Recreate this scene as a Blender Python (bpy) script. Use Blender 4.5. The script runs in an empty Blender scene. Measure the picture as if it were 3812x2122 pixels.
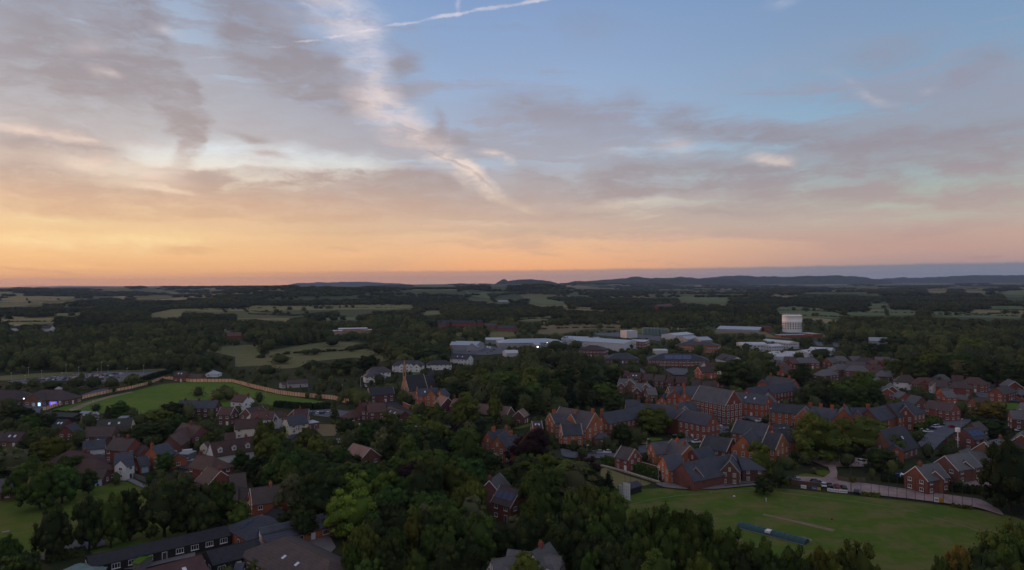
import bpy, math, random
import numpy as np
from mathutils import Matrix, Vector
R = math.radians
random.seed(7); rng = np.random.default_rng(7)
sc = bpy.context.scene
col = sc.collection
# ------------------------------------------------------------------ camera
F, CX, CY, HC = 2560.0, 1906.0, 1061.0, 72.0
cam = bpy.data.cameras.new('camera'); camo = bpy.data.objects.new('camera', cam); col.objects.link(camo)
cam.sensor_width = 36.0; cam.lens = 36.0 * F / 3812.0
cam.clip_start = 1.0; cam.clip_end = 80000.0
CAMR = Matrix.Rotation(R(90 - 0.224), 4, 'X') @ Matrix.Rotation(R(-0.3), 4, 'Z')
camo.matrix_world = Matrix.Translation((0, 0, HC)) @ CAMR
sc.camera = camo
CR3 = np.array(CAMR.to_3x3())
# ------------------------------------------------------------------ render settings
sc.render.engine = 'CYCLES'
sc.view_settings.view_transform = 'Standard'; sc.view_settings.look = 'None'
sc.view_settings.exposure = 0.0; sc.view_settings.gamma = 1.0
cy = sc.cycles
cy.max_bounces = 4; cy.diffuse_bounces = 1; cy.glossy_bounces = 2; cy.transmission_bounces = 2; cy.volume_bounces = 1
cy.transparent_max_bounces = 6; cy.caustics_reflective = False; cy.caustics_refractive = False
cy.use_denoising = True; cy.denoising_input_passes = 'RGB_ALBEDO_NORMAL'; cy.denoising_prefilter = 'ACCURATE'
try: cy.denoiser = 'OPENIMAGEDENOISE'
except Exception: pass
cy.use_adaptive_sampling = False

def lin(c): 
    return tuple(((v / 255) / 12.92 if v / 255 <= .04045 else ((v / 255 + .055) / 1.055) ** 2.4) for v in c)
def ray(px, py):
    d = CR3 @ np.array([(px - CX) / F, -(py - CY) / F, -1.0]); return d
def at(px, py, z=0.0):
    d = ray(px, py); t = (z - HC) / d[2]; return np.array([d[0] * t, d[1] * t, z])
def proj(p):
    v = CR3.T @ (np.asarray(p, float) - np.array([0, 0, HC])); return CX - F * v[0] / v[2], CY + F * v[1] / v[2], -v[2]
def projn(P):
    v = (np.asarray(P, float) - np.array([0, 0, HC])) @ CR3; return np.stack([CX - F * v[:, 0] / v[:, 2], CY + F * v[:, 1] / v[:, 2], -v[:, 2]], 1)
# regions of the photograph that the tables below are measured in: origin and scale
S1, S2, S3 = 960 / 2576, 700 / 2574, 700 / 2561
REG = {'A0': (0, 1000, S1), 'A1': (950, 1000, S1), 'A2': (1900, 1000, S1), 'A3': (2850, 1000, S1), 'F': (0, 0, 1.0), 'O': (0, 0, 3812 / 2576)}
for i, ox in enumerate((0, 650, 1300, 1950, 2600, 3112)):
    REG['B%d' % i] = (ox, 1350, S2); REG['C%d' % i] = (ox, 1730, S3)
def P(r, x, y):
    ox, oy, s = REG[r]; return ox + x * s, oy + y * s

# ------------------------------------------------------------------ node helper
class N:
    """a tiny expression builder over math nodes"""
    def __init__(s, t): s.t = t; s.n = t.nodes; s.l = t.links
    def _in(s, node, i, v):
        if v is None: return
        if isinstance(v, bpy.types.NodeSocket): s.l.new(v, node.inputs[i])
        else: node.inputs[i].default_value = v
    def m(s, op, a, b=None, c=None, clamp=False):
        n = s.n.new('ShaderNodeMath'); n.operation = op; n.use_clamp = clamp
        for i, v in enumerate((a, b, c)): s._in(n, i, v)
        return n.outputs[0]
    def add(s, a, b): return s.m('ADD', a, b)
    def sub(s, a, b): return s.m('SUBTRACT', a, b)
    def mul(s, a, b): return s.m('MULTIPLY', a, b)
    def mad(s, a, b, c): return s.m('MULTIPLY_ADD', a, b, c)
    def vec(s, x, y=0.0, z=0.0):
        n = s.n.new('ShaderNodeCombineXYZ')
        for i, v in enumerate((x, y, z)): s._in(n, i, v)
        return n.outputs[0]
    def sep(s, v):
        n = s.n.new('ShaderNodeSeparateXYZ'); s._in(n, 0, v); return n.outputs
    def vm(s, op, a, b=None):
        n = s.n.new('ShaderNodeVectorMath'); n.operation = op; s._in(n, 0, a)
        if b is not None: s._in(n, 1, b)
        return n.outputs[0]
    def scale(s, v, k):
        n = s.n.new('ShaderNodeVectorMath'); n.operation = 'MULTIPLY'; s._in(n, 0, v); n.inputs[1].default_value = k if not np.isscalar(k) else (k, k, k); return n.outputs[0]
    def noise(s, v, sc_, det=3, rough=.5, dist=0.0, colr=False):
        n = s.n.new('ShaderNodeTexNoise'); s._in(n, 'Vector', v); n.inputs['Scale'].default_value = sc_
        n.inputs['Detail'].default_value = det; n.inputs['Roughness'].default_value = rough; n.inputs['Distortion'].default_value = dist
        return n.outputs['Color'] if colr else n.outputs['Fac']
    def rng(s, v, a, b, c=0.0, d=1.0, smooth=True):
        n = s.n.new('ShaderNodeMapRange'); n.interpolation_type = 'SMOOTHSTEP' if smooth else 'LINEAR'
        s._in(n, 0, v)
        for i, k in enumerate((a, b, c, d)): s._in(n, i + 1, k)
        return n.outputs[0]
    def ramp(s, v, stops, interp='LINEAR'):
        n = s.n.new('ShaderNodeValToRGB'); s._in(n, 0, v); cr = n.color_ramp; cr.interpolation = interp
        while len(cr.elements) < len(stops): cr.elements.new(.5)
        for e, (p, c) in zip(cr.elements, sorted(stops)):
            e.position = p; e.color = (c[0], c[1], c[2], 1)
        return n.outputs[0]
    def mix(s, f, a, b, mode='MIX'):
        n = s.n.new('ShaderNodeMix'); n.data_type = 'RGBA'; n.blend_type = mode; n.clamp_factor = True
        s._in(n, 0, f)
        for i, v in ((6, a), (7, b)):
            if isinstance(v, bpy.types.NodeSocket): s.l.new(v, n.inputs[i])
            else: n.inputs[i].default_value = (v[0], v[1], v[2], 1)
        return n.outputs[2]

# ------------------------------------------------------------------ world: sunset sky
SUN_AZ, SUN_EL = -50.0, 4.0          # degrees left of the view direction / above the horizon
world = bpy.data.worlds.new('World'); sc.world = world; world.use_nodes = True
wt = world.node_tree; wt.nodes.clear(); w = N(wt)
def sky_uv(px, py):
    d = ray(px, py); a = math.atan2(d[0], d[1]); h = d[2] / math.hypot(d[0], d[1]); return a * 2560, h * 2560
geo = w.n.new('ShaderNodeTexCoord').outputs['Generated']
x, y, z = w.sep(geo)
rho = w.m('SQRT', w.add(w.mul(x, x), w.mad(y, y, 1e-6)))
AZ = w.m('ARCTAN2', x, y)
U = w.mul(AZ, 2560.0)
V = w.m('MINIMUM', w.mul(w.m('DIVIDE', z, rho), 2560.0), 9000.0)
pv = w.vec(U, V, 0.0)
wn = w.noise(w.scale(pv, (.0022, .0055, 0)), 1.0, 5, .6, colr=True)
wn2 = w.noise(w.scale(pv, (.009, .017, 0)), 1.0, 5, .65, colr=True)
pw = w.vm('ADD', w.vm('ADD', pv, w.scale(w.vm('SUBTRACT', wn, (.5, .5, .5)), (210, 90, 0))), w.scale(w.vm('SUBTRACT', wn2, (.5, .5, .5)), (70, 40, 0)))
# clear-sky ramps on three azimuths; position = V / 1300
def rmp(tab, xx):
    return [(min(1, max(0, (1051 - yy) / 1300.0)), lin(c)) for yy, c in tab]
Lr = [(1055, (242, 168, 112)), (1010, (250, 190, 122)), (960, (252, 206, 148)), (900, (253, 218, 160)), (850, (252, 224, 172)), (790, (248, 222, 178)), (700, (242, 230, 208)), (600, (226, 230, 230)), (450, (200, 212, 224)), (200, (172, 194, 218)), (0, (156, 182, 212)), (-250, (100, 132, 178))]
Cr = [(1050, (226, 158, 120)), (995, (244, 176, 122)), (930, (238, 186, 142)), (860, (226, 190, 158)), (780, (208, 192, 180)), (700, (192, 196, 202)), (600, (172, 188, 208)), (450, (158, 178, 207)), (200, (140, 163, 198)), (0, (128, 154, 194)), (-250, (92, 122, 170))]
Rr = [(1045, (142, 134, 144)), (980, (180, 150, 144)), (910, (196, 164, 148)), (850, (182, 176, 164)), (770, (170, 182, 172)), (690, (154, 186, 190)), (600, (142, 174, 192)), (450, (132, 162, 188)), (200, (124, 151, 184)), (0, (117, 145, 181)), (-250, (84, 118, 160))]
vn = w.m('DIVIDE', V, 1300.0)
cl, cc, cr_ = (w.ramp(vn, rmp(t, 0)) for t in (Lr, Cr, Rr))
tL = w.rng(AZ, -.60, -.05); tR = w.rng(AZ, -.02, .58)
clear = w.mix(tR, w.mix(tL, cl, cc), cr_)
# cloud body colours (left / right) along height
CL = [(1055, (228, 158, 114)), (960, (236, 184, 130)), (860, (224, 182, 142)), (780, (214, 176, 148)), (700, (194, 168, 154)), (600, (180, 164, 160)), (400, (166, 157, 160)), (150, (150, 145, 155)), (-250, (110, 112, 130))]
CRr = [(1050, (130, 126, 138)), (960, (190, 150, 138)), (860, (184, 162, 154)), (700, (160, 151, 156)), (600, (152, 147, 157)), (450, (150, 150, 166)), (200, (146, 156, 178)), (-250, (96, 110, 136))]
tM = w.rng(AZ, -.45, .35)
cloudc = w.mix(tM, w.ramp(vn, rmp(CL, 0)), w.ramp(vn, rmp(CRr, 0)))
# streak cloud: long horizontal, denser on the left and low down
st = w.noise(w.scale(pw, (.00095, .0050, 0)), 1.0, 9, .64)
st2 = w.noise(w.scale(pw, (.0016, .013, 0)), 1.0, 5, .58)
bias = w.add(w.rng(AZ, -.65, .15, .115, .0), w.add(w.mul(w.rng(V, 500, 1000, 0.0, -.07), w.rng(AZ, -.35, -.05)), w.mul(w.mul(w.rng(V, 60, 220), w.rng(V, 480, 820, 1, 0)), .085)))
st3 = w.noise(w.scale(pw, (.0028, .028, 0)), 1.0, 6, .62)
stm = w.rng(w.add(w.mad(st3, .16, w.mad(st2, .34, w.mul(st, .50))), bias), .50, .595)
fine = w.noise(w.scale(pw, (.006, .022, 0)), 1.0, 4, .6)
soft = w.noise(w.scale(pw, (.0011, .0030, 0)), 1.0, 3, .5)
stm = w.m('MAXIMUM', w.mul(stm, w.mad(fine, .5, .62)), w.mul(w.rng(w.add(soft, w.mul(bias, .9)), .42, .64), .42))
sky = w.mix(w.mul(stm, .80), clear, cloudc)
# authored cloud strokes
def blob(px, py, lx, ly, ang=0.0, warp=True):
    u, v = sky_uv(px, py)
    mp = w.n.new('ShaderNodeMapping'); mp.vector_type = 'TEXTURE'
    w.l.new(pw if warp else pv, mp.inputs[0])
    mp.inputs['Location'].default_value = (u, v, 0); mp.inputs['Rotation'].default_value = (0, 0, R(ang)); mp.inputs['Scale'].default_value = (lx, ly, 1)
    g = w.n.new('ShaderNodeTexGradient'); g.gradient_type = 'SPHERICAL'; w.l.new(mp.outputs[0], g.inputs[0]); return g.outputs['Fac']
def stroke(pts, acc=None, warp=True):
    """pts: list of (px, py, halfwidth, strength); ellipses along the segments"""
    for (x0, y0, w0, s0), (x1, y1, w1, s1) in zip(pts, pts[1:]):
        L = math.hypot(x1 - x0, y1 - y0); a = math.degrees(math.atan2(-(y1 - y0), x1 - x0))
        b = blob((x0 + x1) / 2, (y0 + y1) / 2, L * .66 + (w0 + w1) / 2 * 1.2, (w0 + w1) / 2 * (2.3 if warp else 1.7), a, warp)
        acc = w.mul(b, s0) if acc is None else w.mad(b, s0, acc)
    return acc
D = None
for s_ in [
    [(520, 0, 70, 1), (490, 150, 60, 1.0), (560, 250, 48, 1.0), (650, 330, 40, 1.0), (690, 420, 36, 1.1), (712, 510, 30, 1.1), (680, 610, 26, .8)],
    [(860, -20, 80, .8), (941, 173, 80, .9), (1080, 250, 75, 1), (1260, 335, 50, 1)], [(1080, 180, 60, .7), (1250, 300, 60, .7)],
    [(480, 672, 16, 1.3), (740, 655, 22, 1.4), (960, 642, 15, 1.2)], [(0, 330, 90, .7), (560, 360, 70, .7)], [(0, 510, 40, .9), (300, 545, 30, .9), (520, 590, 16, .9)], [(0, 610, 40, .9), (420, 660, 36, .8), (900, 735, 40, .7), (1500, 745, 45, .5)],
    [(0, 700, 40, 1.0), (600, 745, 38, 1.1), (1200, 755, 30, 1.1), (1900, 740, 30, .9), (2600, 700, 20, .5)], [(900, 668, 20, 1.1), (1300, 662, 30, 1.2), (1750, 700, 22, .9)], [(-50, 790, 22, .8), (700, 800, 20, .9), (1500, 812, 20, .8), (2400, 800, 16, .6)], [(900, 868, 10, .6), (1700, 860, 12, .7), (2500, 878, 10, .5)],
    [(0, 80, 120, .7), (300, 120, 110, .5)], [(300, 255, 50, .6), (600, 270, 40, .6)], [(845, 488, 14, 1), (975, 520, 12, 1)], [(915, 562, 12, 1), (1090, 584, 14, 1)], [(1250, 655, 34, 1), (1600, 680, 24, .9)],
    [(540, 912, 9, 1.2), (790, 930, 6, 1.2)], [(1230, 918, 6, 1), (1350, 919, 5, 1)], [(1446, 188, 50, .9), (1540, 330, 40, .8)], [(1250, 345, 50, .9), (1400, 395, 22, .8)], [(1430, 470, 30, .6), (1600, 500, 22, .6), (1800, 540, 22, .5)],
    [(1626, 370, 26, .6), (1613, 565, 10, 1)], [(1750, 370, 30, .5), (2150, 400, 55, .5), (2500, 400, 60, .5)], [(1700, 470, 50, .35), (2300, 440, 70, .4)],
    [(2500, 420, 55, .8), (2700, 482, 30, 1), (2964, 512, 30, 1.2), (3152, 540, 30, 1.3), (3360, 512, 20, 1), (3830, 500, 26, .8)],
    [(1850, 650, 30, .7), (2200, 660, 36, 1), (2500, 650, 38, 1.2), (2738, 655, 38, 1.2), (2960, 650, 30, 1)], [(2980, 645, 22, 1.1), (3265, 622, 30, 1.3), (3566, 602, 34, 1.2), (3830, 576, 24, 1.1)], [(3300, 660, 34, .9), (3600, 650, 30, .8)],
    [(2750, 735, 14, .9), (3000, 728, 20, 1.2), (3340, 720, 22, 1.2), (3600, 752, 22, 1.1)], [(3600, 730, 40, 1), (3830, 730, 44, 1)], [(2512, 785, 18, .7), (2800, 790, 22, .6), (3250, 770, 20, .7)],
    [(3060, 225, 40, .4), (3265, 196, 45, .5), (3500, 150, 30, .5)], [(3453, 316, 35, .4), (3640, 256, 45, .5), (3800, 181, 40, .4)], [(3300, 845, 14, .7), (3830, 842, 16, .8)], [(2900, 880, 12, .5), (3400, 885, 16, .6), (3830, 885, 18, .6)], [(2500, 870, 10, .4), (3000, 860, 14, .4)],
    [(3640, 948, 4, 1.4), (3740, 947, 4, 1.4)], [(150, 1007, 5, 1), (300, 1012, 6, 1)], [(0, 1006, 4, .9), (95, 1007, 4, .9)], [(120, 1037, 3, .7), (300, 1037, 3, .7)]]:
    D = stroke(s_, D)
fib = w.noise(w.scale(pw, (.0040, .0095, 0)), 1.0, 8, .68)
D = w.mul(w.rng(D, .06, .85), w.rng(w.mad(fib, .6, w.mul(fine, .4)), .36, .58, .30, 1.0))
darkc = w.mix(w.rng(V, 200, 700, .08, .26), cloudc, (.20, .17, .20))
sky = w.mix(w.mul(D, .95), sky, darkc)
BR = None
for s_ in [
    [(1230, -60, 84, .7), (1345, 90, 74, .7), (1345, 200, 62, .55), (1372, 320, 60, .7), (1425, 400, 62, .95), (1500, 470, 52, .85)], [(1480, 455, 48, .7), (1611, 545, 40, .95), (1715, 628, 36, 1.2), (1785, 682, 22, .9), (1890, 745, 14, .5), (2050, 800, 10, .3)],
    [(1777, 562, 12, 1), (1850, 582, 16, 1), (1925, 612, 10, .9)], [(3050, 245, 14, .5), (3175, 339, 18, .6), (3315, 385, 12, .7)], [(2843, 12, 12, .6), (2994, -4, 16, .8)], [(2780, 580, 12, .9), (2870, 590, 15, 1), (2950, 606, 8, .9)], [(2480, 520, 30, .5), (2600, 540, 30, .5)],
    [(200, 580, 24, .9), (400, 618, 34, 1.0), (700, 672, 22, .8)], [(400, 690, 10, .9), (760, 722, 9, .8)], [(-60, 470, 14, 1.1), (220, 482, 14, .7)], [(240, 505, 10, .7), (360, 515, 8, .6)], [(-60, 560, 20, .5), (120, 575, 20, .6)], [(420, 540, 26, .7), (700, 585, 34, .8), (1150, 590, 40, .5)], [(2100, 560, 20, .4), (2500, 545, 26, .5)], [(2100, 770, 16, .5), (2600, 740, 14, .4)], [(-50, 905, 22, .9), (500, 895, 16, .6), (1100, 880, 14, .4)], [(560, 92, 12, .8), (650, 112, 12, .8)], [(350, 262, 14, .7), (440, 280, 10, .7)], [(240, 190, 16, .6), (420, 140, 18, .5)],
    [(980, 1, 60, .6), (1300, 20, 90, .7)], [(0, 800, 14, .9), (400, 812, 10, .8)], [(0, 885, 26, .6), (700, 880, 22, .5)], [(3420, 322, 14, .4), (3480, 335, 12, .4)], [(2830, 240, 30, .22), (2880, 300, 26, .22)]]:
    BR = stroke(s_, BR)
BR = w.mul(w.rng(BR, .02, 1.3), w.rng(w.mad(fib, .7, w.mul(fine, .3)), .36, .60, .15, 1.0))
brc = w.ramp(vn, rmp([(1050, (245, 200, 150)), (860, (252, 226, 168)), (700, (250, 226, 204)), (560, (240, 214, 200)), (400, (234, 214, 208)), (200, (214, 206, 214)), (0, (206, 204, 216)), (-250, (150, 155, 170))], 0))
sky = w.mix(w.mul(BR, w.rng(AZ, .1, .5, .84, .55)), sky, brc)
# pale blue-white opening low on the left
O_ = stroke([(620, 590, 60, 1), (900, 590, 50, 1), (1250, 610, 40, .8)])
O_ = stroke([(300, 600, 50, .8), (650, 640, 45, 1), (1150, 640, 40, .8), (1500, 600, 26, .6)], O_)
sky = w.mix(w.mul(w.rng(O_, .05, .9), w.mul(w.sub(1.0, D), w.rng(fib, .3, .6, .45, .85))), sky, w.mix(w.rng(V, 330, 480), lin((244, 230, 205)), lin((218, 226, 230))))
# condensation trails: thin straight strokes with a frayed edge
fr = w.noise(w.scale(pv, (.02, .03, 0)), 1.0, 4, .7, colr=True)
pw_keep = pw; pw = w.vm('ADD', pv, w.scale(w.vm('SUBTRACT', fr, (.5, .5, .5)), (26, 22, 0)))
T_ = stroke([(960, 185, 3, .6), (1090, 163, 3.4, 1.1), (1200, 145, 3.6, 1.3), (1300, 126, 3.4, 1.2), (1420, 104, 4, 1.2), (1580, 74, 4.6, 1.3), (1740, 44, 5.4, 1.3), (1900, 20, 5.8, 1.2), (2080, -10, 5.5, 1.0)])
T_ = stroke([(1704, -30, 12, .7), (1706, 55, 9, .7)], T_); T_ = stroke([(690, 232, 4, .55), (900, 197, 4, .5)], T_)
sky = w.mix(w.mul(w.rng(T_, .18, 1.1), w.rng(fib, .3, .6, .3, .62)), sky, lin((226, 216, 222)))
T2 = stroke([(1575, 548, 3, 1.2), (1660, 592, 4, 1.4), (1745, 626, 5, 1.2), (1840, 700, 6, .6)])
sky = w.mix(w.mul(w.rng(T2, .15, 1.2), .6), sky, lin((172, 158, 162)))
pw = pw_keep
# low stratus bank lying on the horizon, thicker towards the right
en = w.noise(w.scale(pv, (.004, 0, 0)), 1.0, 6, .6)
edge = w.add(w.rng(AZ, -.55, .62, 38, 53, False), w.add(w.mul(w.sub(en, .5), 10.0), w.mul(w.sub(w.noise(w.scale(pv, (.022, .03, 0)), 1.0, 4, .6), .5), 7.0)))
band = w.rng(w.sub(edge, V), -5, 6)
band = w.mul(band, w.mul(w.rng(AZ, -.56, -.10, 0, 1), w.rng(V, -10, 30, .75, 1.0)))
bandc = w.mix(w.rng(AZ, -.5, .45), lin((208, 150, 118)), w.mix(w.rng(AZ, -.1, .6), lin((166, 141, 138)), lin((116, 122, 138))))
sky = w.mix(w.mul(band, .9), sky, bandc)
# out-of-view sky: mauve mixed in behind and overhead, brightened behind as added fill light
bk = w.rng(w.m('ABSOLUTE', w.add(AZ, .25)), .95, 2.4)
back = w.add(1.0, w.mul(bk, .30))
sky = w.mix(w.mul(w.m('MAXIMUM', bk, w.rng(V, 1150, 3000)), .65), sky, (.36, .325, .355))
top = w.rng(V, 1200, 5000, 1.0, 1.0)
bg = w.n.new('ShaderNodeBackground'); w.l.new(sky, bg.inputs[0]); w.l.new(w.mul(w.mul(back, top), 1.06), bg.inputs[1])
nish = w.n.new('ShaderNodeTexSky'); nish.sky_type = 'NISHITA'; nish.sun_disc = False
nish.sun_elevation = R(SUN_EL); nish.sun_rotation = R(SUN_AZ); nish.altitude = 72; nish.air_density = 1.2; nish.dust_density = 1.5; nish.ozone_density = 2.0
bg2 = w.n.new('ShaderNodeBackground'); w.l.new(nish.outputs[0], bg2.inputs[0]); bg2.inputs[1].default_value = 0.004
ad = w.n.new('ShaderNodeAddShader'); w.l.new(bg.outputs[0], ad.inputs[0]); w.l.new(bg2.outputs[0], ad.inputs[1])
wo = w.n.new('ShaderNodeOutputWorld'); w.l.new(ad.outputs[0], wo.inputs[0])
world.cycles.sampling_method = 'MANUAL'; world.cycles.sample_map_resolution = 512
# ------------------------------------------------------------------ the last glow of the sun, low on the left
sd = bpy.data.lights.new('sun', 'SUN'); sd.energy = 1.35; sd.angle = R(14); sd.color = (1.0, .52, .30)
so = bpy.data.objects.new('sun', sd); col.objects.link(so)
sv = Vector((math.sin(R(SUN_AZ)) * math.cos(R(SUN_EL)), math.cos(R(SUN_AZ)) * math.cos(R(SUN_EL)), math.sin(R(SUN_EL))))
so.rotation_euler = sv.to_track_quat('Z', 'Y').to_euler(); so.location = (-300, 200, 200)
# ------------------------------------------------------------------ materials
MATS = {}
def new_mat(name):
    m = bpy.data.materials.new(name); m.use_nodes = True; t = m.node_tree; t.nodes.clear(); k = N(t)
    b = t.nodes.new('ShaderNodeBsdfPrincipled'); o = t.nodes.new('ShaderNodeOutputMaterial'); t.links.new(b.outputs[0], o.inputs[0])
    MATS[name] = m; return m, k, b
def mat(name, c, rough=.8, var=.18, sc_=.6, spec=.3, c2=None, coord='Object', obj_var=.0, metal=0.0):
    """plain weathered surface: two tones mixed by noise at two scales"""
    if name in MATS: return MATS[name]
    m, k, b = new_mat(name)
    tc = k.n.new('ShaderNodeTexCoord').outputs[coord]
    n1 = k.noise(tc, sc_, 5, .6); n2 = k.noise(tc, sc_ * 7, 3, .6)
    f = k.rng(k.mad(n2, .4, k.mul(n1, .6)), .3, .7)
    lo = tuple(v * (1 - var) for v in c); hi = tuple(min(1, v * (1 + var)) for v in (c2 or c))
    colr = k.mix(f, lo, hi)
    if obj_var:
        oi = k.n.new('ShaderNodeObjectInfo').outputs['Random']; hs = k.n.new('ShaderNodeHueSaturation')
        k.l.new(k.rng(oi, 0, 1, 1 - obj_var, 1 + obj_var, False), hs.inputs['Value']); k.l.new(colr, hs.inputs['Color']); colr = hs.outputs[0]
    k.l.new(colr, b.inputs['Base Color']); b.inputs['Roughness'].default_value = rough; b.inputs['Specular IOR Level'].default_value = spec; b.inputs['Metallic'].default_value = metal
    return m
def tonevar(k, c_, a, b3, h_):
    oi = k.n.new('ShaderNodeObjectInfo').outputs['Random']; hs = k.n.new('ShaderNodeHueSaturation'); k.l.new(c_, hs.inputs['Color']); k.l.new(k.rng(oi, 0, 1, a, b3, False), hs.inputs['Value']); k.l.new(k.rng(k.m('FRACT', k.mul(oi, 5.7)), 0, 1, .5 - h_, .5 + h_, False), hs.inputs['Hue']); return hs.outputs[0]
def brick(name, c, pale=(.3, .26, .22)):
    m, k, b = new_mat(name)
    tc = k.n.new('ShaderNodeTexCoord').outputs['Object']
    n1 = k.noise(tc, .35, 5, .6); n2 = k.noise(tc, 3.5, 3, .7)
    cz = k.sep(tc)[2]
    crs = k.m('SINE', k.mul(cz, 2 * math.pi / .3))          # brick courses
    f = k.rng(k.mad(n2, .45, k.mul(n1, .55)), .3, .7)
    cc_ = k.mix(f, tuple(v * .72 for v in c), tuple(v * 1.25 for v in c))
    cc_ = tonevar(k, k.mix(k.rng(crs, .6, 1, 0, .22), cc_, pale), .80, 1.2, .012)
    k.l.new(cc_, b.inputs['Base Color']); b.inputs['Roughness'].default_value = .9; b.inputs['Specular IOR Level'].default_value = .2
    return m
def tiles(name, c, c2=None, rough=.7, row=.35, spec=.35):
    m, k, b = new_mat(name)
    tc = k.n.new('ShaderNodeTexCoord').outputs['Object']
    n1 = k.noise(tc, .25, 5, .65); n2 = k.noise(tc, 2.6, 3, .7)
    f = k.rng(k.mad(n2, .5, k.mul(n1, .5)), .32, .68)
    c2 = c2 or tuple(v * 1.35 for v in c)
    cc_ = k.mix(f, tuple(v * .75 for v in c), c2)
    rows = k.m('SINE', k.mul(k.sep(tc)[2], 2 * math.pi / row))
    cc_ = k.mix(k.rng(rows, .3, 1, 0, .35), cc_, tuple(v * .45 for v in c))
    lich = k.noise(tc, .9, 6, .75)
    cc_ = tonevar(k, k.mix(k.rng(lich, .58, .72, 0, .45), cc_, (.13, .12, .09)), .75, 1.25, .02)
    k.l.new(cc_, b.inputs['Base Color']); b.inputs['Roughness'].default_value = rough; b.inputs['Specular IOR Level'].default_value = spec
    return m
def emis(name, c, s):
    m, k, b = new_mat(name); b.inputs['Base Color'].default_value = (*c, 1); b.inputs['Emission Color'].default_value = (*c, 1); b.inputs['Emission Strength'].default_value = s; return m
def leaf(name, c, c2, hue=.010):
    """foliage: old/young leaf tone per clump, a different overall tone per tree"""
    m, k, b = new_mat(name)
    a = k.n.new('ShaderNodeAttribute'); a.attribute_name = 'tone'
    oi = k.n.new('ShaderNodeObjectInfo').outputs['Random']
    base = k.mix(a.outputs['Fac'], c, c2)
    hs = k.n.new('ShaderNodeHueSaturation'); k.l.new(base, hs.inputs['Color'])
    k.l.new(k.rng(oi, 0, 1, .68, 1.30, False), hs.inputs['Value']); k.l.new(k.rng(k.m('FRACT', k.mul(oi, 7.3)), 0, 1, .5 - hue, .5 + hue, False), hs.inputs['Hue'])
    k.l.new(hs.outputs[0], b.inputs['Base Color']); b.inputs['Roughness'].default_value = .85; b.inputs['Specular IOR Level'].default_value = .06
    return m
brick('brick_red', (.205, .066, .045)); brick('brick_orange', (.34, .105, .050)); brick('brick_brown', (.19, .088, .062)); brick('brick_dark', (.125, .052, .042)); brick('brick_buff', (.29, .20, .14)); brick('sandstone', (.42, .225, .135))
mat('render_white', (.66, .64, .62), .8, .10, .4); mat('render_cream', (.62, .55, .44), .8, .10, .4); mat('render_grey', (.34, .33, .33), .8, .12, .4)
mat('timber_dark', (.022, .020, .020), .8, .25, 1.0); mat('timber_grey', (.16, .15, .14), .8, .25, 1.0)
tiles('slate', (.046, .052, .070), (.074, .080, .102)); tiles('slate_purple', (.070, .062, .075), (.10, .09, .10)); tiles('slate_dark', (.034, .035, .045)); tiles('tile_brown', (.064, .045, .041)); tiles('tile_red', (.082, .043, .036)); tiles('tile_pink', (.20, .125, .10)); tiles('tile_grey', (.105, .100, .103)); tiles('tile_green', (.045, .052, .040))
mat('felt', (.030, .030, .036), .85, .3, .8); mat('metal_roof', (.33, .36, .41), .45, .10, .2, .5); mat('metal_white', (.47, .48, .50), .5, .08, .2); mat('metal_grey', (.26, .27, .29), .5, .12, .2); mat('metal_blue', (.03, .10, .42), .5, .1, .2)
mat('trim', (.72, .71, .70), .6, .05, 1); mat('timber_black', (.012, .011, .010), .6, .2, 1); mat('stone', (.36, .31, .25), .85, .2, 1); mat('glass', (.020, .024, .032), .12, .2, 1, .6); mat('door', (.05, .045, .05), .5, .2, 1); mat('door_white', (.68, .68, .70), .5, .05, 1)
mat('garage_blue', (.36, .50, .62), .5, .05, 1); mat('solar', (.010, .016, .075), .18, .3, 1, .6); mat('skylight', (.62, .66, .74), .15, .05, 1, .6); mat('pot', (.30, .10, .05), .8, .2, 2); mat('lead', (.20, .21, .24), .6, .15, 1)
mat('bark', (.050, .040, .030), .95, .3, 2); mat('bark_pale', (.20, .18, .15), .95, .3, 2); mat('steel', (.30, .31, .31), .5, .1, 1); mat('steel_dark', (.035, .035, .038), .6, .2, 1)
mat('asphalt', (.105, .108, .125), .9, .22, .12, .2); mat('asphalt_dark', (.052, .052, .060), .9, .25, .12, .2); mat('gravel', (.30, .225, .205), .95, .28, .18, .1); mat('paving', (.17, .16, .16), .9, .2, .2); mat('dirt', (.24, .19, .125), .95, .25, .1, .1); mat('line', (.62, .62, .60), .8, .1, 1)
mat('fence_new', (.80, .47, .29), .85, .16, .7, .1, obj_var=.10); mat('fence_old', (.13, .10, .075), .9, .3, .7, .1)
mat('tower_white', (.84, .82, .82), .8, .07, .12); mat('copper_green', (.14, .20, .19), .6, .15, 1); mat('orange_clad', (.52, .13, .030), .6, .08, .5)
for nm, c in dict(white=(.66, .67, .70), silver=(.34, .36, .39), black=(.010, .010, .013), blue=(.020, .035, .11), light_blue=(.06, .16, .30), red=(.24, .015, .018), yellow=(.42, .28, .012), grey=(.10, .105, .115)).items():
    mm = mat('paint_' + nm, c, .25, .04, 1, .5)
mat('tyre', (.012, .012, .012), .9, .1, 2)
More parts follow.
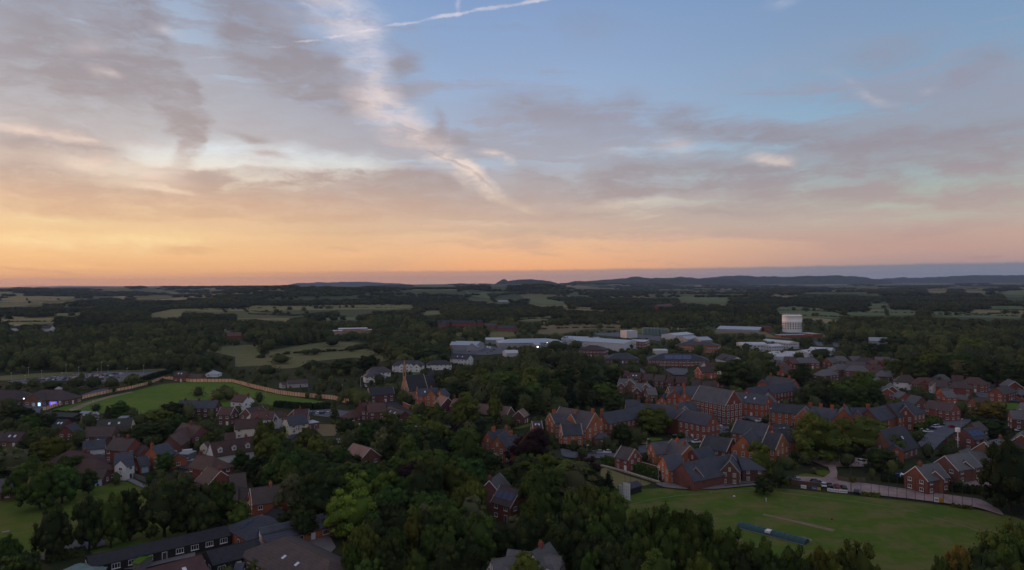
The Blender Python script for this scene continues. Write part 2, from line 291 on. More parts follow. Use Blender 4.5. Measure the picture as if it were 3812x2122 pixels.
# grassland: mown or rough, with dry and lush patches that belong to the turf itself
def grass(name, c, c2, dry, sc_=.02, dryamt=.5, stripes=0):
    m, k, b = new_mat(name)
    tc = k.n.new('ShaderNodeTexCoord').outputs['Object']
    n1 = k.noise(tc, sc_, 6, .6, .6); n2 = k.noise(tc, sc_ * 9, 4, .65); n3 = k.noise(k.scale(tc, (1, 1.6, 1)), sc_ * 2.3, 5, .6)
    cc_ = k.mix(k.rng(k.mad(n2, .4, k.mul(n1, .6)), .32, .68), c, c2)
    cc_ = k.mix(k.rng(k.mad(n2, .3, k.mul(n3, .7)), .45, .60, 0, dryamt), cc_, dry)
    if stripes:
        st_ = k.m('SINE', k.mul(k.add(k.sep(tc)[0], k.mul(k.sep(tc)[1], .5)), stripes)); cc_ = k.mix(k.rng(st_, -.4, .4, 0, .16), cc_, tuple(v * .6 for v in c))
    k.l.new(cc_, b.inputs['Base Color']); b.inputs['Roughness'].default_value = .95; b.inputs['Specular IOR Level'].default_value = .05
    return m
grass('turf_cricket', (.068, .118, .016), (.100, .138, .022), (.19, .140, .066), .034, .55)
grass('turf_bright', (.064, .140, .016), (.090, .165, .020), (.14, .145, .04), .03, .5)
grass('turf_park', (.072, .115, .016), (.098, .135, .022), (.15, .135, .045), .03, .55)
grass('meadow', (.115, .130, .052), (.155, .155, .065), (.19, .15, .075), .012, .6)
grass('field_green', (.100, .135, .062), (.13, .16, .072), (.13, .13, .06), .006, .4)
grass('field_tan', (.140, .145, .058), (.180, .178, .072), (.22, .19, .09), .006, .4)
grass('field_brown', (.165, .130, .072), (.21, .165, .09), (.14, .12, .07), .01, .5)
grass('garden', (.045, .065, .022), (.065, .08, .03), (.075, .065, .040), .03, .5)
grass('bowling', (.165, .150, .062), (.19, .17, .07), (.21, .18, .09), .03, .4)
grass('pitch_dry', (.21, .155, .105), (.25, .185, .12), (.17, .125, .08), .2, .4)
leaf('leaf_dark', (0.019, 0.030, 0.011), (0.050, 0.067, 0.015)); leaf('leaf_mid', (.034, .055, .012), (.080, .118, .020)); leaf('leaf_green', (0.030, 0.058, 0.013), (0.071, 0.119, 0.023))
leaf('leaf_lime', (.055, .092, .013), (.125, .185, .022)); leaf('leaf_olive', (.050, .064, .012), (.108, .126, .022)); leaf('leaf_yellow', (.062, .064, .011), (.125, .122, .020)); leaf('leaf_copper', (0.019, 0.011, 0.011), (0.036, 0.019, 0.015), .01)
leaf('leaf_conifer', (0.013, 0.021, 0.011), (0.031, 0.047, 0.017)); leaf('leaf_grey', (0.068, 0.074, 0.037), (0.138, 0.141, 0.055)); leaf('leaf_far', (0.030, 0.038, 0.016), (0.083, 0.093, 0.027)); leaf('leaf_gold', (.075, .062, .012), (.145, .115, .020))

# ------------------------------------------------------------------ mesh helpers
def mesh(name, V_, F_, mts, mi=None, smooth=False):
    me = bpy.data.meshes.new(name); me.from_pydata([tuple(v) for v in V_], [], [tuple(f) for f in F_])
    for m in (mts if isinstance(mts, (list, tuple)) else [mts]): me.materials.append(MATS[m] if isinstance(m, str) else m)
    if mi is not None: me.polygons.foreach_set('material_index', mi)
    if smooth: me.polygons.foreach_set('use_smooth', [True] * len(me.polygons))
    me.update(); return me
def obj(name, me, parent=None, loc=(0, 0, 0), rz=0.0, scale=None):
    o = bpy.data.objects.new(name, me); col.objects.link(o); o.location = loc
    if rz: o.rotation_euler = (0, 0, rz)
    if scale is not None: o.scale = scale
    if parent is not None: o.parent = parent
    return o
def tag(o, label, cat, group=None):
    o['label'] = label; o['category'] = cat
    if group: o['group'] = group
    return o
def kind(o, k): o['kind'] = k; return o
class MB:
    """collects solids into one mesh"""
    def __init__(s): s.v = []; s.f = []; s.m = []
    def poly(s, pts, faces, mi=0):
        b = len(s.v); s.v += [tuple(p) for p in pts]; s.f += [tuple(b + i for i in f) for f in faces]; s.m += [mi] * len(faces); return s
    def box(s, x0, y0, z0, x1, y1, z1, mi=0, M=None):
        p = [(x0, y0, z0), (x1, y0, z0), (x1, y1, z0), (x0, y1, z0), (x0, y0, z1), (x1, y0, z1), (x1, y1, z1), (x0, y1, z1)]
        if M is not None: p = [M(q) for q in p]
        return s.poly(p, [(3, 2, 1, 0), (4, 5, 6, 7), (0, 1, 5, 4), (1, 2, 6, 5), (2, 3, 7, 6), (3, 0, 4, 7)], mi)
    def cyl(s, c0, c1, r0, r1, n=8, mi=0, cap=True):
        c0 = np.array(c0, float); c1 = np.array(c1, float); d = c1 - c0; d /= np.linalg.norm(d) + 1e-9
        a = np.cross(d, (0, 0, 1) if abs(d[2]) < .9 else (1, 0, 0)); a /= np.linalg.norm(a); b_ = np.cross(d, a)
        pts = [c0 + (a * math.cos(2 * math.pi * i / n) + b_ * math.sin(2 * math.pi * i / n)) * r0 for i in range(n)] + [c1 + (a * math.cos(2 * math.pi * i / n) + b_ * math.sin(2 * math.pi * i / n)) * r1 for i in range(n)]
        fs = [(i, (i + 1) % n, n + (i + 1) % n, n + i) for i in range(n)]
        if cap: fs += [tuple(range(n - 1, -1, -1)), tuple(range(n, 2 * n))]
        return s.poly(pts, fs, mi)
    def build(s, name, mts, smooth=False): return mesh(name, s.v, s.f, mts, s.m, smooth)
def np_mesh(name, V_, F_, mts, tone=None, smooth=False):
    """fast mesh from numpy arrays; F_ is (n,4) or (n,3)"""
    me = bpy.data.meshes.new(name); n, k = F_.shape
    me.vertices.add(len(V_)); me.vertices.foreach_set('co', np.ascontiguousarray(V_, np.float32).ravel())
    me.loops.add(n * k); me.loops.foreach_set('vertex_index', F_.astype(np.int32).ravel())
    me.polygons.add(n); me.polygons.foreach_set('loop_start', np.arange(0, n * k, k, dtype=np.int32))
    if tone is not None:
        a = me.attributes.new('tone', 'FLOAT', 'FACE'); a.data.foreach_set('value', tone.astype(np.float32))
    if smooth: me.polygons.foreach_set('use_smooth', np.ones(n, bool))
    for m in (mts if isinstance(mts, (list, tuple)) else [mts]): me.materials.append(MATS[m])
    me.update(calc_edges=True); return me

# ------------------------------------------------------------------ terrain
def vnoise(x_, y_, seed=0):
    """smooth value noise, vectorised"""
    xi = np.floor(x_).astype(int); yi = np.floor(y_).astype(int); fx = x_ - xi; fy = y_ - yi; fx = fx * fx * (3 - 2 * fx); fy = fy * fy * (3 - 2 * fy)
    def h(a, b): 
        n = (a * 374761393 + b * 668265263 + seed * 974634777) & 0x7fffffff; n = ((n ^ (n >> 13)) * 1274126177) & 0x7fffffff; return ((n ^ (n >> 16)) & 0xffff) / 65535.0
    return (h(xi, yi) * (1 - fx) + h(xi + 1, yi) * fx) * (1 - fy) + (h(xi, yi + 1) * (1 - fx) + h(xi + 1, yi + 1) * fx) * fy
def sstep(a, b, x_): t = np.clip((x_ - a) / (b - a), 0, 1); return t * t * (3 - 2 * t)
def terr(x_, y_):
    x_ = np.asarray(x_, float); y_ = np.asarray(y_, float); d = np.hypot(x_, y_); a = np.arctan2(x_, np.maximum(y_, 1))
    z_ = sstep(1900, 4500, d) * (vnoise(x_ / 900 + 31, y_ / 900, 3) * 26 + vnoise(x_ / 380, y_ / 380, 4) * 9 - 8)
    rid = np.exp(-((d - 3600 - 400 * np.sin(a * 4)) / 750) ** 2) * sstep(-.52, -.32, a) * (1 - sstep(.02, .16, a)) * (36 + 7 * np.sin(a * 17) + 5 * vnoise(a * 30 + 50, a * 0 + 2, 5))
    rid2 = np.exp(-((d - 5600) / 1000) ** 2) * (1 - sstep(-.30, -.1, a)) * 22 + np.exp(-((d - 7600) / 1300) ** 2) * (30 + 8 * np.sin(a * 9 + 1)) * (1 - sstep(.15, .35, a) * .45)
    return z_ + rid + rid2
def ground_sheet():
    rr = np.concatenate([np.linspace(20, 1900, 24), np.geomspace(1990, 17000, 150)]); aa = np.linspace(-1.25, 1.25, 340)
    Rr_, Aa = np.meshgrid(rr, aa, indexing='ij'); X = Rr_ * np.sin(Aa); Y = Rr_ * np.cos(Aa); Z = terr(X, Y)
    V_ = np.stack([X, Y, Z], -1).reshape(-1, 3); n, m_ = Rr_.shape
    i, j = np.meshgrid(np.arange(n - 1), np.arange(m_ - 1), indexing='ij'); b0 = (i * m_ + j).ravel()
    F_ = np.stack([b0, b0 + 1, b0 + m_ + 1, b0 + m_], 1)[:, ::-1]
    # the rest of the disc behind and below the camera
    aa2 = np.linspace(1.25, 2 * math.pi - 1.25, 40); base = len(V_)
    ring = np.array([[r_ * math.sin(a_), r_ * math.cos(a_), 0] for r_ in (20, 4000) for a_ in aa2]); V_ = np.vstack([V_, ring, [[0, 0, 0]]])
    F2 = np.array([[base + k_ + 1, base + k_, base + 40 + k_, base + 40 + k_ + 1] for k_ in range(39)])
    cidx = len(V_) - 1; inner = list(range(0, m_)) + [base + k_ for k_ in range(1, 39)]
    F3 = np.array([[cidx, inner[(k_ + 1) % len(inner)], inner[k_], inner[k_]] for k_ in range(len(inner))])
    F_ = np.vstack([F_, F2])
    me = mesh('ground', V_, [tuple(f) for f in F_] + [tuple(f[:3]) for f in F3], 'terrain', smooth=True)
    return kind(obj('ground', me), 'structure')
# terrain material: garden turf close by, farmland patchwork beyond
m, k, b = new_mat('terrain')
tc = k.n.new('ShaderNodeTexCoord').outputs['Object']; sx, sy, sz = k.sep(tc)
dist = k.m('SQRT', k.mad(sx, sx, k.mul(sy, sy)))
vo = k.n.new('ShaderNodeTexVoronoi'); vo.inputs['Scale'].default_value = .0042; vo.inputs['Randomness'].default_value = .85; k.l.new(k.scale(tc, (1, .62, 1)), vo.inputs['Vector'])
cell = k.sep(vo.outputs['Color'])[0]
patch = k.ramp(cell, [(0, (.058, .078, .036)), (.28, (.075, .095, .042)), (.45, (.10, .115, .05)), (.60, (.15, .14, .07)), (.72, (.24, .195, .095)), (.80, (.07, .09, .04)), (.93, (.28, .23, .12))], 'CONSTANT')
nn = k.noise(tc, .01, 5, .6); n5 = k.noise(tc, .12, 4, .6)
patch = k.mix(k.rng(nn, .35, .7, 0, .4), patch, (.055, .07, .032))
near = k.mix(k.rng(n5, .35, .65), (.026, .036, .015), (.046, .052, .022)); near = k.mix(k.rng(nn, .5, .62, 0, .5), near, (.055, .050, .034))
k.l.new(k.mix(k.rng(dist, 620, 1100), near, patch), b.inputs['Base Color']); b.inputs['Roughness'].default_value = .95; b.inputs['Specular IOR Level'].default_value = .05
ground_sheet()

# flat sheets drawn on the ground: (region, [(x, y)...])
SHEETS = []            # image polygons with their world outline, used to keep trees off them
def wpoly(r, pts, z_=0.0): return [at(*P(r, *p), z_) for p in pts]
SHN = [0]
def sheet(name, r, pts, m_, z_, keep=True, smooth_=True):
    """a ground sheet with its outline resampled and softened"""
    SHN[0] += 1; z_ += SHN[0] * .004; W_ = wpoly(r, pts)
    for p in W_:
        if math.hypot(p[0], p[1]) > 1900: p[2] = float(terr(p[0], p[1])) + 1.0
    W_ = np.array(W_)
    STEP = float(np.linalg.norm(W_ - np.roll(W_, 1, 0), axis=1).sum()) / 110
    dense = []
    for i in range(len(W_)):
        a_, b_ = W_[i], W_[(i + 1) % len(W_)]; n = min(30, max(1, int(np.linalg.norm(b_ - a_) / STEP)))
        for q in range(n): dense.append(a_ + (b_ - a_) * q / n)
    dense = np.array(dense)
    if smooth_:
        for _ in range(2): dense = (np.roll(dense, 1, 0) + 2 * dense + np.roll(dense, -1, 0)) / 4
    dense[:, 2] += z_
    me = bpy.data.meshes.new(name); me.from_pydata([tuple(v) for v in dense], [], [tuple(range(len(dense)))]); me.materials.append(MATS[m_])
    if me.polygons[0].normal.z < 0: me.flip_normals()
    o = kind(obj(name, me), 'structure')
    if keep: SHEETS.append([P(r, *p) for p in pts])
    return o

# ------------------------------------------------------------------ hills on the skyline
def hill(name, r, pts, D_, m_, depth=.16):
    """a ridge whose crest stands at distance D_, with real slopes before and behind"""
    pts = [P(r_, x_, y_) for (r_, x_, y_) in pts]; xs = np.array([p[0] for p in pts]); ys = np.array([p[1] for p in pts])
    xx = np.linspace(xs[0], xs[-1], 150); yy = np.interp(xx, xs, ys)
    crest = []
    for a_, b_ in zip(xx, yy):
        d = ray(a_, b_); t = D_ / math.hypot(d[0], d[1]); crest.append(np.array([0, 0, HC]) + d * t)
    crest = np.array(crest); h_ = crest[:, 2] + (vnoise(xx / 22.0, xx * 0, 9) - .5) * 9 * D_ / 9000 + (vnoise(xx / 6.0, xx * 0, 8) - .5) * 4 * D_ / 9000
    h_ *= np.clip(np.minimum((xx - xx[0]), (xx[-1] - xx)) / (60), .0, 1) ** .6
    V_ = []; prof = [(-1.0, -.05), (-.62, .12), (-.35, .42), (-.15, .80), (-.05, .96), (0, 1.0), (.08, .93), (.3, .55), (.6, .2), (1, -.05)]
    for u_, f_ in prof:
        s_ = 1 + depth * u_
        V_.append(np.stack([crest[:, 0] * s_, crest[:, 1] * s_, np.maximum(h_, 2) * f_ * (1 + .10 * (vnoise(xx / 30 + u_ * 9, xx * 0 + u_ * 5, 2) - .5)) - 3], 1))
    V_ = np.concatenate(V_); n = len(xx)
    i, j = np.meshgrid(np.arange(len(prof) - 1), np.arange(n - 1), indexing='ij'); b0 = (i * n + j).ravel(); F_ = np.stack([b0, b0 + 1, b0 + n + 1, b0 + n], 1)
    return kind(obj('hills', np_mesh(name, V_, F_, m_, smooth=True)), 'structure')
m, k, b = new_mat('hillwood'); tc = k.n.new('ShaderNodeTexCoord').outputs['Object']
k.l.new(k.mix(k.rng(k.noise(tc, .012, 6, .7), .38, .62), (.016, .022, .014), (.045, .055, .028)), b.inputs['Base Color']); b.inputs['Roughness'].default_value = 1; b.inputs['Specular IOR Level'].default_value = 0
hill('crag', 'A1', [('A1', 2330, 140), ('A1', 2380, 126), ('A1', 2420, 106), ('A1', 2460, 97), ('A1', 2500, 103), ('A1', 2525, 118), ('A1', 2576, 110), ('A2', 130, 102), ('A2', 200, 104), ('A2', 280, 112), ('A2', 390, 123), ('A2', 560, 130)], 9000, 'hillwood')
hill('ridge', 'A2', [('A2', 480, 130), ('A2', 700, 122), ('A2', 850, 116), ('A2', 980, 103), ('A2', 1150, 95), ('A2', 1220, 82), ('A2', 1270, 78), ('A2', 1340, 90), ('A2', 1480, 92), ('A2', 1620, 90), ('A2', 1720, 83), ('A2', 1790, 90), ('A2', 1860, 97), ('A2', 2040, 106), ('A2', 2400, 118)], 10400, 'hillwood', .12)
hill('long_ridge', 'A2', [('A2', 1700, 112), ('A2', 1900, 98), ('A2', 2060, 84), ('A2', 2300, 69), ('A2', 2480, 75), ('A3', 120, 76), ('A3', 280, 82), ('A3', 420, 72), ('A3', 560, 72), ('A3', 700, 67), ('A3', 880, 76), ('A3', 1000, 84), ('A3', 1060, 98), ('A3', 1300, 104)], 12500, 'hillwood', .10)
hill('far_moor', 'A3', [('A3', 1000, 102), ('A3', 1400, 88), ('A3', 1700, 80), ('A3', 1950, 68), ('A3', 2120, 61), ('A3', 2350, 64), ('A3', 2700, 66), ('A3', 3000, 80)], 15500, 'hillwood', .08)
hill('far_west', 'A1', [('A1', 250, 154), ('A1', 400, 146), ('A1', 600, 137), ('A1', 850, 131), ('A1', 1100, 129), ('A1', 1220, 136), ('A1', 1400, 146), ('A1', 1600, 150)], 16200, 'hillwood', .08)
# ------------------------------------------------------------------ haze: thin evening air
def add_haze():
    m = bpy.data.materials.new('haze'); m.use_nodes = True; t = m.node_tree; t.nodes.clear()
    v = t.nodes.new('ShaderNodeVolumePrincipled'); v.inputs['Color'].default_value = (.46, .62, .96, 1); v.inputs['Density'].default_value = 3.2e-5; v.inputs['Anisotropy'].default_value = .0
    o = t.nodes.new('ShaderNodeOutputMaterial'); t.links.new(v.outputs[0], o.inputs['Volume']); MATS['haze'] = m
    mb = MB().box(-14500, -4200, -7, 14500, 17600, 206); kind(obj('haze', mb.build('haze', ['haze'])), 'stuff')
    m.cycles.homogeneous_volume = True
# ------------------------------------------------------------------ tree kinds (unit height 1, crown radius given by ratio)
def leaf_quads(c, nrm, size, g, droop=0.0):
    n = len(c); nrm = nrm / (np.linalg.norm(nrm, axis=1, keepdims=True) + 1e-9)
    t_ = g.normal(size=(n, 3)); t_ -= nrm * (t_ * nrm).sum(1, keepdims=True)
    if droop: t_ = t_ * (1 - droop) + np.array([0, 0, -1.0]) * droop * 2
    t_ /= np.linalg.norm(t_, axis=1, keepdims=True) + 1e-9; b_ = np.cross(nrm, t_)
    sa = (size * g.uniform(.6, 1.35, n))[:, None]; sb = sa * g.uniform(.5, 1.0, n)[:, None]
    if droop: sa = sa * (1 + droop * 1.3)
    Vq = np.stack([c - t_ * sa - b_ * sb * .7, c - t_ * sa * .2 + b_ * sb, c + t_ * sa + b_ * sb * .5, c + t_ * sa * .3 - b_ * sb], 1).reshape(-1, 3)
    return Vq, np.arange(4 * n).reshape(-1, 4)
def blobmesh(c, rx, rz, g, seg=9, ring=6):
    th = np.linspace(0, 2 * math.pi, seg, endpoint=False); ph = np.linspace(.12, math.pi - .12, ring)
    T_, Ph = np.meshgrid(th, ph, indexing='ij'); rr = 1 + g.uniform(-.26, .26, T_.shape)
    V_ = np.stack([c[0] + rx * rr * np.sin(Ph) * np.cos(T_), c[1] + rx * rr * np.sin(Ph) * np.sin(T_), c[2] + rz * rr * np.cos(Ph)], -1).reshape(-1, 3)
    i, j = np.meshgrid(np.arange(seg), np.arange(ring - 1), indexing='ij'); a_ = (i * ring + j).ravel(); b_ = (((i + 1) % seg) * ring + j).ravel()
    return V_, np.stack([a_, a_ + 1, b_ + 1, b_], 1)
def crown(kind_, seed, nl=2400, lsz=.019, solid=True):
    """crown as leaf clumps on limbs spread through its volume, over loose inner masses"""
    g = np.random.default_rng(seed); Vs, Fs, Ts = [], [], []; off = 0
    def put(Vq, Fq, tone):
        nonlocal off
        Vs.append(Vq); Fs.append(Fq + off); Ts.append(tone); off += len(Vq)
    cl = []                                                   # clumps: centre, radius xy, radius z
    if kind_ in ('broad', 'oval', 'poplar', 'round'):
        rx = dict(broad=.46, oval=.33, poplar=.19, round=.44)[kind_]; z0 = dict(broad=.05, oval=.02, poplar=.03, round=.0)[kind_]; zc = (1 + z0) / 2; rz = (1 - z0) / 2
        ncl = dict(broad=80, oval=72, poplar=44, round=40)[kind_] if solid else 38
        leads = [(g.uniform(0, 6.28), g.uniform(.75, 1.12)) for _ in range(7)]
        for i in range(ncl):
            u = g.uniform(-.95, .97) if g.random() < .72 or kind_ == 'poplar' else g.uniform(-1, -.45); az = g.uniform(0, 6.28); s = max(0, 1 - abs(u) ** ((2.5 if kind_ != 'poplar' else 2) if u > 0 else 7)) ** (1 / 2.2); rr = g.uniform(.60, .88) if g.random() < .82 else g.uniform(.1, .5)
            lob = 1 + .16 * math.sin(az * 2 + seed) + .12 * math.sin(az * 3 + u * 4 + seed * 2)
            if kind_ in ('oval', 'poplar'): s *= (.80 + .20 * (1 - max(u, 0)))
            cx_, cy_, cz_ = rx * rr * s * lob * math.cos(az), rx * rr * s * lob * math.sin(az), zc + rz * rr * u
            cr = g.uniform(.13, .30) * rx if solid else g.uniform(.24, .40) * rx * (1.25 if kind_ == 'poplar' else 1); cl.append((cx_, cy_, cz_, cr, cr * g.uniform(.75, 1.15)))
        cores = [((0, 0, zc), rx * (.60 if solid else .64), rz * (.72 if solid else .80))]
    elif kind_ == 'willow':
        for i in range(46):
            az = g.uniform(0, 6.28); rr = g.uniform(.05, .40); hz = 1 - (rr / .42) ** 2 * .30 - g.uniform(0, .12)
            cl.append((rr * math.cos(az), rr * math.sin(az), hz - .08, .085, .10))
            for q in range(2): cl.append((rr * 1.03 * math.cos(az), rr * 1.03 * math.sin(az), hz - .2 - q * .17 - g.uniform(0, .1), .07, .12))
        cores = [((0, 0, .55), .26, .34)]
    elif kind_ == 'conifer':
        for i in range(60):
            f = (i / 60) ** .85; z_ = .97 - f * .85; r_ = .03 + f * .24 * g.uniform(.75, 1.15); az = i * 2.4 + g.uniform(-.4, .4)
            cl.append((r_ * .8 * math.cos(az), r_ * .8 * math.sin(az), z_, .035 + f * .065, .025 + f * .028))
        cores = [((0, 0, .36), .15, .30), ((0, 0, .66), .075, .24)]
    elif kind_ == 'cedar':
        for i in range(54):
            t_ = g.integers(0, 7); z_ = .34 + t_ * .095; rmax = .50 - t_ * .045; az = g.uniform(0, 6.28); r_ = rmax * math.sqrt(g.uniform(.05, 1))
            cl.append((r_ * math.cos(az), r_ * math.sin(az), z_ + r_ * .07, .10, .030))
        cores = [((0, 0, .60), .16, .34)]
    elif kind_ == 'bush':
        for i in range(16):
            az = g.uniform(0, 6.28); r_ = g.uniform(.05, .42); u = g.uniform(.2, .72)
            cl.append((r_ * math.cos(az), r_ * math.sin(az), u, .20, .22))
        cores = [((0, 0, .42), .42, .44)]
    tot = sum(c_[3] ** 2 for c_ in cl)
    for c_ in cl:
        if solid and kind_ not in ('cedar', 'conifer'): Vq, Fq = blobmesh(c_[:3], c_[3] * .74, c_[4] * .74, g, 6, 5); tn = g.uniform(-.1, .8); put(Vq, Fq, np.clip(tn + g.normal(0, .12, len(Fq)), 0, 1))
        n = max(6, int(nl * c_[3] ** 2 / tot)); d = g.normal(size=(n, 3)); d[:, 2] = np.abs(d[:, 2]) * .9 - .38 + (.0 if kind_ not in ('willow',) else -.2); d /= np.linalg.norm(d, axis=1, keepdims=True)
        r_ = g.uniform(.72, 1.22, n)[:, None]; pos = np.array(c_[:3]) + d * r_ * np.array([c_[3], c_[3], c_[4]])
        outw = pos - np.array([0, 0, .5]); outw /= np.linalg.norm(outw, axis=1, keepdims=True) + 1e-9
        nrm = d * 1.0 + outw * .25 + g.normal(size=(n, 3)) * .30 + np.array([0, 0, .12])
        Vq, Fq = leaf_quads(pos, nrm, lsz * (1.0 if kind_ != 'bush' else 2.4), g, .55 if kind_ == 'willow' else 0)
        put(Vq, Fq, np.clip(g.uniform(-.15, 1.1) + g.normal(0, .14, n), 0, 1))
    for c_, rx_, rz_ in cores:
        Vq, Fq = blobmesh(c_, rx_, rz_, g); put(Vq, Fq, np.full(len(Fq), .05))
    V_ = np.concatenate(Vs); V_[:, 2] = np.maximum(V_[:, 2], .01)
    return V_, np.concatenate(Fs), np.concatenate(Ts)
def trunk_mesh(kind_, seed):
    g = np.random.default_rng(seed + 500); mb = MB()
    top = dict(broad=.62, oval=.7, poplar=.85, round=.6, willow=.66, conifer=.93, cedar=.85).get(kind_, .6); r0 = dict(broad=.030, cedar=.034, willow=.03, poplar=.017, conifer=.018).get(kind_, .024)
    pts = [np.array([0, 0, -.02])]; n = 5
    for i in range(1, n + 1): pts.append(np.array([g.normal(0, .008) * i, g.normal(0, .008) * i, top * i / n]))
    for i in range(n): mb.cyl(pts[i], pts[i + 1], r0 * (1.25 if i == 0 else 1) * (1 - i / n * .8), r0 * (1 - (i + 1) / n * .8), 7)
    nb = 0 if kind_ in ('conifer', 'poplar') else 7
    for i in range(nb):
        a_ = g.uniform(0, 6.28); z_ = g.uniform(.18, .5) * top / .6; L = g.uniform(.16, .30); q = np.array([0, 0, z_]); e = q + np.array([math.cos(a_) * L, math.sin(a_) * L, L * g.uniform(.5, 1.1)])
        mb.cyl(q, e, r0 * .42, r0 * .10, 5)
    return mb.build('trunk', ['bark_pale' if kind_ == 'birch' else 'bark'])
KV = dict(broad=5, oval=4, poplar=2, willow=2, conifer=2, cedar=2, round=2, bush=3)
KR = dict(broad=.47, oval=.35, poplar=.21, willow=.46, conifer=.27, cedar=.55, round=.48, bush=.55)     # crown radius / height
HI, LO, FAR, TRK = {}, {}, {}, {}
for kd, nv in KV.items():
    for v_ in range(nv):
        nq = dict(broad=6000, oval=5200, poplar=3000, willow=4600, conifer=3400, cedar=4000, round=3200, bush=900)[kd]
        V_, F_, T_ = crown(kd, 11 + v_ * 7 + len(kd), nq, .0135 if kd not in ('conifer',) else .012); me = np_mesh('crown', V_, F_, 'leaf_mid', T_); HI[kd, v_] = me
        LO[kd, v_] = crown(kd, 11 + v_ * 7 + len(kd), 230, .040 if kd != 'bush' else .03, False)
        if kd not in ('bush', 'cedar', 'poplar', 'willow'): FAR[kd, v_] = crown(kd, 5 + v_ * 3, 60, .075, False)
        if kd != 'bush': TRK[kd, v_] = trunk_mesh(kd, v_)
KNAME = dict(broad='broadleaf_tree', oval='broadleaf_tree', poplar='poplar_tree', willow='birch_tree', conifer='conifer_tree', cedar='cedar_tree', round='garden_tree', bush='garden_bush')
CNAME = dict(leaf_dark='dark green', leaf_mid='deep green', leaf_green='green', leaf_lime='bright lime green', leaf_olive='olive green', leaf_yellow='yellow green', leaf_copper='purple-black copper', leaf_conifer='blackish green', leaf_grey='grey green', leaf_gold='golden')
SNAME = dict(broad='spreading', oval='tall oval', poplar='narrow columnar', willow='drooping', conifer='pointed', cedar='flat-tiered', round='small round', bush='low rounded')
CATN = dict(bush='bush')
TREES = []          # dicts: x, y, h, rad, kind, leaf, label or None, zone
def hexcheck(): pass
def tree(r, x_, y_, w_, h_, kd='broad', lf='leaf_mid', label=None, zone=None):
    """x, y: the top of the crown in the region; w: crown width there; h: height in metres"""
    p = at(*P(r, x_, y_ + 4), h_); s = REG[r][2]; dep = math.hypot(p[1], 0); rad = w_ * s / 2 * p[1] / F * (1.30 if r in ('C3', 'C4', 'C5') and h_ > 13 else 1.22 if r in ('C1', 'C2', 'B2') else 1.02 if r == 'C0' else 1.12)
    TREES.append(dict(x=p[0], y=p[1] + rad * .25, h=h_, rad=rad, kd=kd, lf=lf, label=label, zone=zone, man=True))
REG['D0'] = (1900, 1220, 600 / 2576); REG['D1'] = (2450, 1180, 700 / 2576); REG['D2'] = (2250, 1640, 600 / 2576); REG['D3'] = (3150, 1280, 662 / 2576)
# ------------------------------------------------------------------ windows, doors
WIN = {}
def win_mesh(w_, h_, style):
    key = (round(w_, 1), round(h_, 1), style)
    if key in WIN: return WIN[key]
    f = .10; fr = MB(); t = .07
    fr.box(-w_ / 2, -t, 0, -w_ / 2 + f, .05, h_); fr.box(w_ / 2 - f, -t, 0, w_ / 2, .05, h_); fr.box(-w_ / 2 + f, -t, h_ - f, w_ / 2 - f, .05, h_); fr.box(-w_ / 2 + f, -t, 0, w_ / 2 - f, .05, f)
    n = 1 if style == 'v' else max(1, int(round(w_ / .75)) - 1)
    for i in range(n):
        x_ = -w_ / 2 + w_ * (i + 1) / (n + 1); fr.box(x_ - .04, -t + .01, f, x_ + .04, .05, h_ - f)
    if style in 'vt':
        fr.box(-w_ / 2 + f, -t + .015, h_ * .52 - .04, w_ / 2 - f, .05, h_ * .52 + .04)
    if style == 'v': fr.box(-w_ / 2 - .12, -.12, h_ + .002, w_ / 2 + .12, .02, h_ + .26, 1)
    fr.box(-w_ / 2 - .1, -.16, -.13, w_ / 2 + .1, .02, -.003, 1)
    pn = MB().box(-w_ / 2 + f + .004, -.03, f + .004, w_ / 2 - f - .004, .0, h_ - f - .004)
    far = MB(); far.v = list(fr.v); far.f = list(fr.f); far.m = list(fr.m); far.poly([(-w_ / 2 + f, -.03, f), (w_ / 2 - f, -.03, f), (w_ / 2 - f, -.03, h_ - f), (-w_ / 2 + f, -.03, h_ - f)], [(0, 1, 2, 3)], 2)
    st = 'stone' if style == 'v' else 'trim'
    WIN[key] = (fr.build('window', ['trim', st]), pn.build('pane', ['glass']), far.build('window', ['trim', st, 'glass'])); return WIN[key]
def simple_mesh(key, fn):
    if key not in WIN: WIN[key] = fn()
    return WIN[key]
def door_mesh(white):
    return simple_mesh(('door', white), lambda: MB().box(-.5, -.06, 0, .5, .03, 2.05).box(-.62, -.03, 0, -.502, .03, 2.2, 1).box(.502, -.03, 0, .62, .03, 2.2, 1).box(-.5, -.03, 2.052, .5, .03, 2.2, 1).build('door', ['door_white' if white else 'door', 'trim']))
def garage_mesh(m_='garage_blue', w_=2.4):
    def fn():
        mb = MB().box(-w_ / 2, -.05, 0, w_ / 2, .03, 2.15)
        for q in range(4): mb.box(-w_ / 2 + .05, -.075, .1 + q * .52, w_ / 2 - .05, -.0501, .5 + q * .52)
        mb.box(-w_ / 2 - .12, -.09, 2.152, w_ / 2 + .12, .03, 2.32, 1); return mb.build('garage_door', [m_, 'trim'])
    return simple_mesh(('gar', m_, w_), fn)
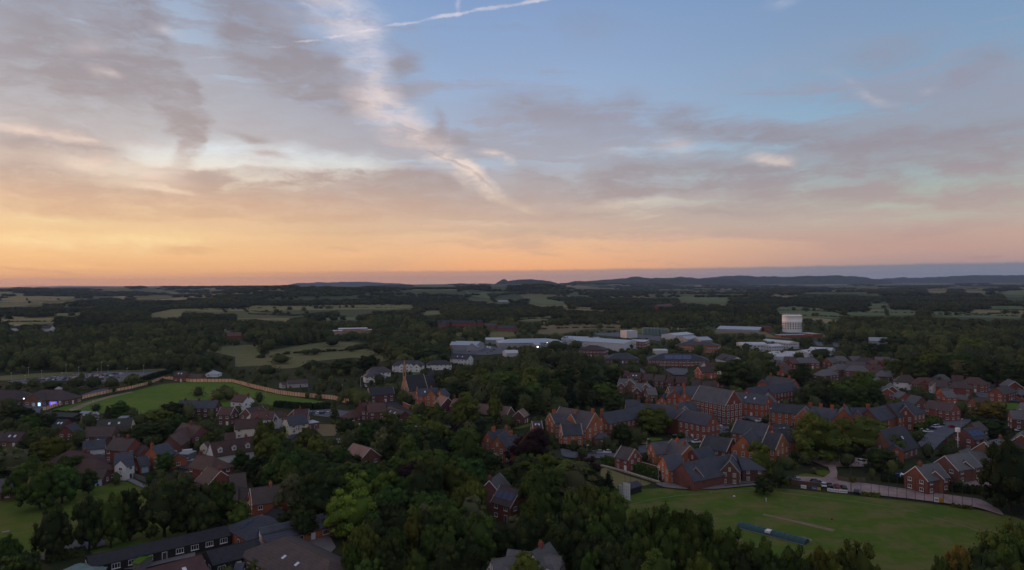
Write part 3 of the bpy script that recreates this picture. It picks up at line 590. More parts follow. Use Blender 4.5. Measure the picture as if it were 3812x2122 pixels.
def chim_mesh(big, brickm, pots):
    def fn():
        a_, b_, h_ = (.68, .38, 3.0) if big else (.5, .33, 2.6); mb = MB().box(-a_, -b_, -1.6, a_, b_, h_ - 1.6).box(-a_ - .1, -b_ - .1, h_ - 1.6 - .55, a_ + .1, b_ + .1, h_ - 1.6 - .25).box(-a_ - .06, -b_ - .06, h_ - 1.598, a_ + .06, b_ + .06, h_ - 1.45)
        for i in range(pots):
            x_ = (i - (pots - 1) / 2) * .48; mb.cyl((x_, 0, h_ - 1.45), (x_, 0, h_ - .85), .14, .11, 6, 1)
        return mb.build('chimney', [brickm, 'pot'])
    return simple_mesh(('chim', big, brickm, pots), fn)
BLD = []     # records: centre, image hulls, footprints, short name
def hull(pts):
    pts = sorted(set((round(float(a_), 2), round(float(b_), 2)) for a_, b_ in pts))
    def half(ps):
        o = []
        for p in ps:
            while len(o) > 1 and (o[-1][0] - o[-2][0]) * (p[1] - o[-2][1]) - (o[-1][1] - o[-2][1]) * (p[0] - o[-2][0]) <= 0: o.pop()
            o.append(p)
        return o
    a_ = half(pts); b_ = half(pts[::-1]); return a_[:-1] + b_[:-1]
def building(name, label, cat, wm, rm, wings, chim=(), st='m', short=None, group=None, big=False, wc='trim', keep=True, grow=0.0):
    """wings: (region, x1, y1, x2, y2, width, eaves, ridge, flags) with the ridge ends as seen,
       or ('@', region, x, y, heading, length, width, eaves, ridge, flags) with the near ridge end.
       flags: h hipped, i/j hip at start/end, f flat, n no windows, g garage doors, k garage in gable, b pale bargeboards, c coped gables, s skylights, p solar panels,
       dN dormers, w pale gable wall, r second roof colour, D no door"""
    W_ = []
    for wg in wings:
        if wg[0] == '@':
            _, r, x_, y_, hd, L, wd, he, hr, fl = wg; a_ = at(*P(r, x_, y_), hr)[:2]; u_ = np.array([math.sin(R(hd)), math.cos(R(hd))]); b_ = a_ + u_ * L
        else:
            r, x1, y1, x2, y2, wd, he, hr, fl = wg; a_ = at(*P(r, x1, y1), hr)[:2]; b_ = at(*P(r, x2, y2), hr)[:2]
            L = np.linalg.norm(b_ - a_); u_ = (b_ - a_) / L
        W_.append(dict(a=a_, b=b_, u=u_, n=np.array([-u_[1], u_[0]]), L=L, w=wd, he=he, hr=hr, fl=fl))
    o0 = (W_[0]['a'] + W_[0]['b']) / 2; dist = float(np.linalg.norm(o0)); root = bpy.data.objects.new(name, None); col.objects.link(root); root.location = (o0[0], o0[1], 0); root.empty_display_size = 2
    tag(root, label, cat, group)
    foot = []
    for d_ in W_:
        s_ = -d_['w'] / 2 if ('h' in d_['fl'] or 'i' in d_['fl']) else 0; e_ = d_['L'] + (d_['w'] / 2 if ('h' in d_['fl'] or 'j' in d_['fl']) else 0)
        if 'f' in d_['fl']: s_, e_ = 0, d_['L']
        d_['s'], d_['e'] = s_, e_; foot.append((d_['a'] - o0, d_['u'], d_['n'], s_, e_, d_['w'] / 2, d_['he'], d_['hr']))
    def inside(p, z_, skip):
        for i, (a_, u_, n_, s_, e_, hw, he, hr) in enumerate(foot):
            if i == skip: continue
            q = p - a_; t_ = q @ u_; v_ = q @ n_
            if s_ + .05 < t_ < e_ - .05 and abs(v_) < hw - .05:
                if z_ < he + (hr - he) * (1 - abs(v_) / hw): return True
        return False
    hulls = []; nwin = 0; door_done = [False]
    for wi, d_ in enumerate(W_):
        a_ = d_['a'] - o0; u_, n_, L, hw, he, hr, fl, s_, e_ = d_['u'], d_['n'], d_['L'], d_['w'] / 2, d_['he'], d_['hr'], d_['fl'], d_['s'], d_['e']
        wmat = 'orange_clad' if 'O' in fl else wm if 'w' not in fl else 'render_white'; flat = 'f' in fl
        rmat = rm if 'r' not in fl else {'slate': 'tile_red', 'tile_red': 'slate', 'tile_brown': 'slate_dark', 'slate_purple': 'slate', 'slate_dark': 'tile_brown'}.get(rm, 'tile_brown')
        def Pt(t_, v_, z_): q = a_ + u_ * t_ + n_ * v_; return (q[0], q[1], z_)
        g1 = not flat and not ('h' in fl or 'i' in fl); g2 = not flat and not ('h' in fl or 'j' in fl)
        z0 = -.6; dz = wi * .004                                        # keep abutting wings off one plane
        hwz = hw - dz
        mb = MB(); c = [Pt(s_ + dz, -hwz, z0), Pt(e_ - dz, -hwz, z0), Pt(e_ - dz, hwz, z0), Pt(s_ + dz, hwz, z0)]; t4 = [(p[0], p[1], he) for p in c]
        mb.poly(c + t4, [(0, 1, 5, 4), (2, 3, 7, 6)] + ([(1, 2, 6, 5)] if not g2 else []) + ([(3, 0, 4, 7)] if not g1 else []) + [(4, 5, 6, 7)])
        if g1: mb.poly([c[3], c[0], t4[0], Pt(s_ + dz, 0, hr - .1), t4[3]], [(0, 1, 2, 3, 4)])
        if g2: mb.poly([c[1], c[2], t4[2], Pt(e_ - dz, 0, hr - .1), t4[1]], [(0, 1, 2, 3, 4)])
        obj('wall', mb.build('wall', [wmat]), root)
        # roof
        rb = MB(); ov = .38 if not flat else .1; vg = .16 if 'c' not in fl else -.02; sl = (hr - he) / hw if not flat else 0; th = .2
        ez = he - sl * ov + .1; rz = hr + .1
        def slab(pts):
            n = len(pts); up = [tuple(p) for p in pts]; dn = [(p[0], p[1], p[2] - th) for p in pts]
            nr = np.cross(np.subtract(up[1], up[0]), np.subtract(up[2], up[0]))
            if nr[2] < 0: up = up[::-1]; dn = dn[::-1]
            rb.poly(up + dn, [tuple(range(n)), tuple(range(2 * n - 1, n - 1, -1))] + [(i, i + n, (i + 1) % n + n, (i + 1) % n) for i in range(n)])
        if flat:
            mb2 = [Pt(s_ - ov, -hw - ov, he + .30), Pt(e_ + ov, -hw - ov, he + .30), Pt(e_ + ov, hw + ov, he + .30), Pt(s_ - ov, hw + ov, he + .30)]; th = .29; slab(mb2)
        else:
            r1 = -vg if g1 else 0.0; r2 = L + vg if g2 else L; e1 = -vg if g1 else s_ - ov; e2 = L + vg if g2 else e_ + ov
            for sg in (-1, 1): slab([Pt(r1, 0, rz), Pt(r2, 0, rz), Pt(e2, sg * (hw + ov), ez), Pt(e1, sg * (hw + ov), ez)])
            if not g1: slab([Pt(0, 0, rz), Pt(e1, -(hw + ov), ez), Pt(e1, hw + ov, ez)])
            if not g2: slab([Pt(L, 0, rz), Pt(e2, -(hw + ov), ez), Pt(e2, hw + ov, ez)])
            rb.cyl(Pt(r1, 0, rz - .02), Pt(r2, 0, rz - .02), .13, .13, 5, 1)
        roof = obj('roof', rb.build('roof', [rmat, 'tile_grey' if 'slate' in rmat else rmat]), root)
        cam_n = -(o0) / dist
        # bargeboards / copings on gables
        if ('b' in fl or 'c' in fl) and not flat:
            for gg, tt, dr in ((g1, -vg, -1), (g2, L + vg, 1)):
                if not gg: continue
                bb = MB(); bt = .06 if 'b' in fl else .34; dp = .30 if 'b' in fl else .28; up_ = .02 if 'b' in fl else .22
                t1 = tt + dr * .003 if 'b' in fl else tt - dr * .28
                for sg in (-1, 1):
                    p1 = [Pt(t1, sg * .01, rz + up_), Pt(t1, sg * (hw + ov), ez + up_), Pt(t1, sg * (hw + ov), ez + up_ - dp), Pt(t1, sg * .01, rz + up_ - dp)]
                    p2 = [tuple(np.array(q) + np.array([u_[0], u_[1], 0]) * dr * bt) for q in p1]
                    bb.poly(p1 + p2, [(0, 1, 2, 3), (7, 6, 5, 4), (0, 4, 5, 1), (1, 5, 6, 2), (2, 6, 7, 3), (3, 7, 4, 0)])
                obj('bargeboard' if 'b' in fl else 'gable_coping', bb.build('bargeboard', [wc if 'b' in fl else 'stone']), root)
        # roof slope facing the camera
        sg = 1 if n_ @ cam_n > 0 else -1
        def on_slope(t_, f_): v_ = sg * hw * f_; return np.array(Pt(t_, v_, rz - (rz - ez) * (hw * f_) / (hw + ov)))
        slope_n = np.array([n_[0] * sg * (rz - ez), n_[1] * sg * (rz - ez), hw + ov]); slope_n /= np.linalg.norm(slope_n)
        dn_ = on_slope(0, 1) - on_slope(0, 0); dn_ /= np.linalg.norm(dn_); uu = np.array([u_[0], u_[1], 0])
        def patch_(nm, t_, f_, wx, wy, m_, hgt=.10):
            c_ = on_slope(t_, f_); M_ = lambda q: tuple(c_ + uu * q[0] + dn_ * q[1] + slope_n * q[2]); mb_ = MB().box(-wx / 2, -wy / 2, .01, wx / 2, wy / 2, hgt, 0, M_)
            m2 = mb_.build(nm, [m_]); me_fix(m2); return obj(nm, m2, roof)
        if 's' in fl and not flat:
            for q in range(2): patch_('skylight', L * (.35 + .28 * q), .5, .9, 1.2, 'skylight')
        if 'p' in fl:
            for q in range(3): patch_('solar_panel', L * (.2 + .3 * q), .52, L * .285, hw * .62, 'solar')
        if 'd' in fl:
            nd = int(fl[fl.index('d') + 1])
            for q in range(nd):
                t_ = L * (q + .5) / nd; c_ = on_slope(t_, .78); oo = np.array([n_[0] * sg, n_[1] * sg, 0]); M_ = lambda v: tuple(c_ + uu * v[0] + oo * v[1] + np.array([0, 0, v[2]])); db = MB(); ww = .85; hh = 1.5; bk = -2.2
                db.poly([M_(v) for v in [(-ww, .2, -.5), (ww, .2, -.5), (ww, .2, hh), (0, .2, hh + .8), (-ww, .2, hh), (-ww, bk, -.5), (ww, bk, -.5), (ww, bk, hh), (0, bk, hh + .8), (-ww, bk, hh)]], [(0, 1, 2, 3, 4), (1, 6, 7, 2), (5, 0, 4, 9)])
                for s2 in (-1, 1): db.poly([M_(v) for v in [(0, .4, hh + .9), (s2 * (ww + .2), .4, hh - .05), (s2 * (ww + .2), bk, hh - .05), (0, bk, hh + .9), (0, .4, hh + .78), (s2 * (ww + .2), .4, hh - .17), (s2 * (ww + .2), bk, hh - .17), (0, bk, hh + .78)]], [(0, 1, 2, 3), (7, 6, 5, 4), (0, 4, 5, 1), (1, 5, 6, 2), (3, 2, 6, 7)], 1)
                dm = db.build('dormer', ['render_white', rmat]); do = obj('dormer', dm, roof)
                f_, p_, fa = win_mesh(1.0, 1.1, 'm'); ang = math.atan2(-oo[1], -oo[0]) - math.pi / 2; q_ = M_((0, .2, .1)); obj('window', fa, do, q_, ang)
        # windows on the walls that face the camera
        if dist < 900:
            walls = [(Pt(s_, sg * hwz, 0), Pt(e_, sg * hwz, 0), n_ * sg, False)]
            sg2 = 1 if u_ @ cam_n > 0 else -1; te = e_ - dz if sg2 > 0 else s_ + dz
            if abs(u_ @ cam_n) > .12: walls.append((Pt(te, -hwz, 0), Pt(te, hwz, 0), u_ * sg2, (g2 if sg2 > 0 else g1)))
            if abs(n_ @ cam_n) < .10: walls = walls[1:]
            for wj, (q0, q1, nn_, gab) in enumerate(walls):
                q0 = np.array(q0)[:2]; q1 = np.array(q1)[:2]; LL = np.linalg.norm(q1 - q0); du = (q1 - q0) / LL; ang = math.atan2(nn_[1], nn_[0]) + math.pi / 2
                gar = ('g' in fl and wj == 0) or ('k' in fl and gab)
                if gar:
                    ng = max(1, int(LL / 3.3)) if 'g' in fl else 1; ng = min(ng, 3)
                    for q in range(ng):
                        p = q0 + du * LL * (q + .5) / ng + nn_ * .03; obj('garage_door', garage_mesh('garage_blue' if 'W' not in fl else 'door_white'), root, (p[0], p[1], 0.02), ang)
                    if 'n' in fl or he < 3.4: continue
                if 'n' in fl: continue
                nf = max(1, int(round(he / 3.0))); fh = he / nf
                ww_, wh_ = dict(v=(1.05, 1.75), m=(1.35, 1.15), c=(2.2, 1.3), t=(1.6, 3.0), l=(1.9, 1.3), a=(.9, 2.4))[st]
                sp = dict(v=2.9, m=3.3, c=3.2, t=2.6, l=3.6, a=3.0)[st]; nc = max(1, int(LL / sp)); 
                for fj in range(nf):
                    if fj == 0 and gar: continue
                    for cj in range(nc):
                        if st == 'm' and (fj * 7 + cj * 3 + wi) % 7 == 3 and nc > 2: continue
                        p = q0 + du * LL * (cj + .5) / nc + nn_ * .025; zz = fj * fh + (.95 if st != 'v' else .8); h2 = min(wh_, fh - 1.2 if st in 'vta' else fh - 1.4)
                        if inside(p + nn_ * .35, zz + .8, wi): continue
                        if fj == 0 and not door_done[0] and cj == nc // 2 and not gab and 'D' not in fl:
                            obj('door', door_mesh((wi + len(label)) % 2 == 0), root, (p[0], p[1], 0), ang); door_done[0] = True; continue
                        f_, p_, fa = win_mesh(ww_, h2, 'v' if st in 'vta' else 'm'); nwin += 1
                        if dist < 430:
                            wo_ = obj('window', f_, root, (p[0], p[1], zz), ang); obj('pane', p_, wo_)
                        else: obj('window', fa, root, (p[0], p[1], zz), ang)
                if gab and hr - he > 3.2 and st in 'vta' and 'n' not in fl:
                    p = (q0 + q1) / 2 + nn_ * .025; f_, p_, fa = win_mesh(.7, 1.1, 'v')
                    if not inside(p + nn_ * .3, he + .9, wi): obj('window', fa, root, (p[0], p[1], he + .4), ang)
        # image hull for the planting
        pts = []
        for t_ in (s_, e_):
            for v_ in (-hw, hw):
                for z_ in (he, he * .45): q = Pt(t_, v_, z_); pts.append((q[0] + o0[0], q[1] + o0[1], z_))
        for t_ in (0, L): q = Pt(t_, 0, hr); pts.append((q[0] + o0[0], q[1] + o0[1], hr))
        pj = projn(pts); hulls.append((hull([(p[0], p[1]) for p in pj]), float(pj[:, 2].min())))
        for (ci, ct) in chim:
            if ci == wi:
                q = Pt(L * ct, 0, hr); cm = chim_mesh(big, wm if 'brick' in wm else 'brick_red', 4 if big else 2)
                obj('chimney', cm, roof, (q[0], q[1], hr), math.atan2(u_[1], u_[0]) + (math.pi / 2 if not big else 0))
    BLD.append(dict(c=o0, hulls=hulls if keep else [], foot=[(f[0] + o0,) + f[1:] for f in foot], short=short, root=root, dist=dist)); return root
def me_fix(me):
    import bmesh
    bm = bmesh.new(); bm.from_mesh(me); bmesh.ops.recalc_face_normals(bm, faces=bm.faces); bm.to_mesh(me); bm.free()
# ================================================================== grounds, roads, fields
sheet('cricket_field', 'F', [(2250, 1830), (2450, 1817), (2650, 1810), (2850, 1812), (2960, 1822), (3150, 1842), (3400, 1868), (3620, 1895), (3800, 1925), (3900, 2000), (3900, 2260), (2300, 2260), (2200, 2050), (2200, 1900)], 'turf_cricket', .02)
sheet('cricket_pitch', 'C4', [(880, 665), (1100, 715), (1500, 800), (1870, 885), (1830, 912), (1450, 820), (1050, 722), (880, 690)], 'pitch_dry', .04, smooth_=False)
sheet('cricket_pitch', 'C4', [(650, 825), (780, 820), (920, 880), (900, 905), (760, 860)], 'pitch_dry', .04)
sheet('cricket_pitch', 'C4', [(1340, 985), (1440, 980), (1560, 1025), (1540, 1050), (1420, 1020)], 'pitch_dry', .04)
sheet('meadow_paddock', 'F', [(165, 1536), (240, 1512), (330, 1490), (480, 1460), (600, 1430), (700, 1421), (860, 1422), (940, 1450), (1060, 1474), (1180, 1490), (1240, 1503), (1150, 1514), (1050, 1514), (960, 1502), (700, 1530), (560, 1548), (380, 1538), (260, 1540)], 'turf_bright', .02)
sheet('earth_bank', 'B0', [(930, 640), (1150, 560), (1500, 455), (1800, 395), (1830, 405), (1500, 480), (1250, 560), (1080, 640), (960, 665)], 'dirt', .05)
sheet('playing_field', 'F', [(-60, 1872), (100, 1850), (250, 1820), (400, 1800), (480, 1792), (560, 1830), (690, 1905), (760, 1975), (500, 2010), (330, 2050), (60, 2075), (-80, 2070)], 'turf_park', .02)
sheet('verge', 'F', [(330, 2050), (560, 2000), (760, 1950), (780, 1962), (600, 2015), (360, 2075)], 'turf_bright', .03)
sheet('meadow', 'A1', [(-200, 880), (0, 860), (240, 800), (640, 740), (700, 730), (1010, 735), (1150, 770), (1215, 790), (1225, 855), (1330, 872), (1340, 925), (1200, 935), (1010, 885), (800, 905), (560, 930), (400, 1000), (250, 1004), (0, 965), (-200, 990)], 'meadow', .1)
sheet('meadow', 'A0', [(2010, 820), (2150, 785), (2480, 762), (2600, 770), (2600, 950), (2420, 900), (2200, 850)], 'meadow', .16)
sheet('lawn', 'A1', [(1570, 1022), (1790, 1014), (1780, 1062), (1575, 1066)], 'turf_bright', .1)
sheet('lawn', 'B5', [(2140, 535), (2500, 560), (2570, 640), (2300, 640), (2150, 590)], 'turf_bright', .05)
sheet('lawn', 'B2', [(300, 1190), (420, 1150), (720, 1190), (700, 1225), (420, 1235)], 'turf_park', .05)
sheet('lawn', 'B2', [(2240, 900), (2480, 830), (2480, 870), (2300, 915)], 'turf_park', .05)
sheet('lawn', 'B4', [(700, 745), (900, 745), (940, 790), (760, 800), (690, 780)], 'turf_park', .05)
sheet('lawn', 'B3', [(1720, 1030), (1880, 1030), (1900, 1060), (1740, 1080)], 'turf_bright', .05)
sheet('lawn', 'C4', [(1300, 150), (1480, 120), (1700, 165), (1600, 195), (1400, 190)], 'turf_park', .05)
sheet('lawn', 'C4', [(1530, 85), (1700, 75), (1830, 95), (1760, 160), (1640, 145)], 'turf_park', .05)
sheet('bowling_green', 'D2', [(-60, 450), (20, 440), (300, 545), (740, 680), (720, 705), (560, 745), (300, 800), (100, 740), (-60, 600)], 'bowling', .03, smooth_=False)
sheet('dirt_yard', 'B1', [(1880, 870), (1950, 845), (2230, 850), (2225, 960), (2190, 1005), (2030, 1010), (1930, 920)], 'field_brown', .05)
for r, pts, m_ in [
    ('A0', [(-60, 335), (60, 318), (240, 300), (560, 290), (765, 284), (730, 322), (610, 332), (560, 345), (300, 336), (100, 338)], 'field_tan'),
    ('A0', [(-60, 352), (430, 348), (440, 372), (-60, 380)], 'field_green'), ('A0', [(610, 360), (930, 362), (940, 378), (640, 380)], 'field_tan'),
    ('A0', [(300, 462), (500, 450), (640, 450), (900, 440), (920, 455), (700, 470), (330, 475)], 'field_green'), ('A0', [(90, 520), (550, 515), (560, 545), (200, 550), (60, 545)], 'field_green'), ('A0', [(40, 480), (240, 482), (250, 505), (40, 505)], 'field_tan'),
    ('A0', [(1480, 455), (1700, 410), (2000, 404), (2576, 396), (2600, 440), (2200, 440), (1850, 425), (1800, 480), (1500, 480)], 'field_tan'), ('A1', [(-210, 510), (-180, 475), (0, 466), (200, 476), (340, 488), (330, 528), (200, 515), (0, 500)], 'field_tan'),
    ('A1', [(-60, 378), (300, 374), (840, 368), (1200, 366), (1580, 368), (1590, 398), (1180, 414), (840, 418), (640, 440), (400, 470), (200, 462), (-60, 450)], 'field_tan'),
    ('A1', [(840, 426), (1160, 418), (1170, 442), (860, 458)], 'field_brown'), ('A1', [(1630, 420), (1880, 420), (1850, 455), (1700, 466)], 'field_tan'), ('A1', [(600, 498), (800, 490), (1095, 484), (1080, 512), (800, 516), (620, 522)], 'field_green'),
    ('A1', [(2105, 300), (2180, 278), (2340, 275), (2350, 326), (2150, 316)], 'field_green'), ('A1', [(2380, 280), (2576, 262), (2620, 300), (2400, 300)], 'field_green'), ('A1', [(1330, 340), (1530, 345), (1530, 358), (1340, 358)], 'field_tan'),
    ('A1', [(1560, 160), (1980, 158), (1970, 170), (1600, 172)], 'field_tan'), ('A1', [(2340, 168), (2520, 164), (2500, 180), (2480, 196), (2380, 196)], 'field_tan'),
    ('A1', [(1990, 648), (2110, 632), (2120, 700), (2000, 695)], 'meadow'), ('A1', [(2330, 642), (2576, 615), (2600, 680), (2350, 690)], 'meadow'),
    ('A2', [(-40, 262), (110, 258), (300, 250), (280, 270), (20, 280)], 'field_tan'), ('A2', [(170, 322), (300, 314), (430, 318), (560, 340), (570, 362), (300, 372), (180, 345)], 'field_green'),
    ('A2', [(515, 380), (700, 388), (1060, 398), (1040, 410), (760, 412), (560, 398)], 'field_tan'), ('A2', [(10, 515), (80, 495), (220, 484), (400, 492), (360, 520), (180, 532)], 'meadow'), ('A2', [(330, 474), (530, 474), (540, 490), (350, 490)], 'field_tan'), ('A2', [(600, 480), (700, 482), (690, 498), (600, 494)], 'field_tan'), ('A2', [(1040, 494), (1100, 492), (1080, 530), (1040, 530)], 'field_tan'),
    ('A2', [(280, 610), (320, 592), (560, 572), (1080, 566), (1190, 590), (1180, 606), (760, 606), (620, 630), (470, 660), (270, 655)], 'field_brown'),
    ('A2', [(1655, 305), (1760, 290), (2180, 294), (2190, 320), (2160, 350), (1960, 348), (1720, 335)], 'field_green'), ('A2', [(1570, 150), (1660, 148), (1940, 166), (1900, 176), (1700, 172)], 'field_tan'), ('A2', [(2040, 612), (2560, 616), (2560, 660), (2300, 650), (2050, 650)], 'field_brown'), ('A2', [(1230, 618), (1320, 616), (1320, 650), (1240, 650)], 'turf_park'),
    ('A3', [(90, 388), (360, 386), (460, 396), (540, 400), (800, 440), (1050, 432), (1200, 412), (1480, 420), (1530, 466), (1200, 470), (760, 470), (740, 502), (560, 500), (350, 480), (360, 440), (130, 446)], 'field_green'),
    ('A3', [(1005, 360), (1250, 358), (1240, 400), (1050, 410)], 'field_green'), ('A3', [(1640, 430), (1900, 436), (2576, 462), (2600, 500), (2000, 488), (1640, 476)], 'field_green'), ('A3', [(2000, 380), (2600, 378), (2600, 412), (2100, 404)], 'field_green'),
    ('A3', [(2380, 252), (2600, 245), (2600, 312), (2400, 310)], 'field_green'), ('A3', [(130, 154), (235, 154), (240, 170), (140, 172)], 'field_tan'), ('A3', [(380, 160), (580, 160), (585, 176), (400, 176)], 'field_tan'), ('A3', [(670, 162), (820, 160), (830, 180), (690, 180)], 'field_tan'), ('A3', [(1810, 180), (2060, 178), (2060, 190), (1830, 190)], 'field_tan'), ('A3', [(1970, 214), (2190, 214), (2180, 236), (1990, 236)], 'field_tan'), ('A3', [(1600, 206), (1820, 208), (1820, 240), (1620, 236)], 'field_brown'),
    ('A3', [(1100, 150), (1900, 146), (1900, 160), (1120, 164)], 'field_green'), ('A3', [(540, 660), (1000, 690), (1000, 720), (760, 715), (560, 690)], 'meadow')]:
    sheet('field', r, pts, m_, .15)
# hard surfaces
sheet('car_park', 'B0', [(60, 262), (300, 235), (600, 205), (1100, 150), (1500, 134), (2250, 118), (2300, 150), (1950, 240), (1380, 300), (900, 250), (350, 300)], 'asphalt', .12)
sheet('verge', 'B0', [(-60, 250), (-60, 195), (300, 165), (900, 135), (1300, 128), (2270, 85), (2290, 112), (1500, 130), (1100, 146), (600, 200), (60, 255)], 'meadow', .1)
sheet('forecourt', 'B0', [(300, 575), (570, 540), (930, 515), (980, 510), (760, 580), (560, 640), (540, 720), (470, 720), (440, 640), (330, 610)], 'asphalt', .06)
sheet('yard', 'B0', [(1310, 380), (1480, 350), (1490, 410), (1300, 430), (1000, 500), (980, 470), (1150, 440)], 'asphalt', .06)
sheet('car_park', 'B1', [(1850, 665), (2150, 640), (2420, 680), (2440, 760), (2150, 760), (1900, 730)], 'asphalt', .06)
sheet('lane', 'B1', [(1400, 840), (1450, 850), (1520, 950), (1560, 1020), (1640, 960), (1740, 900), (1780, 920), (1600, 1060), (1480, 1040)], 'asphalt_dark', .06)
sheet('driveway', 'B0', [(1290, 1255), (1360, 1225), (1520, 1240), (1560, 1300), (1480, 1380), (1400, 1420), (1330, 1330)], 'asphalt_dark', .06)
sheet('driveway', 'B0', [(2380, 1400), (2480, 1280), (2620, 1330), (2740, 1440), (2560, 1470), (2420, 1450)], 'asphalt_dark', .06)
sheet('car_park', 'C0', [(500, 1290), (640, 1180), (860, 1080), (1100, 1060), (1420, 1010), (1440, 1110), (1100, 1190), (800, 1260), (620, 1320)], 'asphalt', .05)
sheet('footpath', 'C0', [(1620, 185), (1760, 175), (1880, 235), (2060, 330), (2040, 360), (1860, 290), (1700, 210)], 'paving', .05)
sheet('yard', 'C0', [(1440, 1440), (1700, 1370), (2010, 1330), (2560, 1210), (2660, 1190), (2660, 1260), (2300, 1340), (1900, 1440)], 'paving', .05)
sheet('yard', 'C1', [(1550, 1000), (1900, 960), (2120, 1000), (2200, 1140), (2050, 1300), (1800, 1180)], 'paving', .05)
sheet('patio', 'C1', [(1000, 600), (1100, 560), (1330, 620), (1320, 680), (1180, 680), (1030, 640)], 'paving', .05)
sheet('lane', 'B2', [(440, 530), (620, 535), (740, 600), (900, 720), (1080, 770), (1160, 820), (1500, 900), (1460, 940), (1150, 870), (980, 800), (700, 640), (500, 600)], 'asphalt_dark', .06)
sheet('road', 'B3', [(500, 1180), (860, 1250), (1260, 1200), (1700, 1130), (2060, 1080), (2340, 1000), (2500, 990), (2300, 1090), (1900, 1190), (1280, 1330), (1000, 1320), (640, 1320), (520, 1290)], 'asphalt', .06)
sheet('car_park', 'B4', [(220, 870), (420, 880), (420, 960), (300, 985), (240, 940)], 'asphalt', .07)
sheet('road', 'B4', [(620, 760), (740, 800), (1050, 850), (1260, 900), (1240, 860), (1000, 790), (660, 720)], 'asphalt', .07)
sheet('car_park', 'B4', [(1520, 1290), (1800, 1270), (2050, 1300), (2400, 1340), (2560, 1434), (1750, 1440), (1560, 1360)], 'gravel', .06)
sheet('road', 'B5', [(1120, 1110), (1240, 980), (1340, 930), (1480, 830), (1440, 790), (1880, 780), (1780, 860), (1560, 1000), (1420, 1120), (1360, 1200), (1200, 1280), (1180, 1180)], 'asphalt', .06)
sheet('road', 'B5', [(1900, 440), (2080, 330), (2180, 320), (2200, 440), (2190, 480), (2540, 505), (2540, 545), (2100, 510), (1960, 480)], 'asphalt', .06)
sheet('driveway', 'C5', [(1380, 280), (1420, 180), (1640, 200), (1900, 150), (2050, 130), (2000, 210), (1700, 315), (1540, 310)], 'paving', .05)
sheet('road', 'C5', [(1700, 315), (2050, 170), (2200, 100), (2300, 180), (2050, 350), (1820, 335)], 'gravel', .06)
sheet('track', 'F', [(3120, 1796), (3200, 1800), (3420, 1830), (3650, 1862), (3720, 1900), (3740, 1925), (3640, 1893), (3400, 1862), (3180, 1838), (3115, 1826)], 'gravel', .06)
sheet('track', 'C4', [(1300, 240), (1330, 170), (1700, 190), (1800, 120), (1760, 30), (1870, 30), (1900, 140), (1900, 200), (2080, 260), (2080, 380), (1700, 300), (1640, 260)], 'gravel', .065)
sheet('terrace', 'C3', [(1780, 270), (1900, 250), (2300, 300), (2580, 290), (3000, 230), (3400, 230), (3380, 270), (2600, 345), (2150, 345), (1900, 320)], 'paving', .05)
sheet('yard', 'A2', [(840, 650), (1100, 640), (1300, 660), (1600, 690), (1560, 740), (1300, 700), (860, 670)], 'asphalt', .15)
sheet('yard', 'A1', [(1940, 810), (2260, 770), (2560, 800), (2500, 850), (2300, 870), (1960, 850)], 'asphalt', .1)
sheet('road', 'D1', [(80, 730), (200, 700), (400, 715), (410, 760), (360, 800), (220, 800)], 'asphalt', .1); sheet('car_park', 'D0', [(1880, 645), (2050, 650), (2220, 700), (2210, 740), (2080, 735), (1930, 690)], 'asphalt', .1)
sheet('road', 'A3', [(460, 725), (560, 735), (580, 778), (520, 775)], 'asphalt', .1); sheet('road', 'A3', [(660, 735), (760, 760), (720, 790), (680, 780)], 'asphalt', .1); sheet('yard', 'A3', [(0, 640), (120, 690), (330, 700), (200, 705), (0, 690)], 'field_brown', .1)
sheet('flower_bed', 'B1', [(1500, 940), (1560, 880), (1560, 1040), (1500, 1050)], 'turf_park', .05)
# ================================================================== buildings
b_ = building
# ---- the former school/college: a group of red brick wings round yards -------------------------------------------
SL = 'slate'
b_('school_hall', 'tall red brick hall with grey slate roof and rows of high white windows', 'hall', 'brick_red', SL, [('B4', 22, 312, 490, 390, 12, 10.2, 16.8, 'cD')], st='t', short='the tall brick hall')
b_('school_wing', 'long two-storey brick range with blue slate roof running to the tall hall', 'building', 'brick_red', SL, [('B3', 1062, 692, 1775, 572, 9, 7.2, 11.2, ''), ('B3', 1775, 572, 2200, 645, 9, 7.2, 11.2, 'n')], st='v', short='the long slate-roofed range', chim=[(0, .01), (1, .75)], big=True)
b_('school_wing', 'brick block with purple slate roof and tall orange gables at the west end', 'building', 'brick_orange', 'slate_purple', [('B3', 490, 604, 980, 692, 11, 7.6, 13.6, 'c'), ('@', 'B3', 352, 702, 62, 12, 8, 7.6, 11.2, 'cr'), ('@', 'B3', 640, 712, 55, 13, 9, 7.6, 12, 'cr'), ('@', 'B3', 500, 850, 80, 9.5, 6.5, 5.2, 9.0, 'cr')], st='v', chim=[(0, .93), (1, .2), (2, .25)], big=True, short='the purple-slated west block')
b_('bay_pavilion', 'octagonal bay with slate cap and band of white windows', 'bay', 'brick_brown', SL, [('@', 'B3', 1040, 965, 90, 1.4, 5.2, 3.2, 4.8, 'h')], st='l', keep=False)
b_('cottage', 'small orange brick cottage with skylight behind the copper beech', 'house', 'brick_orange', SL, [('B3', 105, 805, 245, 800, 7, 5, 7.6, 'cs'), ('@', 'B3', 180, 850, 5, 5, 5, 4.6, 6.8, '')], st='v')
b_('school_wing', 'brick cross range with dark slates between the long range and the hall', 'building', 'brick_red', 'slate', [('B3', 2205, 645, 2590, 715, 9.5, 7.4, 11.6, ''), ('@', 'B3', 2200, 655, 15, 11, 8, 7.4, 11.4, 'c')], st='v', chim=[(0, .97)], big=True, short='the cross range')
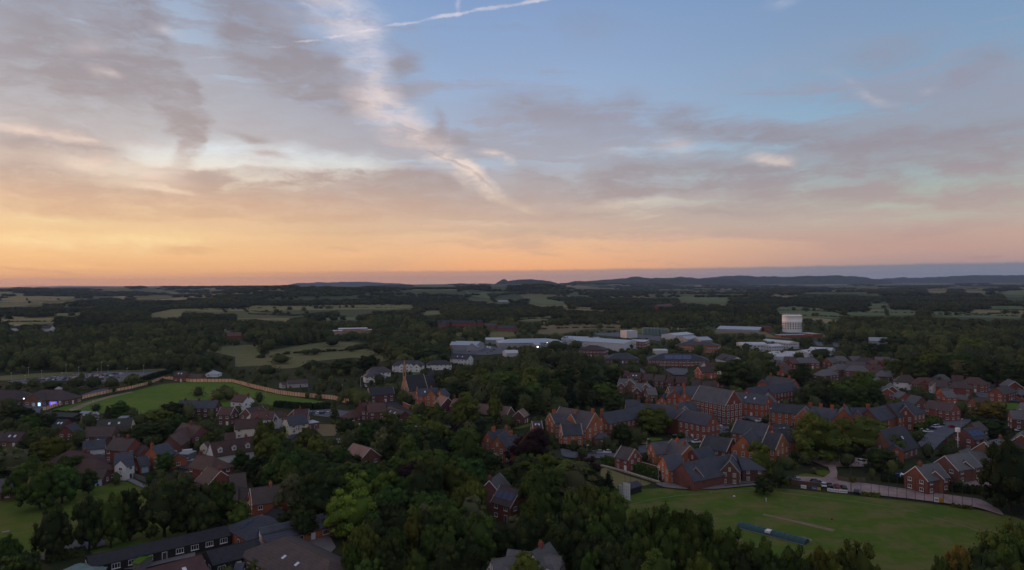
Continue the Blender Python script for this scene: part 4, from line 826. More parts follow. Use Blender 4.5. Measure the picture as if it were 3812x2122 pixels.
b_('school_wing', 'low slate-roofed link range climbing towards the tall hall', 'building', 'brick_red', 'slate', [('B3', 1900, 590, 2310, 528, 9, 6, 10.0, 'w'), ('B3', 1390, 510, 1590, 512, 8, 6, 10.2, ''), ('B3', 1590, 560, 1900, 575, 8, 6, 10, 'n')], st='v', chim=[(1, .9), (2, .3)], big=True)
b_('school_house', 'orange brick house with blue slates and paired chimney stacks behind the hall', 'building', 'brick_orange', SL, [('B3', 1975, 335, 2400, 322, 9, 7.5, 12, 'b'), ('@', 'B3', 2065, 380, 12, 12, 9, 7.5, 11.6, ''), ('@', 'B3', 2200, 400, 10, 10, 7, 7.5, 11, ''), ('B3', 1890, 460, 1960, 405, 7, 4.5, 8, '')], st='v', chim=[(0, .5), (1, .05), (2, .05)], big=True, short='the paired-chimney house')
b_('school_wing', 'brick range with slates and one skylight east of the tall hall', 'building', 'brick_orange', SL, [('B4', 520, 405, 960, 455, 9, 7.2, 11.2, 's'), ('@', 'B4', 955, 455, 20, 12, 8, 7.2, 11.2, '')], st='v', short='the skylight range')
b_('school_wing', 'farther blue-slated range with small front gables and a square brick bay', 'building', 'brick_red', 'slate', [('B4', 660, 350, 1290, 265, 9, 7, 11, ''), ('@', 'B4', 990, 385, 15, 8, 5, 6.5, 9.3, ''), ('@', 'B4', 1250, 335, 20, 8, 7, 8.2, 8.6, 'f')], st='v', short='the far blue-slated range')
b_('school_wing', 'distant grey-slated range with brick chimneys beside the big yews', 'building', 'brick_orange', 'slate_purple', [('B4', 945, 178, 1320, 228, 9, 7, 11.4, ''), ('@', 'B4', 875, 245, 20, 7, 6, 7, 9.6, '')], st='v', chim=[(0, .8), (0, .12)], big=True)
b_('school_wing', 'long low brick terrace range with blue slates stepping down to the east', 'building', 'brick_orange', SL, [('B4', 1010, 548, 1560, 600, 8.5, 6.4, 10.0, ''), ('B4', 1560, 600, 1900, 640, 8.5, 6.4, 10.2, ''), ('@', 'B4', 1440, 640, 30, 9, 8, 6.2, 10.4, 'c')], st='v', chim=[(0, .95), (1, .35), (1, .8)], big=True, short='the stepped terrace range')
b_('school_wing', 'brick range with twin orange gables and tall clustered chimneys near the big oak', 'building', 'brick_orange', SL, [('@', 'B4', 1990, 640, 28, 14, 11, 6.4, 12, ''), ('@', 'B4', 2175, 680, 28, 11, 8, 6.2, 10.4, ''), ('B4', 2070, 620, 2574, 620, 9, 6.6, 11, '')], st='v', chim=[(0, .25), (2, .5)], big=True, short='the twin-gabled range')
b_('school_wing', 'long brick range with big blue slate roof and steep gable beside the car park', 'building', 'brick_red', SL, [('B5', 440, 640, 720, 570, 10, 6.8, 11.5, 'n'), ('B5', 715, 570, 1000, 530, 10, 6.8, 12, 'j'), ('@', 'B5', 955, 600, 25, 8, 6.5, 7.2, 11.4, 'c')], st='v', short='the blue-slated east range')
b_('school_chapel_hall', 'single-storey brick hall with blue slate roof and coped ends in the middle yard', 'hall', 'brick_red', SL, [('B4', 520, 780, 980, 848, 10, 5, 9.6, 'c')], st='v', chim=[(0, .99)], short='the coped yard hall')
b_('school_wing', 'brick hall with bright orange gable and large white mullioned window', 'building', 'brick_orange', 'slate_dark', [('@', 'B4', 610, 1000, 32, 15, 9, 7.5, 12.6, ''), ('B4', 930, 950, 1150, 985, 11, 6.5, 11.5, 'c'), ('B4', 1010, 850, 1200, 830, 8, 5, 8.8, 's'), ('B4', 1010, 905, 1290, 900, 9, 6.4, 10.6, 'j')], st='v', short='the orange-gabled hall')
b_('school_wing', 'dark slate range with coped end running back from the orange gable', 'building', 'brick_red', SL, [('B4', 98, 985, 470, 1045, 10, 4.8, 9, 'c'), ('D2', 1405, 150, 1680, 95, 8.5, 4.5, 8.2, '')], st='v', chim=[(0, .01)])
b_('school_wing', 'brown-roofed brick wing with a west gable and coped end facing the small garden', 'building', 'brick_orange', 'slate_purple', [('D2', 1080, -20, 1370, 95, 10, 4.8, 9, 'c'), ('D2', 745, 30, 1060, 10, 8, 4.6, 8.2, ''), ('@', 'D2', 1340, 110, 10, 9, 7.5, 4.6, 8.2, '')], st='v', chim=[(0, .7), (0, .3)], short='the brown-roofed garden wing')
b_('school_wing', 'small blue-slated block with orange west gable behind the clipped yew', 'building', 'brick_orange', SL, [('D2', 935, 245, 1215, 225, 9, 5, 9, '')], st='v', short='the clipped-yew block')
b_('cricket_pavilion', 'long slate-roofed pavilion with verandas and three brick gables by the cricket field', 'pavilion', 'brick_dark', 'slate', [('D2', 1240, 366, 2080, 210, 11, 3.6, 8.4, 'jn'), ('@', 'D2', 1460, 440, 15, 9, 5, 4.2, 7.0, 'c'), ('@', 'D2', 2000, 335, 22, 10, 6.5, 4.6, 8.4, 'c'), ('D2', 2140, 275, 2290, 275, 9.5, 4.6, 7.6, 'j'), ('D2', 1160, 505, 1385, 560, 3, 2.6, 3.4, 'n'), ('D2', 1545, 520, 1930, 430, 3, 2.6, 3.4, 'n')], st='v', short='the cricket pavilion')
b_('gate_lodge', 'small brick lodge with coped gables and three white windows beside the hedge', 'lodge', 'brick_red', 'slate_purple', [('B3', 1330, 1142, 1525, 1190, 7.2, 4.6, 8.0, 'c')], st='v', short='the gate lodge')
b_('chapel', 'dark-roofed chapel with small dormer lights and an orange porch beneath the oak', 'chapel', 'brick_brown', 'slate_dark', [('B5', 600, 930, 925, 860, 12, 3.8, 11.4, 's')], st='a', keep=False)
b_('porch_block', 'orange brick porch with two lancets below the oak canopy', 'porch', 'brick_orange', 'slate_dark', [('@', 'B5', 830, 1160, 20, 6, 5, 5, 6.5, '')], st='a')
# ---- right-hand estate ---------------------------------------------------------------------------------------------
b_('terrace_house', 'brick terrace with one cream-fronted bay and arched porches facing the street', 'house', 'brick_red', 'tile_brown', [('B5', 1270, 510, 1640, 565, 8.6, 5.3, 8.8, ''), ('@', 'B5', 1420, 590, 10, 3, 5, 5.3, 6.6, 'wnf')], short='the cream-bayed terrace')
b_('detached_house', 'gabled brick house with dark red side wall left of the cream-bayed terrace', 'house', 'brick_dark', 'tile_grey', [('B5', 1030, 440, 1175, 470, 8.4, 5, 8.6, '')])
b_('detached_house', 'low grey-roofed brick house stepping down behind the blue slate range', 'house', 'brick_red', 'tile_grey', [('B5', 860, 385, 960, 415, 8, 4.8, 7.8, '')])
b_('detached_house', 'brick house with two stacked gables under pale verges', 'house', 'brick_red', 'tile_grey', [('B5', 745, 272, 770, 320, 8.6, 5.5, 9.2, 'b'), ('@', 'B5', 700, 350, 15, 8, 8, 5.5, 8.2, 'b')])
b_('detached_house', 'half-white house with hipped brown roof and tall chimney by the conifers', 'house', 'render_white', 'tile_brown', [('B5', 900, 165, 1010, 170, 9, 5.2, 9.4, 'h')], chim=[(0, .0)])
b_('detached_house', 'brick house with small arched windows in a wide central gable', 'house', 'brick_red', 'tile_red', [('B5', 1130, 202, 1290, 208, 9, 5, 8.6, 'h'), ('@', 'B5', 1210, 240, 8, 4, 6, 5, 7.4, '')])
b_('detached_house', 'brick house with white half-timbered gable and white garage', 'house', 'brick_red', 'tile_brown', [('B5', 1370, 235, 1530, 245, 9, 5, 8.6, ''), ('@', 'B5', 1368, 270, 5, 4, 4.5, 5, 7.0, 'wb')])
b_('detached_house', 'hipped dark-roofed house half hidden by a round conifer', 'house', 'brick_brown', 'tile_grey', [('B5', 1400, 160, 1480, 162, 9, 5, 8.8, 'h')])
b_('detached_house', 'brick house with broad red tiled roof behind the half-timbered one', 'house', 'brick_red', 'tile_red', [('B5', 1580, 170, 1740, 178, 9, 5, 8.8, '')])
b_('detached_house', 'brick house with small gable over white garage at the bend', 'house', 'brick_red', 'tile_brown', [('B5', 1630, 255, 1750, 262, 8, 5, 8.4, 'h'), ('@', 'B5', 1706, 290, 8, 4, 4.5, 4.8, 6.8, 'k')])
b_('detached_house', 'large red-roofed brick house with white porch beside the estate road', 'house', 'brick_red', 'tile_red', [('B5', 1830, 195, 1950, 205, 10, 5.2, 9, 'h'), ('@', 'B5', 1900, 300, 10, 3, 4, 2.6, 4, 'w')])
b_('detached_house', 'dark-roofed brick house behind the large red-roofed one', 'house', 'brick_red', 'tile_grey', [('B5', 1850, 125, 2000, 138, 9, 5.4, 9, '')])
b_('detached_house', 'white-gabled house with hipped grey roof above the estate road', 'house', 'render_white', 'tile_grey', [('B5', 2070, 135, 2160, 135, 9, 5.4, 9, 'h')])
b_('detached_house', 'tall brick gabled house with small bright window at the road end', 'house', 'brick_red', 'tile_brown', [('B5', 2245, 125, 2400, 110, 9.5, 6, 9.8, 'i')])
b_('detached_house', 'farthest pyramid-roofed brown house on the estate edge', 'house', 'brick_brown', 'tile_brown', [('B5', 2360, 100, 2400, 100, 9, 5.4, 9.4, 'h')])
b_('detached_house', 'white gable-fronted house at the picture edge on the estate', 'house', 'render_white', 'tile_brown', [('@', 'B5', 2510, 210, 15, 9, 7, 5, 8.4, 'b')])
b_('detached_house', 'big dark red brick gabled house with white verge and garage', 'house', 'brick_red', 'tile_grey', [('@', 'B5', 2450, 258, 18, 11, 9, 5.2, 8.8, 'bk')])
b_('detached_house', 'red brick house with black and white half-timbered front', 'house', 'brick_red', 'tile_brown', [('B5', 2190, 345, 2340, 310, 8, 5, 8.4, 'j'), ('@', 'B5', 2225, 365, 300, 1.2, 5, 5, 6.4, 'w')])
b_('garage_block', 'low dark garage with green side door at the far right', 'garage', 'brick_dark', 'tile_grey', [('B5', 2430, 385, 2574, 365, 7, 2.8, 5, '')])
b_('detached_house', 'brick house with brown roof and dark chimney behind the golden tree', 'house', 'brick_brown', 'tile_brown', [('B5', 1870, 480, 2090, 475, 8, 5.2, 8.6, '')])
b_('garage_block', 'long low grey garage roof beside the estate street', 'garage', 'brick_brown', 'tile_grey', [('B5', 1660, 435, 1810, 450, 6, 2.6, 4.8, 'n')])
b_('detached_house', 'brick house with grey tiled roof and two lit ground windows behind the terrace', 'house', 'brick_orange', 'tile_grey', [('B5', 1440, 390, 1590, 385, 8, 4.6, 7.6, ''), ('B5', 1430, 350, 1540, 345, 7, 4.6, 7.4, '')])
b_('detached_house', 'grey-roofed house with patchwork of cream and brick front at the right edge', 'house', 'brick_dark', 'tile_grey', [('B5', 2380, 650, 2560, 660, 8, 5.4, 8.8, ''), ('B5', 2530, 545, 2640, 560, 8, 5.4, 8.8, ''), ('@', 'B5', 2560, 690, 10, 3, 6, 5.4, 6.5, 'w')])
b_('detached_house', 'square brick house with solar roof and white satellite drum on its gable', 'house', 'brick_dark', 'slate_dark', [('@', 'B5', 1740, 905, 68, 9, 9.5, 5.2, 8.8, 'p')], short='the solar-roofed brick house')
b_('detached_house', 'tall brown house between the solar roof and the golden tree', 'house', 'brick_brown', 'tile_brown', [('B5', 1850, 835, 1960, 800, 7, 5, 8, '')])
b_('detached_house', 'brick house with pale verge and chimney, farthest of the grey-roofed close', 'house', 'brick_brown', 'tile_grey', [('@', 'B5', 2030, 1085, 62, 12, 9, 5.2, 9, 'b')], chim=[(0, .95)], short='the farthest grey-roofed close house')
b_('garage_block', 'double garage with white door between two grey-roofed houses', 'garage', 'brick_dark', 'tile_grey', [('@', 'B5', 1880, 1210, 95, 7, 6.5, 2.8, 5.4, 'g')])
b_('detached_house', 'wide grey-roofed brick house with long pale verge in the close', 'house', 'brick_brown', 'tile_grey', [('@', 'B5', 1490, 1275, 66, 13, 9.5, 5, 9, 'b'), ('B5', 1680, 1215, 1820, 1170, 9, 5, 9, ''), ('@', 'B5', 1770, 1350, 20, 5, 5, 5, 7.2, 'b')], short='the wide close house')
b_('detached_house', 'nearest grey-roofed brick house beside the track hedge', 'house', 'brick_red', 'tile_grey', [('@', 'C5', 1085, 20, 66, 11, 8.5, 5, 8.8, 'b'), ('@', 'C5', 1350, 85, 25, 6, 5, 5, 7.4, 'b')], chim=[(0, .2)], short='the nearest close house')
b_('garage_block', 'white-doored garage attached beside the nearest close house', 'garage', 'brick_dark', 'tile_grey', [('C5', 1360, 30, 1500, 85, 6.5, 2.8, 5.6, 'k')])
b_('detached_house', 'white and brick house with wide eaves at the right margin', 'house', 'render_white', 'tile_brown', [('B5', 2360, 1095, 2510, 1090, 8, 3, 6.4, '')])
b_('detached_house', 'pink brick gabled house cut by the right margin', 'house', 'brick_red', 'tile_grey', [('@', 'B5', 2540, 985, 40, 10, 8, 5.4, 9, 'b')])
# ---- estate roofs beyond the school --------------------------------------------------------------------------------
EST = [('A3', 190, 878, 300, 885, 0), ('A3', 60, 908, 150, 912, 2), ('A3', 230, 905, 300, 900, 1), ('A3', 320, 890, 380, 888, 2), ('A3', 400, 888, 480, 890, 1), ('A3', 120, 950, 200, 948, 0), ('A3', 150, 990, 215, 985, 1),
       ('A3', 610, 892, 690, 885, 1), ('A3', 700, 872, 780, 875, 2), ('A3', 830, 878, 940, 872, 0), ('A3', 940, 886, 1040, 890, 0), ('A3', 1090, 880, 1240, 885, 2), ('A3', 830, 925, 1000, 935, 0), ('A3', 1050, 908, 1130, 915, 1), ('A3', 1170, 912, 1260, 908, 1), ('A3', 1250, 900, 1350, 905, 0),
       ('A3', 860, 965, 960, 970, 2), ('A3', 1020, 955, 1130, 960, 0), ('A3', 1200, 962, 1320, 970, 0), ('A3', 1050, 1000, 1160, 1010, 1), ('A3', 1160, 1015, 1290, 1022, 0), ('A3', 700, 955, 790, 950, 2), ('A3', 560, 1010, 640, 1000, 0), ('A3', 1000, 1065, 1080, 1060, 1)]
EW = ['brick_dark', 'brick_red', 'brick_brown']; ER = ['tile_red', 'tile_brown', 'tile_grey']
EL = ['grey-roofed house first in the far estate below the tower', 'small brick house at the estate edge beside the tall hedge trees', 'red brick hip-ended house beside two grey roofs', 'grey roof peeping over a red gable on the far estate', 'red brick gable between garden trees on the far estate', 'dark tiled house above the white-gabled chapel tree', 'orange-walled gabled house under the tall yew', 'orange gabled brick house at the west end of the red-roofed rows',
      'brown roofed house second along the top red-roofed row', 'dark tiled house with pale chimney box beside it', 'broad red-roofed house below the pale chimney box', 'long grey roof closing the top of the red rows', 'long dark roof in the second red row with white van before it', 'small orange gable in the middle of the red rows', 'low red gable east of the orange gable', 'brown roofed house at the wooded east end of the red rows',
      'flat-looking grey roofed house with pale garage doors', 'red-roofed house with one lit window in the third row', 'pinkish roofed house with one lit window below the trees', 'red brick house with two lit windows in the fourth row', 'dark broad roof lowest in the red rows', 'brown house between tree crowns left of the pale garages', 'white-gabled brick cottage beside the blue-slated range', 'small red gable left of the lime-green round tree']
for (r, x1, y1, x2, y2, q), lb in zip(EST, EL):
    b_('estate_house', lb, 'house', EW[q] if q != 1 else 'brick_red', ER[(q + x1) % 3 if q != 2 else 2], [(r, x1, y1, x2, y2, 8.5, 5, 8.6, 'h' if x1 % 4 == 0 else '')], chim=[(0, .2)] if x1 % 3 == 0 else [], group='houses of the far estate')
for i, (r, x1, y1, x2, y2, fl, lb, rm, wm) in enumerate([
    ('B3', 1330, 105, 1440, 112, '', 'first red brick house of the row below the office car park', 'tile_red', 'brick_red'), ('B3', 1460, 135, 1610, 145, 's', 'red brick house with roof lights and five lit windows', 'tile_brown', 'brick_red'),
    ('B3', 1650, 150, 1770, 155, '', 'third brick house of the row with wide brown roof', 'tile_brown', 'brick_red'), ('B3', 1800, 165, 1940, 172, '', 'fourth brick house of the row with shaded front', 'tile_brown', 'brick_dark'), ('B3', 1970, 185, 2060, 190, '', 'fifth brick house of the row half behind a shrub', 'tile_red', 'brick_red'), ('B3', 2090, 192, 2240, 198, '', 'last brick house of the row beside the roundabout', 'tile_red', 'brick_dark'),
    ('B3', 1310, 215, 1430, 222, 'b', 'gable-fronted brown house with pale verge, nearest the wood', 'tile_grey', 'brick_brown'), ('B3', 1530, 280, 1650, 285, 'b', 'gable-fronted brown house with white garage', 'tile_grey', 'brick_brown'), ('B3', 1670, 345, 1800, 342, '', 'grey-roofed house with small white front gable and clipped hedge', 'tile_grey', 'brick_brown'),
    ('B4', 60, 245, 240, 250, '', 'brown brick terrace with four pale windows behind the hall', 'tile_brown', 'brick_dark'), ('B4', 240, 215, 310, 212, '', 'small red brick end house beside the big yew', 'tile_red', 'brick_red'), ('B3', 2300, 228, 2420, 232, '', 'low brown terrace roof left of the tall hall', 'tile_brown', 'brick_dark'), ('B3', 2440, 255, 2574, 260, '', 'long dark terrace roof above the hall ridge', 'tile_brown', 'brick_dark')]):
    wg = [(r, x1, y1, x2, y2, 8.4, 5, 8.4, fl)]
    if 'b' in fl: wg.append(('@', r, x1 + 20, y1 + 60, 8, 5, 5, 4.8, 7.2, 'b')); wg.append(('@', r, x2 + 20, y2 + 8, 15, 8, 8, 5, 8.4, 'b'))
    b_('row_house', lb, 'house', wm, rm, wg, chim=[(0, .1)] if i % 2 == 0 else [], group='brick row houses beyond the school')
b_('detached_house', 'red brick gable house with long dark roof below three white gables', 'house', 'brick_orange', 'tile_brown', [('D1', 545, 685, 760, 672, 8, 5, 8.6, 'b')], short='the red gable house')
b_('terrace_house', 'dark-roofed terrace with three bright white gables', 'house', 'render_white', 'tile_red', [('D1', 640, 620, 950, 622, 8, 5.4, 8.8, 'n'), ('@', 'D1', 628, 628, 5, 5, 6, 5.2, 8.2, 'w'), ('@', 'D1', 732, 634, 5, 5, 6, 5.2, 8.2, 'w'), ('@', 'D1', 828, 645, 5, 5, 6, 5.2, 8.2, 'w')], short='the three white gables')
# ---- left village --------------------------------------------------------------------------------------------------
b_('terrace_house', 'long brick terrace with blue-grey slate roof and three chimneys', 'house', 'brick_dark', SL, [('B1', 70, 516, 600, 516, 8, 5.4, 8.8, '')], chim=[(0, .15), (0, .5), (0, .85)], short='the slate-roofed brick terrace')
b_('village_house', 'brick house with red tiled roof and three pairs of white windows', 'house', 'brick_dark', 'tile_red', [('B1', 640, 606, 815, 608, 8, 5.6, 8.8, 'b')])
b_('village_house', 'grey-brown gable-fronted house with pale verges and paired windows', 'house', 'brick_brown', 'tile_brown', [('@', 'B1', 975, 628, 28, 10, 9, 5.2, 8.6, 'b')])
b_('white_terrace', 'white rendered terrace with a row of small gables facing the lane', 'house', 'render_white', 'tile_red', [('B1', 1060, 668, 1370, 660, 7.5, 5.6, 8.8, 'n'), ('@', 'B1', 1040, 695, 22, 5, 5.5, 5.6, 8.0, ''), ('@', 'B1', 1128, 697, 22, 5, 5, 5.6, 8.0, ''), ('@', 'B1', 1262, 708, 22, 5, 5, 5.2, 7.6, ''), ('@', 'B1', 1372, 680, 22, 5, 5, 5.6, 8.0, '')], chim=[(0, .3), (0, .7)], short='the gabled white terrace')
b_('village_house', 'white gabled cottage with shallow bay roof below the white terrace', 'house', 'render_cream', 'tile_red', [('@', 'B1', 820, 788, 66, 11, 8, 4.8, 8.2, ''), ('@', 'B1', 960, 800, 14, 4, 5, 4.8, 6.6, '')], chim=[(0, .9)])
b_('village_house', 'tall white house with chimneys and six small dark windows beside the green paddock', 'house', 'render_white', 'tile_red', [('B1', 845, 432, 1015, 448, 8, 6.2, 9.4, '')], chim=[(0, .03), (0, .97)], short='the tall white house')
b_('village_house', 'cream gabled cottage with blue slates and pale blue side wall', 'house', 'render_cream', SL, [('@', 'B1', 1520, 738, 50, 9.5, 8.5, 4.8, 8.4, '')], chim=[(0, .0)])
b_('village_house', 'red brick house with twin pale-verged gables beside the car park', 'house', 'brick_red', 'tile_red', [('B1', 1640, 640, 1835, 634, 8.5, 5.6, 9.2, 'b'), ('@', 'B1', 1632, 648, 20, 5, 7.5, 5.6, 8.8, 'b')], chim=[(0, .4)], short='the twin-verged brick house')
b_('village_house', 'large old brick house with red-brown tiled roofs and tall chimney', 'house', 'brick_dark', 'tile_red', [('B1', 110, 822, 370, 870, 9, 4.8, 9, ''), ('B1', 20, 940, 110, 890, 8, 4, 8, '')], chim=[(0, .45)], short='the large tiled brick house')
b_('village_house', 'red-roofed brick cottage behind the copper-leaved tree on the left', 'house', 'brick_dark', 'tile_red', [('B0', 2330, 1010, 2560, 880, 8, 4.2, 8, ''), ('B1', 100, 1030, 200, 1020, 6, 3, 5, 'n')])
b_('village_house', 'long white cottage with red-brown roof and four white dormers', 'house', 'render_white', 'tile_red', [('@', 'B1', 487, 1100, 48, 22, 8.5, 3.6, 8.2, 'd4'), ('B1', 690, 965, 830, 955, 7, 4, 7.4, '')], chim=[(0, .65)], short='the white dormered cottage')
b_('village_house', 'cream cottage wing with white parapet behind the dormered roof', 'house', 'render_cream', 'tile_brown', [('B1', 400, 1090, 460, 1075, 5, 3, 5, '')])
b_('village_house', 'brown-tiled brick house with white windows, nearest the dormered cottage', 'house', 'brick_red', 'tile_red', [('B1', 335, 1252, 545, 1292, 9, 5, 8.6, 'j')], chim=[(0, .12)])
b_('village_house', 'brick house with white-framed conservatory and pale verges near the school trees', 'house', 'brick_red', 'tile_brown', [('C1', 460, 25, 625, 82, 9, 5.2, 9, 'b')], chim=[(0, .97)], short='the conservatory house')
b_('conservatory', 'white glazed conservatory with hipped roof in the brick house garden', 'conservatory', 'trim', 'glass', [('C1', 260, 55, 360, 70, 4, 2.2, 3.2, 'h')], st='l')
b_('village_house', 'dark-tiled brick house between the conservatory house and the wood', 'house', 'brick_dark', 'tile_brown', [('C1', 745, 135, 960, 108, 9, 5.2, 9, ''), ('C1', 770, 330, 860, 320, 7, 3.4, 6, '')], short='the dark-tiled house')
b_('village_house', 'orange brick gabled house with white windows and a glazed lean-to', 'house', 'brick_orange', 'tile_brown', [('@', 'C1', 1035, 325, 62, 13, 9, 5.6, 9.2, 'b'), ('@', 'C1', 860, 300, 118, 6, 5, 3.4, 6, ''), ('C1', 1250, 400, 1420, 440, 7, 2.8, 5.6, '')], chim=[(0, .45)], short='the orange gabled house')
b_('lean_to', 'dark glass lean-to against the orange brick gable', 'lean-to', 'trim', 'glass', [('C1', 880, 445, 1020, 470, 4, 2.2, 3.0, '')], st='l')
b_('garden_shed', 'pale-roofed timber shed behind the garden', 'shed', 'timber_dark', 'felt', [('C1', 1345, 590, 1500, 650, 6, 2.3, 3.8, '')])
b_('village_house', 'slate-roofed brick house with white front gable and two garage doors', 'house', 'brick_orange', SL, [('B0', 1575, 1248, 1820, 1225, 8.5, 5.2, 8.6, ''), ('@', 'B0', 1650, 1335, 10, 4, 5, 5.2, 7.4, 'w'), ('B0', 1870, 1300, 2010, 1275, 6.5, 2.8, 5.6, 'g')], short='the white-gabled slate house')
b_('village_house', 'slate-roofed house with orange brick gable and attached single garage', 'house', 'brick_orange', SL, [('B0', 2075, 1150, 2300, 1095, 8.5, 5.2, 8.8, ''), ('B0', 2370, 1195, 2440, 1250, 6.5, 2.8, 5.4, 'g')], chim=[(0, .02)], short='the orange-gabled slate house')
b_('village_house', 'large brick house with brown roof and tall chimneys above the driveway', 'house', 'brick_red', 'tile_brown', [('B0', 1565, 1022, 1850, 1045, 9, 5.2, 9, ''), ('B0', 1880, 1120, 2010, 1140, 6.5, 3, 6, '')], chim=[(0, .65)], short='the brown-roofed driveway house')
b_('garage_block', 'low garage with orange tiled gable and pale door', 'garage', 'render_white', 'slate', [('@', 'B0', 1140, 1080, 62, 8, 7, 2.8, 5.6, 'k')])
b_('village_house', 'small slate-roofed bungalow with two roof lights by the garage', 'house', 'brick_dark', 'slate_dark', [('B0', 1330, 1005, 1480, 1010, 8, 3, 6, 's')])
b_('village_house', 'brown-roofed house with white half-timbered centre gable', 'house', 'brick_brown', 'tile_brown', [('B0', 1190, 880, 1590, 872, 8.5, 4.8, 8.2, ''), ('@', 'B0', 1375, 900, 8, 4, 5, 4.8, 7.2, 'wb')], short='the half-timbered brown house')
b_('village_house', 'brown bungalow roof right of the half-timbered house', 'house', 'brick_brown', 'tile_brown', [('B0', 1600, 885, 1780, 872, 8, 2.8, 5.8, '')])
b_('village_house', 'cream gabled cottage with mossy green roof and two roof lights', 'house', 'render_cream', 'tile_green', [('@', 'B0', 1345, 785, 75, 15, 8, 3.6, 7, 's')])
b_('flat_building', 'long flat-roofed building with white fascia behind the village gardens', 'building', 'timber_dark', 'metal_grey', [('B0', 1600, 790, 1900, 790, 12, 3.2, 3.2, 'f'), ('B0', 1640, 750, 1760, 745, 6, 3.8, 3.8, 'f')])
b_('village_house', 'cottage with rounded cream upper gable and pale garage door', 'house', 'brick_red', 'slate_dark', [('@', 'B0', 898, 875, 352, 8, 7, 5, 8, 'k'), ('B0', 790, 775, 940, 778, 8, 4, 7, 's'), ], short='the cream-gabled cottage')
b_('village_house', 'brown tiled bungalow with roof lights at the left edge', 'house', 'brick_brown', 'tile_brown', [('B0', 90, 945, 350, 948, 8, 3, 6.2, 's'), ('B0', -80, 950, 60, 945, 7, 3, 6, '')], short='the left-edge bungalow')
b_('village_house', 'big dark red roof half hidden by trees on the lower left', 'house', 'brick_dark', 'tile_red', [('B0', 950, 1195, 1220, 1235, 10, 4, 8, 'h'), ('B0', 1160, 1310, 1330, 1330, 9, 4, 7.6, 'h')], chim=[(0, .8)], short='the dark red roof')
b_('village_house', 'pair of grey-roofed cottages above the playing field hedge', 'house', 'brick_brown', 'tile_grey', [('C0', -60, 200, 95, 190, 8, 3, 6.2, ''), ('C0', 100, 205, 280, 200, 7, 3, 5.8, '')])
b_('garage_block', 'dark garage with pale blue door beside the playing field hedge', 'garage', 'brick_dark', 'tile_brown', [('C0', 1330, 60, 1460, 55, 6.5, 2.8, 5.2, 'g')])
b_('grey_shed', 'grey sheet-roofed shed at the foot of the paddock', 'shed', 'render_grey', 'metal_grey', [('B0', 1130, 665, 1250, 670, 9, 3, 4.2, ''), ('B0', 1270, 680, 1330, 672, 6, 3.4, 4.4, '')])
b_('hedge_building', 'long low dark building with green roof along the paddock foot', 'building', 'timber_dark', 'tile_green', [('B0', 640, 672, 1080, 690, 7, 3, 4.4, 'n')])
b_('village_house', 'brick farmhouse with three roof lights behind the timber fence', 'house', 'brick_red', 'tile_brown', [('B1', 30, 115, 170, 118, 8, 4.2, 7.4, 's'), ('B1', 190, 150, 390, 155, 7, 3, 5.4, '')], short='the farmhouse behind the fence')
b_('garden_tent', 'pale blue pyramid-roofed garden pavilion among the trees', 'pavilion', 'trim', 'metal_roof', [('B1', 525, 108, 545, 108, 8, 2.2, 4.6, 'h')])
b_('shop', 'brown-roofed service building with pale porch gable and neon-lit doorway', 'shop', 'brick_brown', 'tile_brown', [('B0', 570, 372, 860, 380, 14, 3.4, 8, 'h'), ('@', 'B0', 452, 438, 5, 14, 11, 3.4, 7.0, '')], st='l', short='the neon-lit shop')
b_('care_home', 'broad brown-roofed building at the left edge with lit entrance lamps', 'building', 'brick_brown', 'tile_brown', [('B0', -40, 370, 215, 375, 15, 3.4, 8.4, 'h'), ('B0', 230, 392, 330, 395, 12, 3.2, 6.6, 'h')], short='the brown-roofed care home')
b_('village_house', 'low grey bungalow with parked cars among hedges behind the timber fence', 'house', 'render_grey', 'tile_brown', [('B1', 1540, 240, 1820, 225, 8, 3, 5, ''), ('B1', 1450, 270, 1500, 265, 5, 3, 4, '')])
# church side
b_('church', 'sandstone church with dark steep roof and slender bellcote', 'church', 'sandstone', 'slate_dark', [('B2', 757, 182, 1020, 156, 10, 6, 14.5, 'cD'), ('B2', 1034, 180, 1140, 168, 8, 5, 12.5, 'n')], st='a', short='the church')
b_('village_house', 'brick gabled house with slates and one bright skylight below the church', 'house', 'brick_orange', SL, [('B2', 925, 362, 1210, 345, 8, 6.5, 9.8, 's'), ('@', 'B2', 1120, 378, 20, 7, 7, 6.5, 9.6, ''), ('@', 'B2', 1235, 372, 20, 7, 6.5, 6.5, 9.8, '')], st='v', chim=[(0, .02), (0, .7)], short='the gabled house below the church')
b_('almshouse', 'pinkish-roofed brick house with white verge right of the gabled one', 'house', 'brick_dark', 'tile_pink', [('B2', 1250, 448, 1350, 478, 8.5, 4.4, 8.4, 'b')])
b_('almshouse', 'pinkish-roofed house with chimneys half behind the tall lime', 'house', 'brick_dark', 'tile_pink', [('B2', 1430, 488, 1560, 500, 8, 4.6, 8.2, '')], chim=[(0, .1), (0, .6)])
b_('almshouse', 'long pinkish-roofed brick range with pale verge behind the two tall limes', 'house', 'brick_dark', 'tile_pink', [('B2', 1765, 560, 2210, 605, 9, 4.6, 8.6, 'b')], chim=[(0, .7)], short='the long pink-roofed range')
b_('almshouse', 'small gabled brick annexe with pale verge at the end of the pink roofs', 'house', 'brick_dark', 'tile_pink', [('@', 'B2', 2318, 660, 20, 7, 6, 4, 6.8, 'b')])
b_('village_house', 'red brick house with red tiles and white rear porch beside the lane', 'house', 'brick_dark', 'tile_red', [('B2', 240, 560, 490, 545, 8.5, 5, 8.8, ''), ('@', 'B2', 150, 565, 24, 8, 8, 5, 8.6, ''), ('B2', 20, 660, 110, 640, 7, 2.6, 5.4, 'h')], chim=[(0, .02), (0, .96), (1, .0)], short='the red brick lane house')
